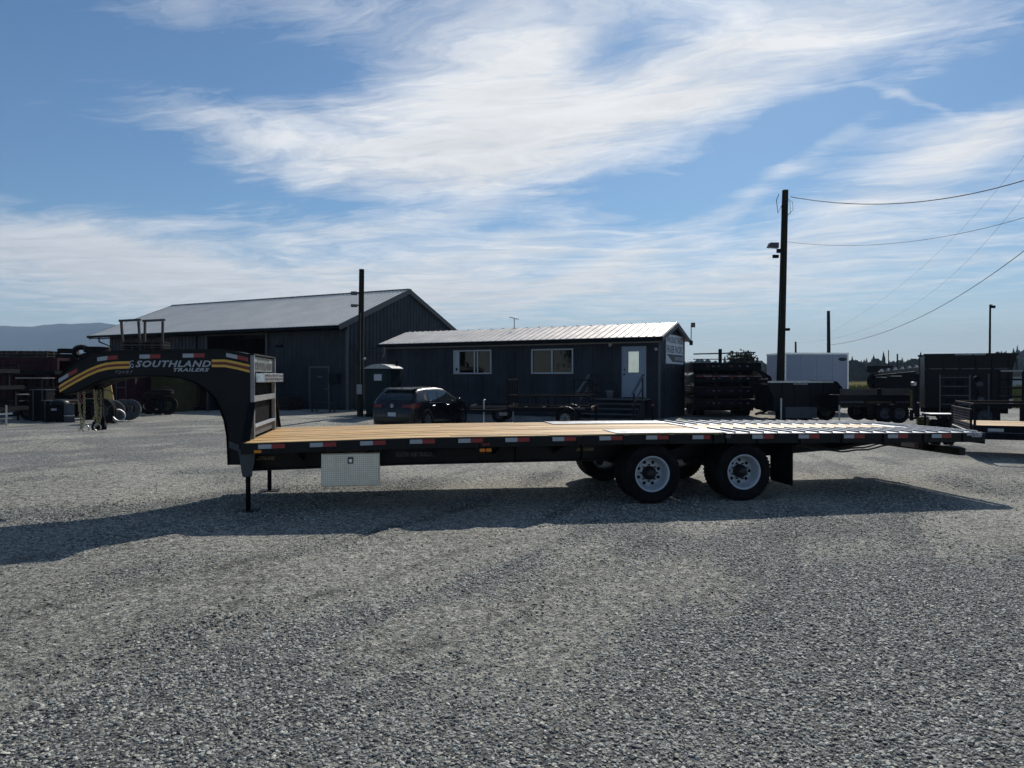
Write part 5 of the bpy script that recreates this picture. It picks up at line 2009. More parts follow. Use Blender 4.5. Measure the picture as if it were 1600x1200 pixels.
xs_ = sorted(set([round(v, 3) for v in list(np.linspace(0, CARL, 64)) + [0.03, 0.1, 0.16, 0.3, 0.46, 0.6]]))
fr = [0, 0.12, 0.25, 0.4, 0.52, 0.62, 0.72, 0.82, 0.9, 0.955]
vs, fs = [], []
for x in xs_:
    top, bot = zt(x), min(zb(x), zt(x) - 0.05)
    ring = []
    for f in fr:
        z = bot + (top - bot) * f
        ring.append((half(x, z), z))
    yt = half(x, top)
    ring += [(yt * 0.94, top - 0.012), (yt * 0.80, top + 0.004), (yt * 0.45, top + 0.014), (0, top + 0.018)]
    full = ring + [(-y, z) for y, z in reversed(ring[:-1])]
    vs += [(x, y, z) for y, z in full]
nr = len(fr) * 2 + 7
for i in range(len(xs_) - 1):
    for k in range(nr - 1):
        fs.append((i * nr + k, (i + 1) * nr + k, (i + 1) * nr + k + 1, i * nr + k + 1))
    fs.append((i * nr + nr - 1, (i + 1) * nr + nr - 1, (i + 1) * nr, i * nr))
fs.append(tuple(range(nr)))
fs.append(tuple(reversed(range((len(xs_) - 1) * nr, len(xs_) * nr))))
mb = MB()
mb.add(vs, fs, True)
mb.build('body', M_CAR, car)


def side_patch(poly, name, m_, out=0.007, side=-1, res=8):
    """polygon in (x,z) laid on the flank"""
    mb = MB()
    # polygon given as bottom chain and top chain pairs (x, zlow, zhigh)
    vs, fs = [], []
    for x, zl, zh in poly:
        for k in range(res + 1):
            z = zl + (zh - zl) * k / res
            vs.append((x, side * (half(x, z) + out), z))
    for i in range(len(poly) - 1):
        for k in range(res):
            q = (i * (res + 1) + k, (i + 1) * (res + 1) + k, (i + 1) * (res + 1) + k + 1, i * (res + 1) + k + 1)
            fs.append(q if side < 0 else tuple(reversed(q)))
    mb.add(vs, fs, True)
    return mb.build(name, m_, car)


def prof_up(x, off=0.085):
    return zt(x) - off


for side in (-1, 1):
    side_patch([(0.98, 0.99, 1.0), (1.06, 0.975, 1.18), (1.15, 0.97, prof_up(1.15)), (1.5, 0.96, prof_up(1.5)), (1.62, 0.955, prof_up(1.62))], 'rear_side_window', M_CARGLASS, side=side)
    side_patch([(1.72, 0.95, prof_up(1.72)), (2.1, 0.945, prof_up(2.1, 0.09)), (2.4, 0.94, prof_up(2.4, 0.09)), (2.62, 0.935, prof_up(2.62, 0.09)), (2.86, 0.93, 1.03), (2.92, 0.93, 0.96)], 'front_side_window', M_CARGLASS, side=side)
    side_patch([(0.72, 1.04, 1.06), (0.80, 1.0, 1.20), (0.92, 1.0, 1.24)], 'quarter_window', M_CARTRIM, side=side)
    side_patch([(0.98, 0.925, 0.945), (2.0, 0.905, 0.922), (2.95, 0.892, 0.905)], 'window_sill_trim', M_ALU, out=0.012, side=side, res=2)
    side_patch([(1.665, 0.22, 0.95), (1.672, 0.22, 0.95)], 'door_seam', M_DARKHOLE, out=0.003, side=side)
    for hx in (1.28, 2.28):
        mb = MB()
        y = side * (half(hx, 0.82) + 0.02)
        mb.tube([(hx - 0.10, y - side * 0.018, 0.82), (hx - 0.07, y, 0.822), (hx + 0.07, y, 0.822), (hx + 0.10, y - side * 0.018, 0.82)], 0.014, 6)
        mb.build('door_handle', M_ALU, car)
    mb = MB()
    mb.lathe([(0.0, -0.09), (0.06, -0.075), (0.085, -0.02), (0.08, 0.05), (0.0, 0.06)], (0, 0, 0), 'y', 12)
    mi = mb.build('mirror', M_CAR, car)
    mi.location = (2.86, side * 1.0, 0.99)
    mi.scale = (0.8, 1, 0.85)
    MB().box(2.82, 2.88, min(side * 0.86, side * 0.96), max(side * 0.86, side * 0.96), 0.93, 0.96).build('mirror_arm', M_CARTRIM, car)
    # tail lamps wrap the corner
    vs, fs = [], []
    for x, z0, z1 in ((0.012, 0.76, 0.90), (0.05, 0.755, 0.915), (0.16, 0.76, 0.925), (0.30, 0.79, 0.92), (0.42, 0.84, 0.90)):
        for z in (z0, z1):
            vs.append((max(x, 0.018) - 0.012 if x < 0.05 else x, side * (half(x, z) + 0.008), z))
    for k in range(4):
        q = (2 * k, 2 * k + 2, 2 * k + 3, 2 * k + 1)
        fs.append(q if side < 0 else tuple(reversed(q)))
    mb = MB()
    mb.add(vs, fs, True)
    a_, b2 = sorted((side * 0.40, side * 0.735))
    mb.add([(-0.004, a_, 0.775), (-0.004, b2, 0.775), (0.028, b2, 0.895), (0.028, a_, 0.895)], [(3, 2, 1, 0)])
    mb.build('tail_lamp', M_REDL, car)
    MB().box(0.0, 0.02, min(side * 0.52, side * 0.70), max(side * 0.52, side * 0.70), 0.30, 0.34).build('rear_reflector', M_REDL, car)
    # head lamp
    vs = [(4.18, side * 0.50, 0.66), (4.02, side * (half(4.0, 0.66) + 0.004), 0.66), (3.78, side * (half(3.78, 0.72) + 0.006), 0.72), (3.80, side * (half(3.8, 0.8) + 0.004), 0.80), (4.05, side * (half(4.05, 0.76) + 0.002), 0.775), (4.19, side * 0.5, 0.73)]
    mb = MB()
    mb.add(vs, [(0, 1, 4, 5), (1, 2, 3, 4)] if side < 0 else [(5, 4, 1, 0), (4, 3, 2, 1)])
    mb.build('headlight', M_PLASTIC_W, car)
# hatch glass, spoiler, badge, plate
vs, fs = [], []
for x in np.linspace(0.175, 0.44, 6):
    for k in range(9):
        t = -1 + 2 * k / 8
        wd = half(x, zt(x)) * 0.86 * (1 - 0.06 * (x - 0.17) / 0.27)
        vs.append((x - 0.006, t * wd, zt(x) + 0.012 + 0.010 * (1 - t * t)))
for i in range(5):
    for k in range(8):
        fs.append((i * 9 + k, i * 9 + k + 1, (i + 1) * 9 + k + 1, (i + 1) * 9 + k))
mb = MB()
mb.add(vs, [tuple(reversed(f)) for f in fs], True)
mb.build('hatch_window', M_CARGLASS, car)
mb = MB()
mb.prism([(0.34, 1.365), (0.40, 1.405), (0.72, 1.445), (0.72, 1.425), (0.46, 1.375)], -0.60, 0.60)
mb.build('roof_spoiler', M_CAR, car)
vs, fs = [], []
for i, x in enumerate(np.linspace(2.42, 3.05, 7)):
    for k in range(9):
        t = -1 + 2 * k / 8
        wd = half(x, zt(x)) * 0.90
        vs.append((x + 0.008, t * wd, zt(x) + 0.014 + 0.012 * (1 - t * t)))
for i in range(6):
    for k in range(8):
        fs.append((i * 9 + k, (i + 1) * 9 + k, (i + 1) * 9 + k + 1, i * 9 + k + 1))
mb = MB()
mb.add(vs, [tuple(reversed(f)) for f in fs], True)
mb.build('windscreen', M_CARGLASS, car)
bd = MB()
bd.lathe([(0.0, 0.0), (0.062, 0.0), (0.068, 0.006), (0.062, 0.012), (0.054, 0.012), (0.052, 0.006), (0.0, 0.006)], (0, 0, 0), 'x', 20)
bd = bd.build('badge', M_HUB, car)
bd.location = (0.005, 0, 0.845)
mb = MB()
ringp = [(-0.008, 0.060 * math.cos(t), 0.060 * math.sin(t)) for t in np.linspace(0, 2 * math.pi, 21)]
mb.tube(ringp, 0.007, 5)
for seg in (((-0.026, 0.052), (0.0, 0.006)), ((0.026, 0.052), (0.0, 0.006)), ((-0.05, 0.022), (-0.022, -0.050)), ((-0.022, -0.050), (0.0, -0.008)), ((0.0, -0.008), (0.022, -0.050)), ((0.022, -0.050), (0.05, 0.022))):
    mb.tube([(-0.008, seg[0][0], seg[0][1]), (-0.008, seg[1][0], seg[1][1])], 0.006, 5)
mb.build('badge_mark', M_ALU, bd)
pl = MB().box(-0.012, -0.002, -0.155, 0.155, 0.47, 0.62).build('number_plate', M_PLATE, car)
MB().box(-0.0, 0.03, -0.62, 0.62, 0.235, 0.33).build('rear_valance', M_CARTRIM, car)
MB().box(-0.014, -0.013, -0.155, 0.155, 0.47, 0.495).build('plate_band', mat('blue_print', (0.03, 0.08, 0.3), 0.4), car)
MB().tube([(0.62, 0, 1.43), (0.55, 0, 1.50)], 0.02, 6, 0.006).build('roof_aerial', M_CARTRIM, car)
for x in WX:
    for side in (-1, 1):
        t = simple_tyre('tyre', 0.318, 0.215, 0.2, M_RUBBER, car, 24)
        t.location = (x, side * 0.80, 0.318)
        t.rotation_euler = (0, 0.3, 0 if side < 0 else math.pi)
        mb = MB()
        mb.lathe([(0.215, -0.085), (0.20, -0.08), (0.185, -0.02), (0.05, -0.03), (0.04, -0.07), (0.0, -0.07)], (0, 0, 0), 'y', 20)
        for k in range(5):
            mb.box(-0.025, 0.025, -0.082, -0.05, 0.03, 0.2, M=Matrix.Rotation(2 * math.pi * k / 5, 4, 'Y'))
        mb.build('rim', M_GREY, t)
MB().box(0.5, 3.8, -0.62, 0.62, 0.19, 0.45).build('underbody', M_CARTRIM, car)


# ---- generic flatbed and utility trailers
def flat_trailer(name, loc, rz, L, Wd, dh, label, cat='trailer', group=None, wheels=(0.6,), rails=0.0, boards=True, fender=True, tongue=True, uprights=0, gate=None, lights=True, wr=0.34, rimmat=None, deck_mat=None, parent_only=False):
    r = empty(name, loc, rz, label, cat, group)
    mb = MB()
    mb.box(0, L, -Wd / 2, -Wd / 2 + 0.05, dh - 0.14, dh - 0.001)
    mb.box(0, L, Wd / 2 - 0.05, Wd / 2, dh - 0.14, dh - 0.001)
    mb.box(0, 0.05, -Wd / 2 + 0.051, Wd / 2 - 0.051, dh - 0.14, dh - 0.001)
    mb.box(L - 0.05, L, -Wd / 2 + 0.051, Wd / 2 - 0.051, dh - 0.14, dh - 0.001)
    for k in range(int(L / 0.6)):
        x = 0.4 + k * 0.6
        mb.box(x, x + 0.05, -Wd / 2 + 0.051, Wd / 2 - 0.051, dh - 0.10, dh - 0.045)
    mb.build('frame', M_BLACK2, r)
    if boards:
        nbd = 7
        bw_ = (Wd - 0.11) / nbd
        for i in range(nbd):
            y = -Wd / 2 + 0.055 + i * bw_
            MB().box(0.055, L - 0.055, y + 0.004, y + bw_ - 0.004, dh - 0.04, dh - 0.002).build('deck_board', deck_mat or M_WOODBROWN, r)
    for f in wheels:
        for s in (-1, 1):
            y = s * (Wd / 2 + 0.14) if rails or fender else s * (Wd / 2 - 0.15)
            wheel_on(r, L * f, y, wr, wr * 0.55, 0.19, s, rimmat)
            if fender:
                mb = MB()
                P = []
                for a in np.linspace(0, math.pi, 9):
                    P.append((L * f + (wr + 0.09) * math.cos(a), wr + (wr + 0.07) * math.sin(a)))
                vs, fs = [], []
                for (x, z) in P:
                    vs += [(x, y - 0.12, z), (x, y + 0.12, z), (x, y - 0.12, z + 0.012), (x, y + 0.12, z + 0.012)]
                for k in range(8):
                    o, q = 4 * k, 4 * k + 4
                    fs += [(o, o + 1, q + 1, q), (o + 2, q + 2, q + 3, o + 3), (o, q, q + 2, o + 2), (o + 1, o + 3, q + 3, q + 1)]
                mb.add(vs, fs, True)
                mb.build('fender', M_BLACK, r)
    if wheels:
        mb = MB()
        for f in wheels:
            mb.tube([(L * f, -Wd / 2, wr), (L * f, Wd / 2, wr)], 0.03, 8)
        mb.build('axle', M_FRAME, r)
    if tongue:
        mb = MB()
        mb.bar((0.1, -Wd * 0.35, dh - 0.15), (-1.2, 0, 0.48), 0.06, 0.08)
        mb.bar((0.1, Wd * 0.35, dh - 0.15), (-1.2, 0, 0.48), 0.06, 0.08)
        mb.box(-1.45, -1.15, -0.05, 0.05, 0.45, 0.53)
        mb.build('tongue', M_BLACK2, r)
        mb = MB()
        mb.tube([(-1.0, 0.1, 0.05), (-1.0, 0.1, 0.85)], 0.028, 8)
        mb.box(-1.06, -0.94, 0.04, 0.16, 0.0, 0.03)
        mb.tube([(-1.0, 0.1, 0.85), (-0.98, 0.22, 0.86)], 0.012, 6)
        mb.build('jack', M_GALV, r)
    if rails:
        for s in (-1, 1):
            y = s * (Wd / 2 - 0.025)
            mb = MB()
            mb.bar((0.02, y, dh + rails), (L - 0.02, y, dh + rails), 0.05, 0.05)
            mb.build('top_rail', M_BLACK2, r)
            for k in range(5):
                x = 0.03 + (L - 0.06) * k / 4
                MB().box(x - 0.02, x + 0.02, y - 0.02, y + 0.02, dh, dh + rails - 0.026).build('rail_post', M_BLACK2, r)
        mb = MB()
        mb.bar((0.025, -Wd / 2 + 0.06, dh + rails), (0.025, Wd / 2 - 0.06, dh + rails), 0.04, 0.04)
        mb.build('front_rail', M_BLACK2, r)
    if gate:
        gx, gh_, nb_ = gate
        g = MB()
        g.box(gx - 0.02, gx + 0.02, -Wd / 2, -Wd / 2 + 0.045, dh, dh + gh_)
        g.box(gx - 0.02, gx + 0.02, Wd / 2 - 0.045, Wd / 2, dh, dh + gh_)
        g.box(gx - 0.02, gx + 0.02, -Wd / 2 + 0.0455, Wd / 2 - 0.0455, dh + gh_ - 0.045, dh + gh_)
        g.box(gx - 0.02, gx + 0.02, -Wd / 2 + 0.0455, Wd / 2 - 0.0455, dh, dh + 0.045)
        g = g.build('ramp_gate', M_BLACK2, r)
        for k in range(nb_):
            y = -Wd / 2 + Wd * (k + 1) / (nb_ + 1)
            MB().box(gx - 0.015, gx + 0.015, y - 0.018, y + 0.018, dh + 0.046, dh + gh_ - 0.046).build('gate_bar', M_BLACK2, g)
    if lights:
        for s in (-1, 1):
            MB().box(L, L + 0.02, min(s * (Wd / 2 - 0.08), s * (Wd / 2 - 0.28)), max(s * (Wd / 2 - 0.08), s * (Wd / 2 - 0.28)), dh - 0.12, dh - 0.05).build('tail_lamp', M_REDL, r)
    return r


# ---- behind the deck: utility trailer with ramp gates, its tongue to the left, next to a long flat trailer
def world_px(px, Y, z=0.0):
    p = at(px, HY, Y)
    return Vector((p.x, p.y, z))


ut = flat_trailer('utility_trailer', world_px(800, 24.6), -R(10), 2.75, 1.9, 0.66, 'black utility trailer with upright slatted ramp gates under the office windows', wheels=(0.70,), boards=False, rails=0.36, gate=(0.03, 0.92, 5), rimmat=M_GREY, wr=0.31)
for i, t in enumerate([c for c in bpy.data.objects if c.parent == ut and c.name.startswith('tyre')]):
    spoke_rim(t, 0.165, M_POST, 7)
g = MB()
for a, b_ in ((2.05, 2.70),):
    g.box(a, a + 0.04, 0.6, 0.64, 0.67, 1.55)
    g.box(b_ - 0.04, b_, 0.6, 0.64, 0.67, 1.55)
    g.box(a + 0.041, b_ - 0.041, 0.6, 0.64, 1.51, 1.55)
    g.box(a + 0.041, b_ - 0.041, 0.6, 0.64, 1.1, 1.13)
g.build('side_gate', M_BLACK2, ut)
lettering('SOUTHLAND', 0.09, MX((2.05, -0.965, 0.60), (1, 0, 0), (0, 0, 1)), M_LETTER2, ut, width=0.5, offset=0.004)
ft = flat_trailer('flat_trailer', world_px(742, 27.0), -R(6), 1.9, 2.0, 0.62, 'low flat trailer with pale weathered deck edge between car and ramp gate', wheels=(0.55,), boards=False, rails=0, wr=0.3, fender=False, tongue=False)
cb = MB()
cb.tube([(1.55, -1.1, 0.02), (1.55, -1.1, 0.72)], 0.03, 8)
cb.box(1.47, 1.63, -1.18, -1.02, 0.0, 0.03)
cb.build('jack', M_POST, ft)
MB().box(1.05, 1.32, -1.15, -1.02, 0.26, 0.42).build('winch', M_POST, ft, bevel=0.02)
MB().box(-0.02, 1.95, -1.055, -1.003, 0.52, 0.60).build('edge_strip', M_WOODGREY, ft)
# red-lensed jack lamps by the steps are the rear marks of a low trailer beside the landing
for i, (px, Y, lab) in enumerate(((931.5, 25.6, 'black post with small red reflector left of the office steps'), (1019.5, 25.9, 'black post with small red reflector right of the office steps'))):
    q = world_px(px, Y, 0)
    rp = empty('reflector_post', q, 0, lab, 'post', 'reflector posts beside the office steps')
    MB().tube([(0, 0, 0), (0, 0, 0.72)], 0.03, 8).build('post', M_BLACK2, rp)
    MB().box(-0.05, 0.05, -0.04, -0.03, 0.60, 0.68).build('reflector', M_REDL, rp)

# ---- pallets
def pallet_at(loc, rz, label, group=None, w=1.1, d=0.9, h=0.13, name='pallet', m_=None):
    r = empty(name, loc, rz, label, 'pallet', group)
    m_ = m_ or M_WOODBROWN
    for k in range(5):
        x = -w / 2 + k * (w - 0.12) / 4
        MB().box(x, x + 0.12, -d / 2, d / 2, h - 0.02, h).build('slat', m_, r)
    for y in (-d / 2, -0.04, d / 2 - 0.08):
        MB().box(-w / 2, w / 2, y, y + 0.08, 0.02, h - 0.0205).build('runner', m_, r)
    for k in (0, 2, 4):
        x = -w / 2 + k * (w - 0.12) / 4
        MB().box(x, x + 0.12, -d / 2, d / 2, 0.0, 0.0195).build('slat', m_, r)
    return r


def pallet_stack(x, y, rz, z0, n, where, group, w=1.1, d=0.9):
    ords = ['bottom', 'second', 'third', 'fourth', 'fifth', 'sixth', 'seventh', 'eighth']
    first = None
    rs_ = np.random.RandomState(int(abs(x * 10 + y)))
    for k in range(n):
        lab = f'{"topmost" if k == n - 1 else ords[k]} brown timber pallet in the stack {where}'
        loc = (x + rs_.uniform(-.04, .04), y + rs_.uniform(-.04, .04), z0 + k * 0.132)
        if first is None:
            first = pallet_at(loc, rz, lab, group, w, d)
        else:
            dup(first, loc, rz + rs_.uniform(-.06, .06), lab, group)


pallet_stack(-11.3, 36.3, BAZ, 0, 5, 'against the barn left of its side door', 'pallets stacked by the barn door')
pallet_stack(-12.5, 36.9, BAZ, 0, 3, 'nearer the big barn doorway', 'pallets stacked by the barn door')
bb = empty('garden_bench', world_px(505, 34.0), BAZ, 'low dark bench frame on the gravel beneath the barn side door', 'bench')
MB().box(-0.65, 0.65, -0.2, 0.2, 0.42, 0.46).build('seat', M_DOORD, bb)
for xx in (-0.55, 0.55):
    for yy in (-0.15, 0.15):
        MB().box(xx - 0.03, xx + 0.03, yy - 0.03, yy + 0.03, 0, 0.419).build('leg', M_DOORD, bb)

# ---- containers on the left
def container(name, loc, rz, L, Wd, H, m_, label, doors=True, marks=False):
    r = empty(name, loc, rz, label, 'shipping container')
    # local x: along the length (away), y: across; door end at x = 0 faces the camera
    mb = MB()
    n = int(L / 0.28)
    for y, s in ((0.0, -1), (Wd, 1)):
        prof = []
        for i in range(n):
            a = 0.12 + (L - 0.24) * i / n
            p = (L - 0.24) / n
            prof += [(a, 0.0), (a + p * .3, 0.0), (a + p * .5, 0.036), (a + p * .8, 0.036)]
        prof.append((L - 0.12, 0.0))
        vs, fs = [], []
        for a, d in prof:
            vs += [(a, y - s * d - s * 0.0, 0.16), (a, y - s * d, H - 0.12)]
        for i in range(len(prof) - 1):
            fs.append((2 * i, 2 * i + 2, 2 * i + 3, 2 * i + 1))
        mb.add(vs, fs)
    mb.build('side_wall', m_, r)
    mb = MB()
    for x in (0.0, L - 0.12):
        for y in (0.0, Wd - 0.12):
            mb.box(x, x + 0.12, y, y + 0.12, 0, H)
    for y in (0.0, Wd - 0.10):
        mb.box(0.121, L - 0.121, y, y + 0.10, 0.0, 0.159)
        mb.box(0.121, L - 0.121, y, y + 0.10, H - 0.119, H)
    for x in (0.0, L - 0.10):
        mb.box(x, x + 0.10, 0.121, Wd - 0.121, 0.0, 0.159)
        mb.box(x, x + 0.10, 0.121, Wd - 0.121, H - 0.119, H)
    mb.build('frame', m_, r)
    MB().box(0.101, L - 0.101, 0.101, Wd - 0.101, H - 0.05, H - 0.02).build('roof', m_, r)
    if doors:
        for a, b_ in ((0.125, Wd / 2 - 0.004), (Wd / 2 + 0.004, Wd - 0.125)):
            d = MB()
            d.box(0.02, 0.06, a, b_, 0.165, H - 0.125)
            d = d.build('door', m_, r)
            for f in (0.33, 0.62):
                z = 0.165 + (H - 0.29) * f
                MB().box(0.012, 0.0195, a + 0.05, b_ - 0.05, z, z + 0.03).build('door_rib', m_, d)
            for f in (0.28, 0.72):
                y = a + (b_ - a) * f
                MB().tube([(-0.005, y, 0.18), (-0.005, y, H - 0.14)], 0.017, 6).build('lock_bar', M_TRIM if m_ is not M_CYEL else m_, d)
            MB().box(-0.04, -0.01, a + (b_ - a) * 0.28, a + (b_ - a) * 0.72, 1.15, 1.19).build('handle', M_TRIM, d)
        if marks:
            for i, (t, z) in enumerate((('CAIU 245', 2.1), ('22G1', 1.93), ('MAX GR', 1.74), ('TARE', 1.62), ('NET', 1.5))):
                lettering(t, 0.09, MX((0.018, Wd / 2 + 0.85 if False else Wd * 0.5 - 0.20, z), (0, -1, 0), (0, 0, 1)), M_LETTER2, r, width=0.6 if i == 0 else 0.4)
                lettering(t, 0.09, MX((0.018, Wd - 0.45 if False else Wd * 0.5 + 0.75, z), (0, -1, 0), (0, 0, 1)), M_LETTER2, r, width=0.5 if i == 0 else 0.35)
    return r


def cont_dir(yaw):          # door end faces camera: local +x points away
    return R(90) + yaw


container('shipping_container', world_px(211, 32.6), cont_dir(R(3)), 6.0, 2.2, 2.55, M_MAROON, 'maroon container with white markings on doors facing the yard', marks=True)
container('shipping_container', world_px(281, 34.2), cont_dir(R(-2)), 6.0, 2.2, 2.5, M_CYEL, 'faded yellow container with its doors half behind stacked tyres')
container('shipping_container', world_px(330, 35.5), cont_dir(R(-2)), 3.0, 1.5, 2.5, M_CGREY, 'dark grey container between the yellow container and barn', doors=False)
container('shipping_container', world_px(142, 34.5), R(180 - 2), 12.0, 2.4, 2.50, M_MAROON, 'long dark red container whose ribbed side shows at the left edge', doors=False)

# loads on top of the long red container
ZC = 2.52
c0 = world_px(42, 35.2, ZC)
pallet_stack(c0.x - 0.9, c0.y + 0.2, 0.03, ZC, 3, 'on the red container at its left half', 'pallets lying on the red container', 1.3, 1.1)
pallet_stack(c0.x + 0.5, c0.y + 0.3, -0.02, ZC, 3, 'on the red container beside the two tyres', 'pallets lying on the red container', 1.3, 1.1)
ty0 = simple_tyre('tyre', 0.55, 0.29, 0.26, M_RUBBER)
tag(ty0, 'lower black tyre lying flat on the red container, left pair', 'tyre', 'tyres lying on the red container')
ty0.location = world_px(105, 35.3, ZC + 0.13)
ty0.rotation_euler = (R(90), 0, 0)
ty0.scale = (0.86, 0.86, 0.86)


def dtyre(px, Y, z, rot, label, group, scale=1.0):
    t = ty0.copy()
    COL.objects.link(t)
    t.location = world_px(px, Y, z)
    t.rotation_euler = rot
    t.scale = (scale,) * 3
    t['label'] = label
    t['group'] = group
    return t


G1 = 'tyres lying on the red container'
dtyre(107, 35.35, ZC + 0.40, (R(90), 0, 0.3), 'upper black tyre lying flat on the red container, left pair', G1, 0.84)
dtyre(151, 34.2, ZC + 0.13, (R(90), 0, 0.1), 'lower large tyre lying flat on the containers near the barn corner', G1, 1.02)
dtyre(152, 34.2, ZC + 0.42, (R(90), 0, 0.5), 'upper large tyre lying flat on the containers near the barn corner', G1, 1.02)
dtyre(128, 34.9, ZC + 0.34, (R(52), R(20), 0.9), 'tyre leaning on the left pair on the red container', G1, 0.75)

# tall timber frames with slatted bases on the maroon container
for i, (px, Y, tilt) in enumerate(((207.0, 33.2, -0.07), (240.0, 33.3, 0.015))):
    q = world_px(px, Y, ZC + 0.06)
    fr_ = empty('timber_stand', q, R(-6) + 0.05 * i, ('left grey timber stand leaning on the containers above the gooseneck', 'right grey timber stand upright on the containers above the gooseneck')[i], 'timber stand', 'timber stands on the containers')
    H_ = 1.62
    for x in (-0.42, 0.42):
        MB().bar((x, 0, 0), (x + tilt * H_, 0, H_), 0.085, 0.09, up=(0, 1, 0)).build('upright', M_WOODGREY, fr_)
    MB().bar((-0.52 + tilt * H_, 0, H_ + 0.03), (0.52 + tilt * H_, 0, H_ + 0.07), 0.10, 0.10).build('top_beam', M_WOODGREY, fr_)
    for k in range(6):
        z = 0.03 + k * 0.12
        MB().box(-0.50 + 0.01 * k, 0.50, -0.10 - 0.01 * (k % 2), 0.55, z, z + 0.05).build('slat_tier', M_WOODBROWN if k % 2 else M_WOODGREY, fr_)
    for k in range(3):
        x = -0.46 + k * 0.42
        MB().box(x, x + 0.09, -0.04, 0.5, 0.085, 0.625).build('spacer_block', M_WOODBROWN, fr_)

# ---- tyres on the ground at left
G2 = 'old tyres heaped on the gravel at the left'
t_ = dtyre(162, 25.6, 0.44, (R(0), R(0), R(-8)), 'large dark tyre standing upright behind the hanging chains', G2, 0.82)
t_ = dtyre(176, 26.0, 0.40, (R(-14), 0, R(52)), 'tyre leaning with pale worn rim right of the upright tyre', G2, 0.76)
t_.data = ty0.data.copy()
t_.data.materials[0] = M_RUBBERD
for i, (px, Y, z, rot, lab, s_) in enumerate(((202, 27.2, 0.41, (R(-28), 0, R(14)), 'grey dusty tyre leaning at the right end of the heap', 0.74),
                                             (190, 27.9, 0.40, (R(-10), 0, R(30)), 'dusty tyre half hidden behind the right leaning tyre', 0.70))):
    q = dtyre(px, Y, z, rot, lab, G2, s_)
    q.data = t_.data
G3 = 'tyres stacked flat behind the heap'
for k in range(3):
    dtyre(151, 28.5, 0.14 + 0.27 * k + 0.0, (R(90), 0, 0.2 * k), ('bottom', 'middle', 'top')[k] + ' tyre of the flat stack behind the upright tyre', G3, 0.9)
rl = MB()
rl.lathe([(0.20, -0.05), (0.235, -0.06), (0.24, 0.0), (0.235, 0.06), (0.20, 0.05)], (0, 0, 0), 'y', 24, closed=True)
rl = tag(rl.build('wheel_ring', M_GALV), 'bare pale wheel ring leaning in front of the tyre heap', 'wheel ring')
rl.location = world_px(184.5, 25.7, 0.27)
rl.rotation_euler = (R(-24), 0, R(58))
yp = MB()
yp.box(-0.17, 0.17, -0.025, 0.025, 0, 1.35)
yp = tag(yp.build('yellow_plank', M_PLANKY, bevel=0.004), 'wide yellow plank leaning up beside the maroon container', 'plank')
yp.location = world_px(173, 27.6, 0.42)
yp.rotation_euler = (R(-8), R(-14), 0)
# big dark heap of tyres in front of the yellow container
G4 = 'dark tyres piled before the yellow container'
for i, (px, z, rot, s_) in enumerate(((232, 0.40, (R(-12), 0, R(12)), 0.74), (248, 0.42, (R(-10), 0, R(-20)), 0.78), (262, 0.40, (R(-12), 0, R(10)), 0.74), (240, 0.80, (R(78), 0, 0), 0.8), (254, 0.98, (R(86), 0, 0.4), 0.8))):
    dtyre(px, 32.0 - 0.1 * i, z, rot, ('leftmost', 'middle', 'rightmost', 'lower flat', 'uppermost flat')[i] + ' tyre of the dark pile before the yellow container', G4, s_)
pp = MB()
pp.box(-0.05, 0.05, -0.05, 0.05, 0, 1.7)
pp = tag(pp.build('timber_post', M_WOODGREY), 'thin pale post standing left of the trailer neck by the barn', 'post')
pp.location = world_px(324.5, 34.8, 0)

# ---- trailers at the far left
lt = flat_trailer('utility_trailer', world_px(-132, 24.6), R(3), 3.15, 1.9, 0.62, 'lower black trailer with pale side panel at the left edge', wheels=(0.45,), boards=False, rails=0.0, tongue=False, fender=True, lights=False)
MB().box(0.6, 3.1, -0.975, -0.952, 0.40, 0.70).build('side_panel', M_GREY, lt)
MB().box(0.2, 3.15, -1.0, -0.94, 0.705, 0.735).build('bright_edge', M_GALV, lt)
mb = MB()
mb.tube([(3.35, -0.6, 0.0), (3.35, -0.6, 0.70)], 0.03, 8)
mb.bar((3.1, -0.9, 0.4), (3.55, -0.6, 0.42), 0.05, 0.06)
mb.build('jack', M_GALV, lt)
lt2 = flat_trailer('utility_trailer', world_px(-132, 24.8, 0.80), R(3), 3.05, 1.9, 0.55, 'upper black trailer stacked on another at the left edge', wheels=(), boards=False, rails=0.0, tongue=False, lights=False)
MB().box(0.6, 3.0, -0.975, -0.952, 0.32, 0.66).build('side_panel', M_GREY, lt2)
MB().box(0.2, 3.02, -1.0, -0.94, 0.665, 0.69).build('bright_edge', M_GALV, lt2)
MB().box(0.1, 3.0, -0.99, -0.94, 0.05, 0.12).build('yellow_strip', M_CYEL, lt2)
for x in (0.3, 2.75):
    for y in (-0.85, 0.77):
        MB().box(x, x + 0.08, y, y + 0.08, -0.18, 0.405).build('stand', M_BLACK2, lt2)
lt3 = flat_trailer('utility_trailer', world_px(-134, 25.0, 1.62), R(3), 2.95, 1.9, 0.30, 'third black trailer frame topping the stack at the left edge', wheels=(), boards=False, rails=0.14, tongue=False, lights=False)
for x in (0.3, 2.6):
    for y in (-0.85, 0.77):
        MB().box(x, x + 0.08, y, y + 0.08, -0.27, 0.155).build('stand', M_BLACK2, lt3)

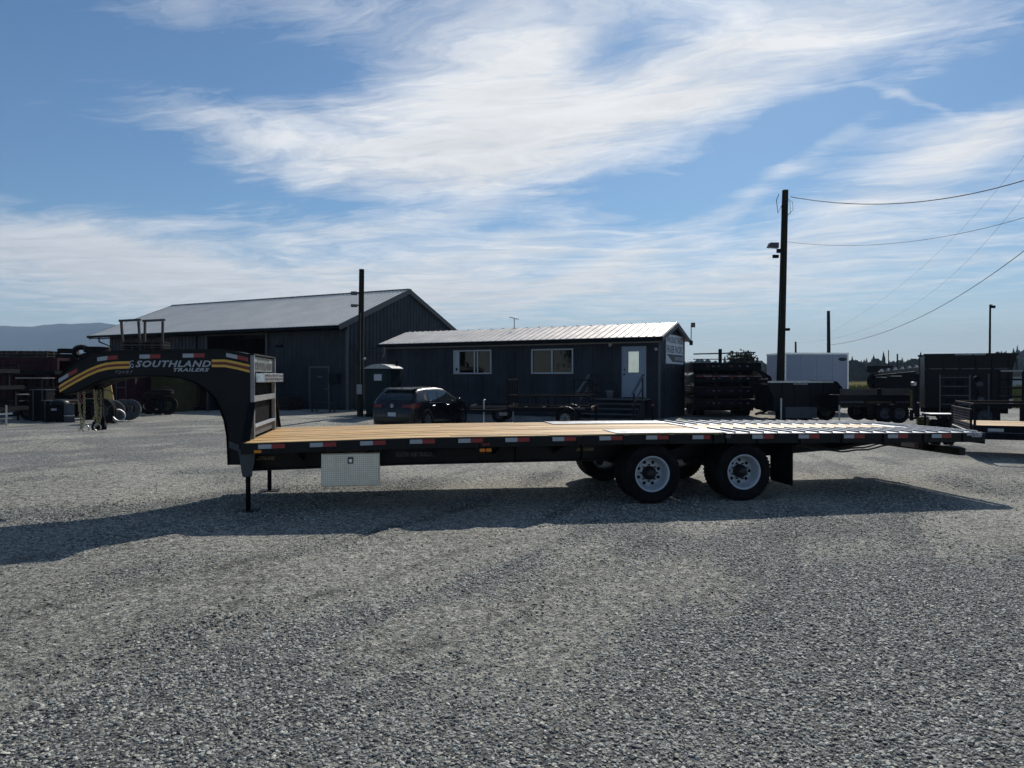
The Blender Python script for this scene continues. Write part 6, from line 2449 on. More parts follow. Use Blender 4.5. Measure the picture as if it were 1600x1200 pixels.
rk = empty('storage_rack', world_px(34, 27.6), R(2), 'tall black rack of folded ramps between left trailers and chains', 'rack')
for z, ln, m_ in ((1.62, 1.0, M_GALV), (1.0, 1.0, M_GALV), (0.42, 1.3, M_BLACK2)):
    MB().box(0.02, ln, -0.4, 0.4, z - 0.03, z).build('shelf', m_, rk)
for x in (0.08, 0.52, 0.95):
    for y in (-0.36, 0.36):
        MB().box(x - 0.025, x + 0.025, y - 0.025, y + 0.025, 0, 1.585).build('upright', M_BLACK2, rk)
bt = flat_trailer('deck_trailer', world_px(36, 28.6), R(4), 2.2, 2.0, 0.72, 'black low trailer with a row of marker lamps behind the rack', wheels=(0.4, 0.62), tongue=False)
for k in range(5):
    MB().box(0.05 + k * 0.27, 0.20 + k * 0.27, -1.03, -1.001, 0.48, 0.52).build('marker_lamp', M_LETTER, bt)
MB().box(0.5, 1.0, -1.03, -1.001, 0.28, 0.34).build('name_plate', M_LETTER2, bt)
eng = empty('portable_engine', world_px(93, 26.6), 0, 'black portable engine unit with domed cover behind the trailer nose', 'engine')
MB().box(-0.35, 0.35, -0.3, 0.3, 0.06, 0.62).build('housing', M_BLACK2, eng, bevel=0.03)
MB().lathe([(0.34, 0.62), (0.33, 0.70), (0.26, 0.78), (0.1, 0.82), (0.0, 0.825)], (0, 0, 0), 'z', 18).build('domed_cover', M_BLACK, eng)
MB().box(-0.12, 0.08, -0.315, -0.302, 0.42, 0.50).build('name_plate', M_LETTER, eng)
for x in (-0.3, 0.3):
    MB().box(x - 0.04, x + 0.04, -0.28, 0.28, 0, 0.0595).build('foot', M_BLACK2, eng)
dk = empty('fuel_drum', world_px(108, 26.3), 0, 'grey upright drum with pale band beside the black engine', 'drum')
MB().lathe([(0.0, 0.0), (0.17, 0.0), (0.175, 0.02), (0.165, 0.3), (0.175, 0.32), (0.165, 0.34), (0.165, 0.66), (0.175, 0.68), (0.0, 0.67)], (0, 0, 0), 'z', 18).build('drum_body', M_GREY, dk)
MB().lathe([(0.168, 0.22), (0.18, 0.23), (0.168, 0.25)], (0, 0, 0), 'z', 18).build('band', M_ALU, dk)

for i_, (px_, Y_, L_, z_, lab_) in enumerate(((-8, 31.2, 3.3, 0.0, 'long black flatbed standing on wheels behind the rack, below another'),
                                         (-4, 31.3, 3.2, 0.75, 'middle black flatbed piled behind the rack under the red container'),
                                         (-6, 31.4, 3.1, 1.45, 'top black flatbed piled behind the rack under the red container'))):
    f_ = flat_trailer('flatbed_trailer', world_px(px_, Y_, z_), R(3), L_, 2.2, 0.72 if i_ == 0 else 0.45, lab_, group='flatbeds piled at the left', wheels=(0.4, 0.65) if i_ == 0 else (), tongue=False, fender=False, lights=False)
    for k_ in range(7):
        MB().box(0.1 + k_ * 0.45, 0.18 + k_ * 0.45, -1.13, -1.101, (0.25 if i_ else 0.5), (0.44 if i_ else 0.70)).build('stake_pocket', M_BLACK2, f_)
    if i_:
        for x_ in (0.4, 2.6):
            for y_ in (-0.9, 0.8):
                MB().box(x_, x_ + 0.1, y_, y_ + 0.1, -0.03 if i_ == 1 else -0.25, 0.305).build('spacer_block', M_WOODBROWN, f_)
for i_, (px_, h_, lab_) in enumerate(((66, 1.15, 'black hydraulic pump crate with pale lid before the rack'), (84, 0.75, 'low black crate with two pale straps beside the domed engine'))):
    cr_ = empty('equipment_crate', world_px(px_, 27.0 - 0.3 * i_), R(5 * i_), lab_, 'crate')
    MB().box(-0.3, 0.3, -0.25, 0.25, 0.05, h_).build('crate_body', M_BLACK2, cr_, bevel=0.01)
    MB().box(-0.32, 0.32, -0.27, 0.27, h_ + 0.001, h_ + 0.035).build('lid', M_GREY, cr_)
    for x_ in (-0.2, 0.14):
        MB().box(x_, x_ + 0.05, -0.262, -0.2505, 0.05, h_).build('strap', M_GREY, cr_)
    for x_ in (-0.28, 0.2):
        MB().box(x_, x_ + 0.08, -0.25, 0.25, 0, 0.0495).build('foot', M_WOODBROWN, cr_)

# ------------------------------------------------------------------ right side of the yard
# ---- stacked flatbeds seen end-on
sd_x0, sdY = 1087, 29.5
for k in range(4):
    z0 = 0.52 + k * 0.50
    px0 = 1087 if k < 3 else 1086
    q = world_px(px0, sdY, 0)
    ww = (1188 - 1087) / F * sdY
    labs = ['lowest black flatbed of the stack beside the office, on its wheels', 'second flatbed up in the stack beside the office, with rear reflectors', 'third flatbed up in the stack, carrying red and white tape', 'topmost flatbed of the stack beside the office']
    fl = empty('stacked_flatbed', (q.x, q.y, z0), R(-4), labs[k], 'flatbed trailer', 'flatbeds stacked beside the office')
    L = 7.0
    mb = MB()
    mb.box(0, ww, 0, 0.08, -0.10, 0.20)
    mb.box(0.1, ww - 0.1, 0.9, 0.98, -0.28, -0.02)
    mb.box(0, 0.09, 0.081, L, 0.0, 0.20)
    mb.box(ww - 0.09, ww, 0.081, L, 0.0, 0.20)
    mb.box(0.75, 0.87, 0.081, L, -0.16, 0.19)
    mb.box(ww - 0.87, ww - 0.75, 0.081, L, -0.16, 0.19)
    for j in range(11):
        mb.box(0.091, ww - 0.091, 0.5 + j * 0.6, 0.55 + j * 0.6, 0.08, 0.16)
    mb.build('frame', M_BLACK2, fl)
    for j in range(8):
        x = 0.1 + j * (ww - 0.2) / 8
        MB().box(x + 0.005, x + (ww - 0.2) / 8 - 0.005, 0.082, L, 0.165, 0.205).build('deck_board', M_WOODGREY, fl)
    for j, x in enumerate((0.45, 0.68, 0.9, 1.4, 1.75, 2.05)):
        MB().box(x, x + 0.09, -0.02, -0.001, 0.05 - 0.02 * (j % 2), 0.09).build('reflector', M_LETTER2 if j % 3 else M_REDL, fl)
    if k == 2:
        for j in range(8):
            x = 0.02 + j * ww / 8
            MB().box(x, x + ww / 8 - 0.02, -0.006, -0.001, 0.14, 0.175).build('tape', M_RED_T if j % 2 == 0 else mat('pink_faded_tape', (0.36, 0.22, 0.24), 0.4), fl)
    for x in ((0.8, ww - 0.85) if k else ()):
        MB().box(x, x + 0.08, 0.05, 0.35, -0.295, -0.165).build('spacer_block', M_WOODBROWN, fl)
    if k == 0:
        for x in (0.22, 0.50, ww - 0.50, ww - 0.22):
            for y in (1.6, 2.6):
                t = simple_tyre('tyre', 0.38, 0.2, 0.22, M_RUBBER, fl, 18)
                t.rotation_euler = (0, 0, R(90))
                t.location = (x, y, 0.38 - z0)
    if k == 3:
        # folded gooseneck and rails above the stack
        q0 = 0.53
        mb = MB()
        mb.box(1.02, 1.14, 0.3, 0.42, 0.206, 0.78)
        mb.build('stake', M_BLACK2, fl)
        mb = MB()
        mb.bar((0.0, 0.35, q0 + 0.04), (2.5, 0.35, q0 + 0.10), 0.05, 0.05)
        mb.bar((0.02, 0.5, 0.36), (2.45, 0.5, 0.36), 0.2, 0.03)
        mb.build('load_rail', M_BLACK2, fl)
        mb = MB()
        mb.prism([(ww - 0.3, 0.21), (ww + 0.55, -0.35), (ww + 0.75, -0.9), (ww + 0.66, -0.92), (ww + 0.45, -0.42), (ww - 0.3, 0.02)], 0.6, 0.75)
        mb.build('gooseneck', M_BLACK2, fl)
        mb = MB()
        mb.prism([(ww - 0.3, 0.21), (ww + 0.50, -0.2), (ww + 0.66, -0.75), (ww + 0.56, -0.78), (ww + 0.40, -0.26), (ww - 0.3, 0.06)], 1.4, 1.5)
        mb.build('gooseneck', M_BLACK2, fl)
q = world_px(1190, 29.0)
jk = empty('scrap_ramp_pile', q, R(20), 'tangle of folded black ramps beside the stacked flatbeds', 'ramps')
rs = np.random.RandomState(3)
for k in range(9):
    z = 0.15 + 0.17 * k
    MB().bar((rs.uniform(-0.3, -0.1), rs.uniform(-0.3, 0.3), z), (rs.uniform(0.15, 0.4), rs.uniform(-0.3, 0.3), z + rs.uniform(-0.1, 0.15)), 0.12, 0.08).build('ramp', M_BLACK2 if k % 3 else M_GREY, jk)

# ---- white enclosed cargo trailer
q = world_px(1226.5, 33.0)
ct_ = empty('cargo_trailer', q, R(2.5), 'white enclosed cargo trailer with a dark oval emblem standing behind dump trailers', 'cargo trailer')
cw = 101 / F * 33.0
cp = []
for i in range(4):
    x0, x1 = cw * i / 4, cw * (i + 1) / 4
    MB().box(x0 + 0.004, x1 - 0.004, 0, 0.03, 0.56, 2.68).build('side_panel', M_CREAM, ct_)
mb = MB()
mb.box(0.0, cw, 0.031, 2.1, 0.56, 0.60)
mb.box(0.0, 0.03, 0.031, 2.1, 0.601, 2.68)
mb.box(cw - 0.03, cw, 0.031, 2.1, 0.601, 2.68)
mb.box(0.031, cw - 0.031, 2.07, 2.1, 0.601, 2.68)
mb.build('body_shell', M_CREAM, ct_)
MB().box(-0.02, cw + 0.02, -0.02, 2.12, 2.681, 2.76).build('roof', M_ALU, ct_)
MB().box(-0.012, 0.05, -0.014, -0.001, 0.56, 2.68).build('corner_trim', M_ALU, ct_)
MB().box(cw - 0.05, cw + 0.012, -0.014, -0.001, 0.56, 2.68).build('corner_trim', M_ALU, ct_)
mb = MB()
mb.lathe([(0.0, -0.006), (0.19, -0.005), (0.2, -0.001)], (0, 0, 0), 'y', 24)
em = mb.build('oval_emblem', M_BLACKL, ct_)
em.location = (cw - 0.27, 0, 2.46)
em.scale = (1.0, 1, 0.42)
lettering('ROYAL', 0.09, MX((cw - 0.40, -0.008, 2.43), (1, 0, 0), (0, 0, 1)), M_LETTER2, ct_, width=0.27)
for x in (1.2, 2.0):
    wheel_on(ct_, x, 0.12, 0.34, 0.19, 0.2, -1, M_RIM)
    wheel_on(ct_, x, 1.98, 0.34, 0.19, 0.2, 1, M_RIM)

# ---- dump trailer in front of it
q = world_px(1200, 27.0)
dp = empty('dump_trailer', q, R(1.0), 'black dump trailer with sloping tarp hood and grey box below', 'dump trailer')
k_ = 27.0 / F
out = [(1207 - 1200, 600 - 652), (1213 - 1200, 649 - 652)]


def pz(py, Y=27.0):
    return CAMH + (HY - py) / F * Y


pol = [(0.25, 0.35), (2.72, 0.35), (2.78, 1.0), (2.55, pz(597)), (2.42, pz(595.5)), (-0.03, pz(596)), (0.04, pz(606)), (0.20, pz(618))]
MB().prism(pol, 0.0, 0.04).build('side_wall', M_BLACK, dp)
MB().prism(pol, 1.96, 2.0).build('side_wall', M_BLACK, dp)
mb = MB()
mb.box(0.25, 2.7, 0.041, 1.959, 0.35, 0.40)
mb.box(0.22, 0.26, 0.041, 1.959, 0.401, 1.38)
mb.box(2.66, 2.70, 0.041, 1.959, 0.401, 1.40)
mb.build('bed', M_BLACK, dp)
MB().box(0.0, 2.45, -0.03, -0.001, pz(598), pz(595.3)).build('top_rail', M_GALV, dp)
for x in (0.55, 1.0, 1.6, 2.1):
    MB().box(x, x + 0.05, -0.04, -0.001, 0.4, pz(598.5)).build('side_stake', M_BLACK, dp)
lettering('SOUTHLAND', 0.085, MX((0.94, -0.043, pz(601)), (1, 0, 0), (0, 0, 1)), M_LETTER, dp, width=0.55, offset=0.004)
MB().box(0.54, 1.70, -0.35, -0.05, 0.12, pz(635.5)).build('control_box', M_GREY, dp, bevel=0.01)
mb = MB()
mb.tube([(0.42, -0.2, 0.02), (0.42, -0.2, 0.85)], 0.04, 8)
mb.box(0.34, 0.50, -0.28, -0.12, 0.0, 0.03)
mb.build('jack', M_GALV, dp)
mb = MB()
P = [(2.42, 0.5 + 0.0, pz(595.5)), (2.60, 0.5, pz(597)), (2.80, 0.5, pz(606)), (2.86, 0.5, pz(614))]
vs, fs = [], []
for (x, y, z) in P:
    vs += [(x, 0.02, z), (x, 1.98, z)]
for i in range(3):
    fs.append((2 * i, 2 * i + 1, 2 * i + 3, 2 * i + 2))
mb.add(vs, fs, True)
o_ = mb.build('tarp_hood', M_BLACK2, dp)
sd = o_.modifiers.new('thick', 'SOLIDIFY')
sd.thickness = 0.02
for x in (1.5, 2.25):
    wheel_on(dp, x, 0.2, 0.36, 0.2, 0.2, -1, M_GREY)
    wheel_on(dp, x, 1.8, 0.36, 0.2, 0.2, 1, M_GREY)

# ---- low dump trailer with timber side boards
q = world_px(1310, 25.6)
lo = empty('low_dump_trailer', q, R(0.5), 'black low-sided trailer with two grey timber side boards', 'dump trailer')
k2 = 25.6


def z2(py):
    return CAMH + (HY - py) / F * k2


def x2(px):
    return (px - 1310) / F * k2


MB().box(x2(1310), x2(1423), 0, 0.04, z2(636), z2(617)).build('side_wall', M_BLACK, lo)
MB().box(x2(1310), x2(1423), 1.9, 1.94, z2(636), z2(617)).build('side_wall', M_BLACK, lo)
mb = MB()
mb.box(x2(1310), x2(1423), 0.041, 1.899, z2(636), z2(634))
mb.box(x2(1310), x2(1311.5), 0.041, 1.899, z2(633.9), z2(617))
mb.box(x2(1421), x2(1423), 0.041, 1.899, z2(633.9), z2(617))
mb.build('bed', M_BLACK, lo)
MB().box(x2(1313), x2(1371), 0.0, 0.04, z2(616.8), z2(607.5)).build('side_board', M_WOODGREY, lo)
MB().box(x2(1377.5), x2(1422), 0.0, 0.04, z2(616.8), z2(607.5)).build('side_board', M_WOODGREY, lo)
MB().box(x2(1371.3), x2(1377.2), -0.02, 0.06, z2(616.8), z2(607)).build('board_socket', M_BLACK, lo)
lettering('SOUTHLAND TRAILERS', 0.085, MX((x2(1312), -0.004, z2(629.5)), (1, 0, 0), (0, 0, 1)), M_LETTER2, lo, width=0.86, offset=0.004)
lettering('SOUTHLAND', 0.085, MX((x2(1400), -0.004, z2(629.5)), (1, 0, 0), (0, 0, 1)), M_LETTER2, lo, width=0.5, offset=0.004)
MB().box(x2(1354), x2(1394), -0.01, -0.001, z2(630), z2(627)).build('pale_strip', M_CYEL, lo)
MB().box(x2(1371), x2(1412), -0.03, -0.001, z2(632.6), z2(631.2)).build('fender_edge', M_GALV, lo)
for x in (x2(1382), x2(1404)):
    wheel_on(lo, x, 0.0, 0.36, 0.2, 0.2, -1, M_GREY)
    wheel_on(lo, x, 1.94, 0.36, 0.2, 0.2, 1, M_GREY)
mb = MB()
mb.tube([(x2(1310.5), -0.06, 0.0), (x2(1310.5), -0.06, z2(633))], 0.03, 8)
mb.build('jack', M_GALV, lo)
MB().box(x2(1422), x2(1427), -0.05, 0.0, 0.1, z2(640)).build('mud_flap', M_RUBBER, lo)

# ---- row of deckovers behind, on their sides, cleats along the top
q = world_px(1374, 32.0)
dk2 = empty('tilted_deckover', q, R(8), 'black deckover trailer parked behind with pale cleats along its deck edge', 'deckover trailer')


def z3(py):
    return CAMH + (HY - py) / F * 32.0


def x3(px):
    return (px - 1374) / F * 32.0


MB().prism([(0, z3(583.5)), (x3(1448), z3(577)), (x3(1448), z3(572.5)), (0, z3(580.5))], 0, 0.1).build('side_rail', M_GREY, dk2)
MB().prism([(0.0, z3(606)), (x3(1445), z3(610)), (x3(1445), z3(580)), (0.0, z3(586))], 0.3, 0.4).build('under_frame', M_BLACK2, dk2)
MB().box(0.05, x3(1420), 0.9, 0.98, z3(582), z3(571)).build('rear_frame', M_BLACK, dk2)
for k in range(12):
    px = 1377 + k * 6.0
    z = z3(580.5 - 8.0 * (px - 1374) / 74)
    MB().box(x3(px), x3(px + 2.6), 0.0, 0.09, z, z + 0.10).build('deck_cleat', M_GREY if k % 2 else M_GALV, dk2)
for x in (1381, 1400):
    t = wheel_on(dk2, x3(x), 0.55, 0.38, 0.2, 0.2, -1, M_GREY)
    t.location.z = z3(596)
MB().box(x3(1375), x3(1386), -0.02, 0.3, z3(590), z3(589)).build('fender', M_GALV, dk2)
MB().box(x3(1394), x3(1412), -0.02, 0.3, z3(588), z3(587)).build('fender', M_GALV, dk2)
for x in (0.2, 1.9):
    MB().box(x, x + 0.08, 0.3, 0.39, 0.0, z3(606) + 0.02).build('stand', M_BLACK2, dk2)
pk = MB()
pk.lathe([(0.02, 0.0), (0.02, 0.9)], (0, 0, 0), 'z', 6)
pk.build('stake', M_BLACK2, dk2).location = (x3(1402), 0.5, z3(578))

# ---- equipment mast area between
eq = empty('folded_crane', world_px(1433, 28.5), 0, 'small black folded hoist with pale fittings beside the tall dump trailer', 'hoist')
MB().box(-0.07, 0.07, -0.07, 0.07, 0, 1.75).build('mast', M_BLACK2, eq)
MB().bar((0, 0, 1.7), (0.5, 0, 1.2), 0.09, 0.09).build('boom', M_BLACK2, eq)
MB().box(-0.22, -0.08, -0.12, 0.05, 1.30, 1.45).build('winch', M_GALV, eq, bevel=0.02)
MB().box(-0.05, 0.3, -0.1, -0.071, 0.62, 0.66).build('crossbar', M_GALV, eq)
MB().lathe([(0.0, -0.08), (0.07, -0.07), (0.07, 0.07), (0.0, 0.08)], (0.12, 0, 0.95), 'x', 10).build('roller', M_GREY, eq)
MB().box(-0.25, 0.35, -0.2, 0.2, 0.0, 0.08).build('base_plate', M_BLACK2, eq)

# ---- tall dump trailer
YD = 24.0
q = world_px(1443, YD)
td = empty('tall_dump_trailer', q, R(-22), 'tall black high-sided dump trailer with lettered top rail', 'dump trailer')


def z4(py):
    return CAMH + (HY - py) / F * YD


def x4(px):
    return (px - 1443) / F * YD


panels = 4
xa, xb = x4(1445), x4(1561)
pol = [(xa, 0.62), (xb - 0.04, 0.62), (xb, z4(575)), (x4(1566), z4(556)), (xa - 0.02, z4(556))]
for y0 in (0.0, 1.2):
    MB().prism(pol, y0, y0 + 0.03).build('side_wall', M_BLACK, td)
for x in np.linspace(xa + 0.05, xb - 0.12, 6):
    MB().box(x, x + 0.06, -0.05, -0.001, 0.62, z4(559)).build('side_stake', M_BLACK, td)
MB().box(xa, xb - 0.05, -0.012, -0.001, z4(577), z4(575.5)).build('wall_seam', M_TRIM, td)
MB().box(xa - 0.05, x4(1567), -0.07, -0.001, z4(556), z4(553)).build('top_rail', M_BLACK, td)
MB().box(xa - 0.05, x4(1567), 1.231, 1.3, z4(556), z4(553)).build('top_rail', M_BLACK, td)
mb = MB()
mb.box(xa, xb - 0.05, 0.031, 1.199, 0.62, 0.68)
mb.box(xa, xa + 0.04, 0.031, 1.199, 0.681, z4(556.5))
mb.box(xb - 0.1, xb - 0.06, 0.031, 1.199, 0.681, z4(556.5))
mb.build('bed', M_BLACK, td)
MB().box(xa, xb - 0.05, 0.35, 0.45, 0.45, 0.619).build('under_frame', M_BLACK2, td)
MB().box(xa, xb - 0.05, 0.9, 1.0, 0.45, 0.619).build('under_frame', M_BLACK2, td)
lettering('SOUTHLAND TRAILERS', 0.06, MX((x4(1485), -0.0705, z4(555.6)), (1, 0, 0), (0, 0, 1)), M_LETTER, td, width=0.85, offset=0.004)
for x in (0.9, 1.75):
    wheel_on(td, x, 0.12, 0.38, 0.21, 0.22, -1)
    wheel_on(td, x, 1.12, 0.38, 0.21, 0.22, 1)
MB().box(x4(1555), x4(1560), -0.12, -0.06, z4(634), z4(622)).build('latch', M_GALV, td)
# rack of gear parked against its side
rk = empty('headache_rack', world_px(1468, YD - 1.3), R(-22), 'black steel ladder rack leaning against the tall dump trailer', 'rack')
for x in (0.0, 0.80, 1.30):
    MB().box(x, x + 0.035, -0.02, 0.02, 0.35, z4(586 if x < 1 else 584)).build('upright', M_GREY, rk)
for k, py in enumerate((590.5, 603.5, 617, 630)):
    MB().box(0.036, 0.799, -0.02, 0.02, z4(py), z4(py) + 0.03).build('rung', M_GREY, rk)
    for x in (0.15, 0.45):
        if k < 3:
            MB().box(x, x + 0.22, 0.03, 0.08, z4(py) - 0.24, z4(py) - 0.08).build('bracket', M_BLACK2, rk)
for k, (x, z) in enumerate(((1.0, z4(592)), (1.08, z4(600)), (0.98, z4(612)), (1.12, z4(622)))):
    MB().lathe([(0.0, -0.05), (0.09, -0.04), (0.09, 0.05), (0.0, 0.06)], (x, 0, z), 'y', 12).build('coil', M_GREY if k % 2 else M_BLACK2, rk)

# ---- livestock panel gate at the right
gt = empty('pipe_gate', world_px(1561, 21.5), R(-3), 'black pipe gate of wide horizontal bars at the right edge', 'gate')
YG = 21.5


def z5(py):
    return CAMH + (HY - py) / F * YG


for i, py in enumerate((579.5, 593, 606, 620, 634.5)):
    MB().bar((0.02, 0, z5(py)), (2.2, 0, z5(py)), 0.05, 0.055 if i else 0.05).build('gate_bar', M_BLACK2 if i else M_TRIML, gt)
for x in (0.0, 0.70, 1.4, 2.2):
    MB().box(x - 0.03, x + 0.03, -0.028, 0.028, 0.0, z5(578.5)).build('gate_post', M_BLACK2, gt)

# ---- utility trailer with fresh wood deck in the right foreground
YU = 15.53
uu = flat_trailer('utility_trailer', Vector((9.695, YU, 0)), -R(22), 5.0, 2.0, 0.66, 'black open utility trailer with fresh pine deck and mesh ramp at the right edge', wheels=(), rails=0.42, tongue=False, fender=False, deck_mat=M_DECK, lights=False)
mg = MB()
mg.box(-0.06, -0.02, -1.0, 1.0, 0.50, 0.535)
mg.box(-0.06, -0.02, -1.0, 1.0, 0.95, 0.985)
mg.box(-0.06, -0.02, -1.0, -0.965, 0.536, 0.949)
mg.box(-0.06, -0.02, 0.965, 1.0, 0.536, 0.949)
mg = mg.build('mesh_panel', M_BLACK2, uu)
for k in range(7):
    MB().box(-0.048, -0.04, -0.964, 0.964, 0.575 + 0.055 * k, 0.59 + 0.055 * k).build('mesh_bar', M_TRIM, mg)
for k in range(15):
    MB().box(-0.039, -0.033, -0.9 + 0.128 * k, -0.885 + 0.128 * k, 0.537, 0.948).build('mesh_bar', M_TRIM, mg)
MB().bar((-0.07, -1.0, 0.53), (-0.07, 0.8, 0.56), 0.02, 0.02).build('bright_edge', M_GALV, mg)
MB().box(0.25, 0.52, -1.012, -1.002, 0.54, 0.60).build('tape', M_WHITE_T, uu)
MB().box(0.0, 5.0, -1.03, -1.004, 0.38, 0.515).build('side_skirt', M_BLACK2, uu)
for u in (1.9, 2.8):
    wheel_on(uu, u, -0.86, 0.33, 0.18, 0.19, -1)
    wheel_on(uu, u, 0.86, 0.33, 0.18, 0.19, 1)
# axle pair with pale fender at its left end
wp = empty('spare_axle', world_px(1457, 17.3), R(-6), 'pair of dark wheels under a pale fender left of the pine deck trailer', 'axle')
for k, x in enumerate((0.12, 0.42)):
    t = simple_tyre('tyre', 0.31, 0.17, 0.19, M_RUBBER, wp, 18)
    t.location = (x, 0.1, 0.31)
    t.rotation_euler = (0, 0, R(50))
    MB().lathe([(0.0, -0.16), (0.06, -0.15), (0.075, -0.10), (0.16, -0.05), (0.165, -0.08)], (0, 0, 0), 'y', 14).build('hub', M_TRIML, t)
MB().box(-0.08, 0.52, -0.12, 0.35, 0.74, 0.76).build('fender', M_GALV, wp)
MB().box(-0.085, 0.525, -0.125, 0.36, 0.70, 0.7395).build('fender_lip', M_BLACK2, wp)
for x in (-0.08, 0.50):
    MB().box(x, x + 0.03, 0.2, 0.25, 0.0, 0.699).build('leg', M_BLACK2, wp)


# ------------------------------------------------------------------ plants, far house
def leaf_cloud(mb, c, rad, n, size, rs_, flat=1.0):
    vs, fs = [], []
    # clumps inside the volume
    K = max(4, n // 60)
    cl_ = []
    for _ in range(K):
        d = rs_.normal(size=3)
        d /= np.linalg.norm(d)
        cl_.append(np.array(c) + d * np.array(rad) * rs_.uniform(0.35, 0.95))
    for i in range(n):
        b_ = cl_[rs_.randint(K)]
        p = b_ + rs_.normal(size=3) * np.array(rad) * 0.20
        a = rs_.normal(size=3)
        a /= np.linalg.norm(a)
        t = np.cross(a, rs_.normal(size=3))
        t /= np.linalg.norm(t)
        w = np.cross(a, t)
        s = size * rs_.uniform(0.6, 1.3)
        o = len(vs)
        vs += [tuple(p - t * s), tuple(p + w * s * 0.5), tuple(p + t * s), tuple(p - w * s * 0.5)]
        fs.append((o, o + 1, o + 2, o + 3))
    mb.add(vs, fs)


def leaf_mat(name, c):
    m = mat(name, c, 0.75, 0, 0.4, 1.5, spec=0.2)
    return m


M_LEAFD = leaf_mat('dark_leaf', (0.022, 0.034, 0.016))
M_LEAFG = leaf_mat('olive_leaf', (0.075, 0.085, 0.022))
M_LEAFY = leaf_mat('dry_grass_leaf', (0.15, 0.13, 0.045))
M_BARK = wood_mat('bark', (0.06, 0.05, 0.04), 0.5, 2, 0.9)


def tree(name, px, Y, top, wpx, label, m_=M_LEAFD, n=1600, trunk=0.35, cat='tree', size=0.22, base=-0.25):
    q = at(px, HY, Y)
    r = empty(name, (q.x, q.y, base), 0, label, cat)
    H_ = CAMH + (HY - top) / F * Y - base
    Wd_ = wpx / F * Y
    rs_ = np.random.RandomState(int(px))
    mb = MB()
    mb.tube([(0, 0, 0), (0.05 * H_ * rs_.uniform(-1, 1), 0, H_ * 0.45), (0, 0, H_ * 0.85)], H_ * 0.03, 8, H_ * 0.008)
    for k in range(6):
        a = rs_.uniform(0, 6.28)
        z = H_ * rs_.uniform(0.3, 0.6)
        mb.tube([(0, 0, z), (Wd_ * 0.2 * math.cos(a), Wd_ * 0.2 * math.sin(a), z + H_ * 0.15), (Wd_ * 0.38 * math.cos(a), Wd_ * 0.38 * math.sin(a), z + H_ * 0.25)], H_ * 0.012, 5, H_ * 0.004)
    mb.build('trunk', M_BARK, r)
    mb = MB()
    leaf_cloud(mb, (0, 0, H_ * (0.5 + trunk / 2)), (Wd_ / 2, Wd_ / 2, H_ * (1 - trunk) / 2), n, size, rs_)
    mb.build('crown', m_, r)
    return r


tree('broad_tree', 1156, 62.0, 551.5, 44, 'round dark broadleaf tree rising behind the stacked flatbeds', n=5200, size=0.16, trunk=0.2)
tree('young_tree', 1207, 46.0, 562, 24, 'loose open young tree just left of the tall pole', M_LEAFG, n=420, size=0.10, trunk=0.05)
tree('young_tree', 1183, 50.0, 566, 26, 'bare twiggy young tree behind the stacked flatbeds', M_LEAFG, n=120, size=0.08, trunk=0.15)
tree('conifer', 1078, 95.0, 563, 5, 'thin pointed dark conifer right of the office gable', n=500, size=0.2, trunk=0.05)
# trees behind the viewer, seen only as reflections in the office windows
for i_, (x_, y_, h_, lab_) in enumerate(((-36.0, -3.0, 10.0, 'broad tree behind the viewer, mirrored in the right office window'), (-22.0, -14.0, 8.0, 'smaller tree behind the viewer, mirrored in the office glass'))):
    r_ = empty('broad_tree', (x_, y_, -0.1), 0, lab_, 'tree')
    rs_ = np.random.RandomState(60 + i_)
    MB().tube([(0, 0, 0), (0.1, 0, h_ * 0.4), (0, 0, h_ * 0.8)], 0.28, 8, 0.06).build('trunk', M_BARK, r_)
    mb = MB()
    leaf_cloud(mb, (0, 0, h_ * 0.6), (h_ * 0.4, h_ * 0.4, h_ * 0.38), 3500, 0.22, rs_)
    mb.build('crown', M_LEAFD, r_)
# shrubs by the office and between the trailers
for i, (px, Y, top, w, m_, lab) in enumerate(((1084, 34.5, 602, 26, M_LEAFG, 'olive shrub growing at the far corner of the office'),
                                             (1074, 36.5, 606, 14, M_LEAFG, 'small shrub tight against the office gable end'),
                                             (1097, 36.0, 622, 20, M_LEAFG, 'low shrub half behind the stacked flatbeds'),
                                             (1195, 32.5, 606, 16, M_LEAFG, 'green shrub between stacked flatbeds and dump trailer'),
                                             (1440, 21.5, 652, 14, M_LEAFG, 'low weeds below the hoist beside the tall dump trailer'),
                                             (1452, 20.5, 655, 10, M_LEAFY, 'dry weeds left of the spare axle'))):
    q = at(px, HY, Y)
    r = empty('shrub', (q.x, q.y, 0.0), 0, lab, 'shrub')
    H_ = CAMH + (HY - top) / F * Y
    rs_ = np.random.RandomState(100 + i)
    mb = MB()
    for k in range(14):
        a = rs_.uniform(0, 6.28)
        e_ = w / F * Y * 0.4
        mb.tube([(0, 0, 0), (e_ * 0.5 * math.cos(a), e_ * 0.5 * math.sin(a), H_ * 0.5), (e_ * math.cos(a), e_ * math.sin(a), H_ * rs_.uniform(0.6, 0.95))], 0.012, 4, 0.004)
    mb.build('stem', M_BARK, r)
    mb = MB()
    leaf_cloud(mb, (0, 0, H_ * 0.5), (w / F * Y / 2, w / F * Y / 2, H_ * 0.48), 900, 0.05, rs_)
    mb.build('foliage', m_, r)


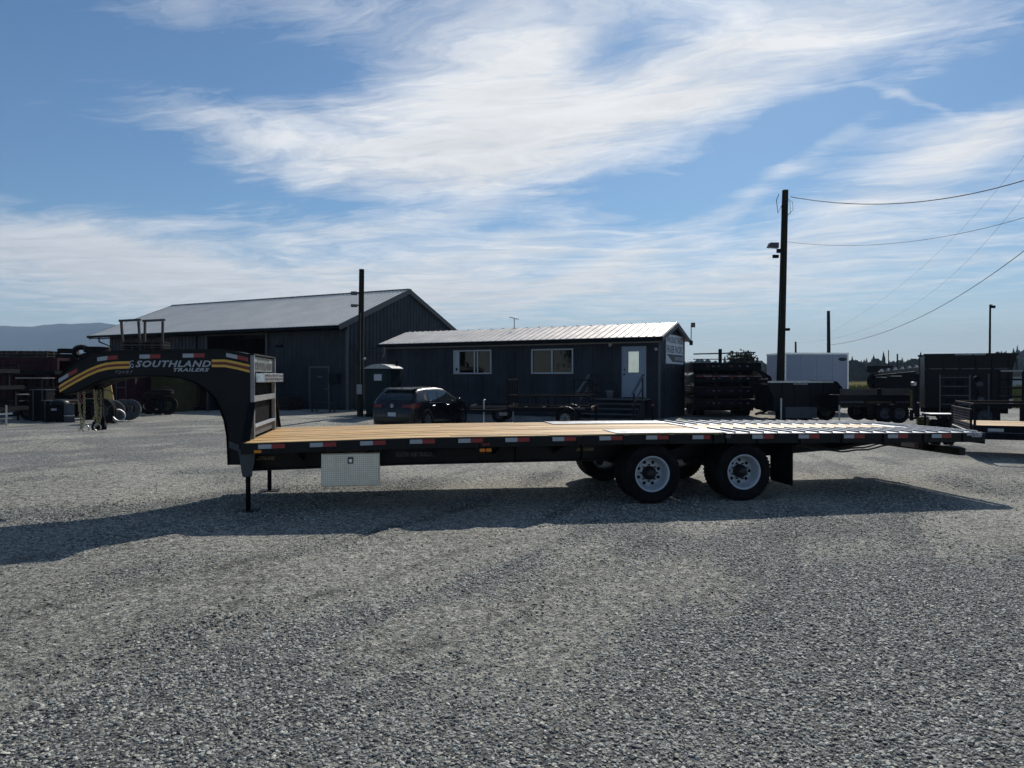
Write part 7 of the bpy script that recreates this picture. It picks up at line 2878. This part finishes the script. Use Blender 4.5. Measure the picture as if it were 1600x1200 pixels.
def grass_strip(name, n, x0, x1, y0, y1, h, m_, seed, zb_=-0.25):
    rs_ = np.random.RandomState(seed)
    X, Y = rs_.uniform(x0, x1, n), rs_.uniform(y0, y1, n)
    Hh = h * rs_.uniform(0.5, 1.2, n) * (0.75 + 0.25 * np.sin(X * 0.7) * np.sin(Y * 0.5 + 1))
    A = rs_.uniform(0, 6.28, n)
    wd = 0.03 + 0.05 * rs_.uniform(0, 1, n)
    lean = rs_.uniform(-0.3, 0.3, (n, 2))
    vs = np.zeros((n, 3, 3))
    vs[:, 0] = np.stack([X - wd * np.cos(A), Y - wd * np.sin(A), np.full(n, zb_)], 1)
    vs[:, 1] = np.stack([X + wd * np.cos(A), Y + wd * np.sin(A), np.full(n, zb_)], 1)
    vs[:, 2] = np.stack([X + lean[:, 0] * Hh, Y + lean[:, 1] * Hh, zb_ + Hh], 1)
    me = bpy.data.meshes.new(name)
    me.from_pydata(vs.reshape(-1, 3).tolist(), [], [(3 * i, 3 * i + 1, 3 * i + 2) for i in range(n)])
    me.materials.append(m_)
    o = bpy.data.objects.new(name, me)
    link(o)
    return tag(o, kind='stuff')


grass_strip('tall_field_grass', 60000, 8, 75, 58, 92, 1.25, leaf_mat('field_grass', (0.13, 0.135, 0.035)), 31)
grass_strip('verge_grass', 16000, 7.5, 40, 38, 50, 0.55, M_LEAFY, 32, -0.02)

q = at(1086, HY, 92.0)
hs = empty('farm_house', (q.x, q.y, -0.25), R(8), 'distant low house with pale gable trim seen right of the office', 'house')
sc_h = 92.0 / F
Wh = 36 * sc_h
MB().box(-Wh / 2, Wh / 2, 0, 6, 0, 1.55).build('wall', mat('house_wall', (0.22, 0.21, 0.24), 0.7), hs)
mb = MB()
mb.prism([(-Wh / 2 - 0.4, 1.55), (Wh / 2 + 0.4, 1.55), (0.2, 2.75)], -0.5, 6.4)
mb.build('roof', mat('house_roof', (0.05, 0.05, 0.055), 0.8), hs)
for x in (-1.0, 0.9):
    w_ = MB().box(x - 0.35, x + 0.35, -0.03, -0.001, 0.6, 1.3).build('window', M_GLASS, hs)
    MB().box(x - 0.42, x + 0.42, -0.05, -0.031, 0.52, 0.6).build('sill', M_WHITE, w_)
mb = MB()
mb.bar((-Wh / 2 - 0.4, -0.52, 1.6), (0.2, -0.52, 2.78), 0.04, 0.12)
mb.bar((Wh / 2 + 0.4, -0.52, 1.6), (0.2, -0.52, 2.78), 0.04, 0.12)
mb.box(-Wh / 2 - 0.3, Wh / 2 + 0.3, -0.54, -0.50, 1.45, 1.58)
mb.build('gable_trim', M_WHITE, hs)
hw_ = empty('white_shed', at(1585, HY, 105.0) * 1.0, 0, 'pale low shed far beyond the pipe gate', 'shed')
hw_.location.z = -0.25
MB().box(-2.5, 2.5, 0, 4, 0, 2.0).build('wall', M_WHITE, hw_)
mb = MB()
mb.prism([(-2.8, 2.0), (2.8, 2.0), (0, 2.9)], -0.3, 4.3)
mb.build('roof', M_TRIM, hw_)

# air between here and the mountains
hz = MB()
hz.box(-6500, 6500, -260, 5600, -1.25, 330)
hz = hz.build('haze', None, kind='stuff')
hm = bpy.data.materials.new('haze')
hm.use_nodes = True
hn = hm.node_tree
for nd in list(hn.nodes):
    hn.nodes.remove(nd)
pv = hn.nodes.new('ShaderNodeVolumePrincipled')
pv.inputs['Color'].default_value = (0.56, 0.76, 1.0, 1)
pv.inputs['Density'].default_value = 0.00017
pv.inputs['Anisotropy'].default_value = 0.0
ho = hn.nodes.new('ShaderNodeOutputMaterial')
hn.links.new(pv.outputs[0], ho.inputs['Volume'])
hz.data.materials.append(hm)
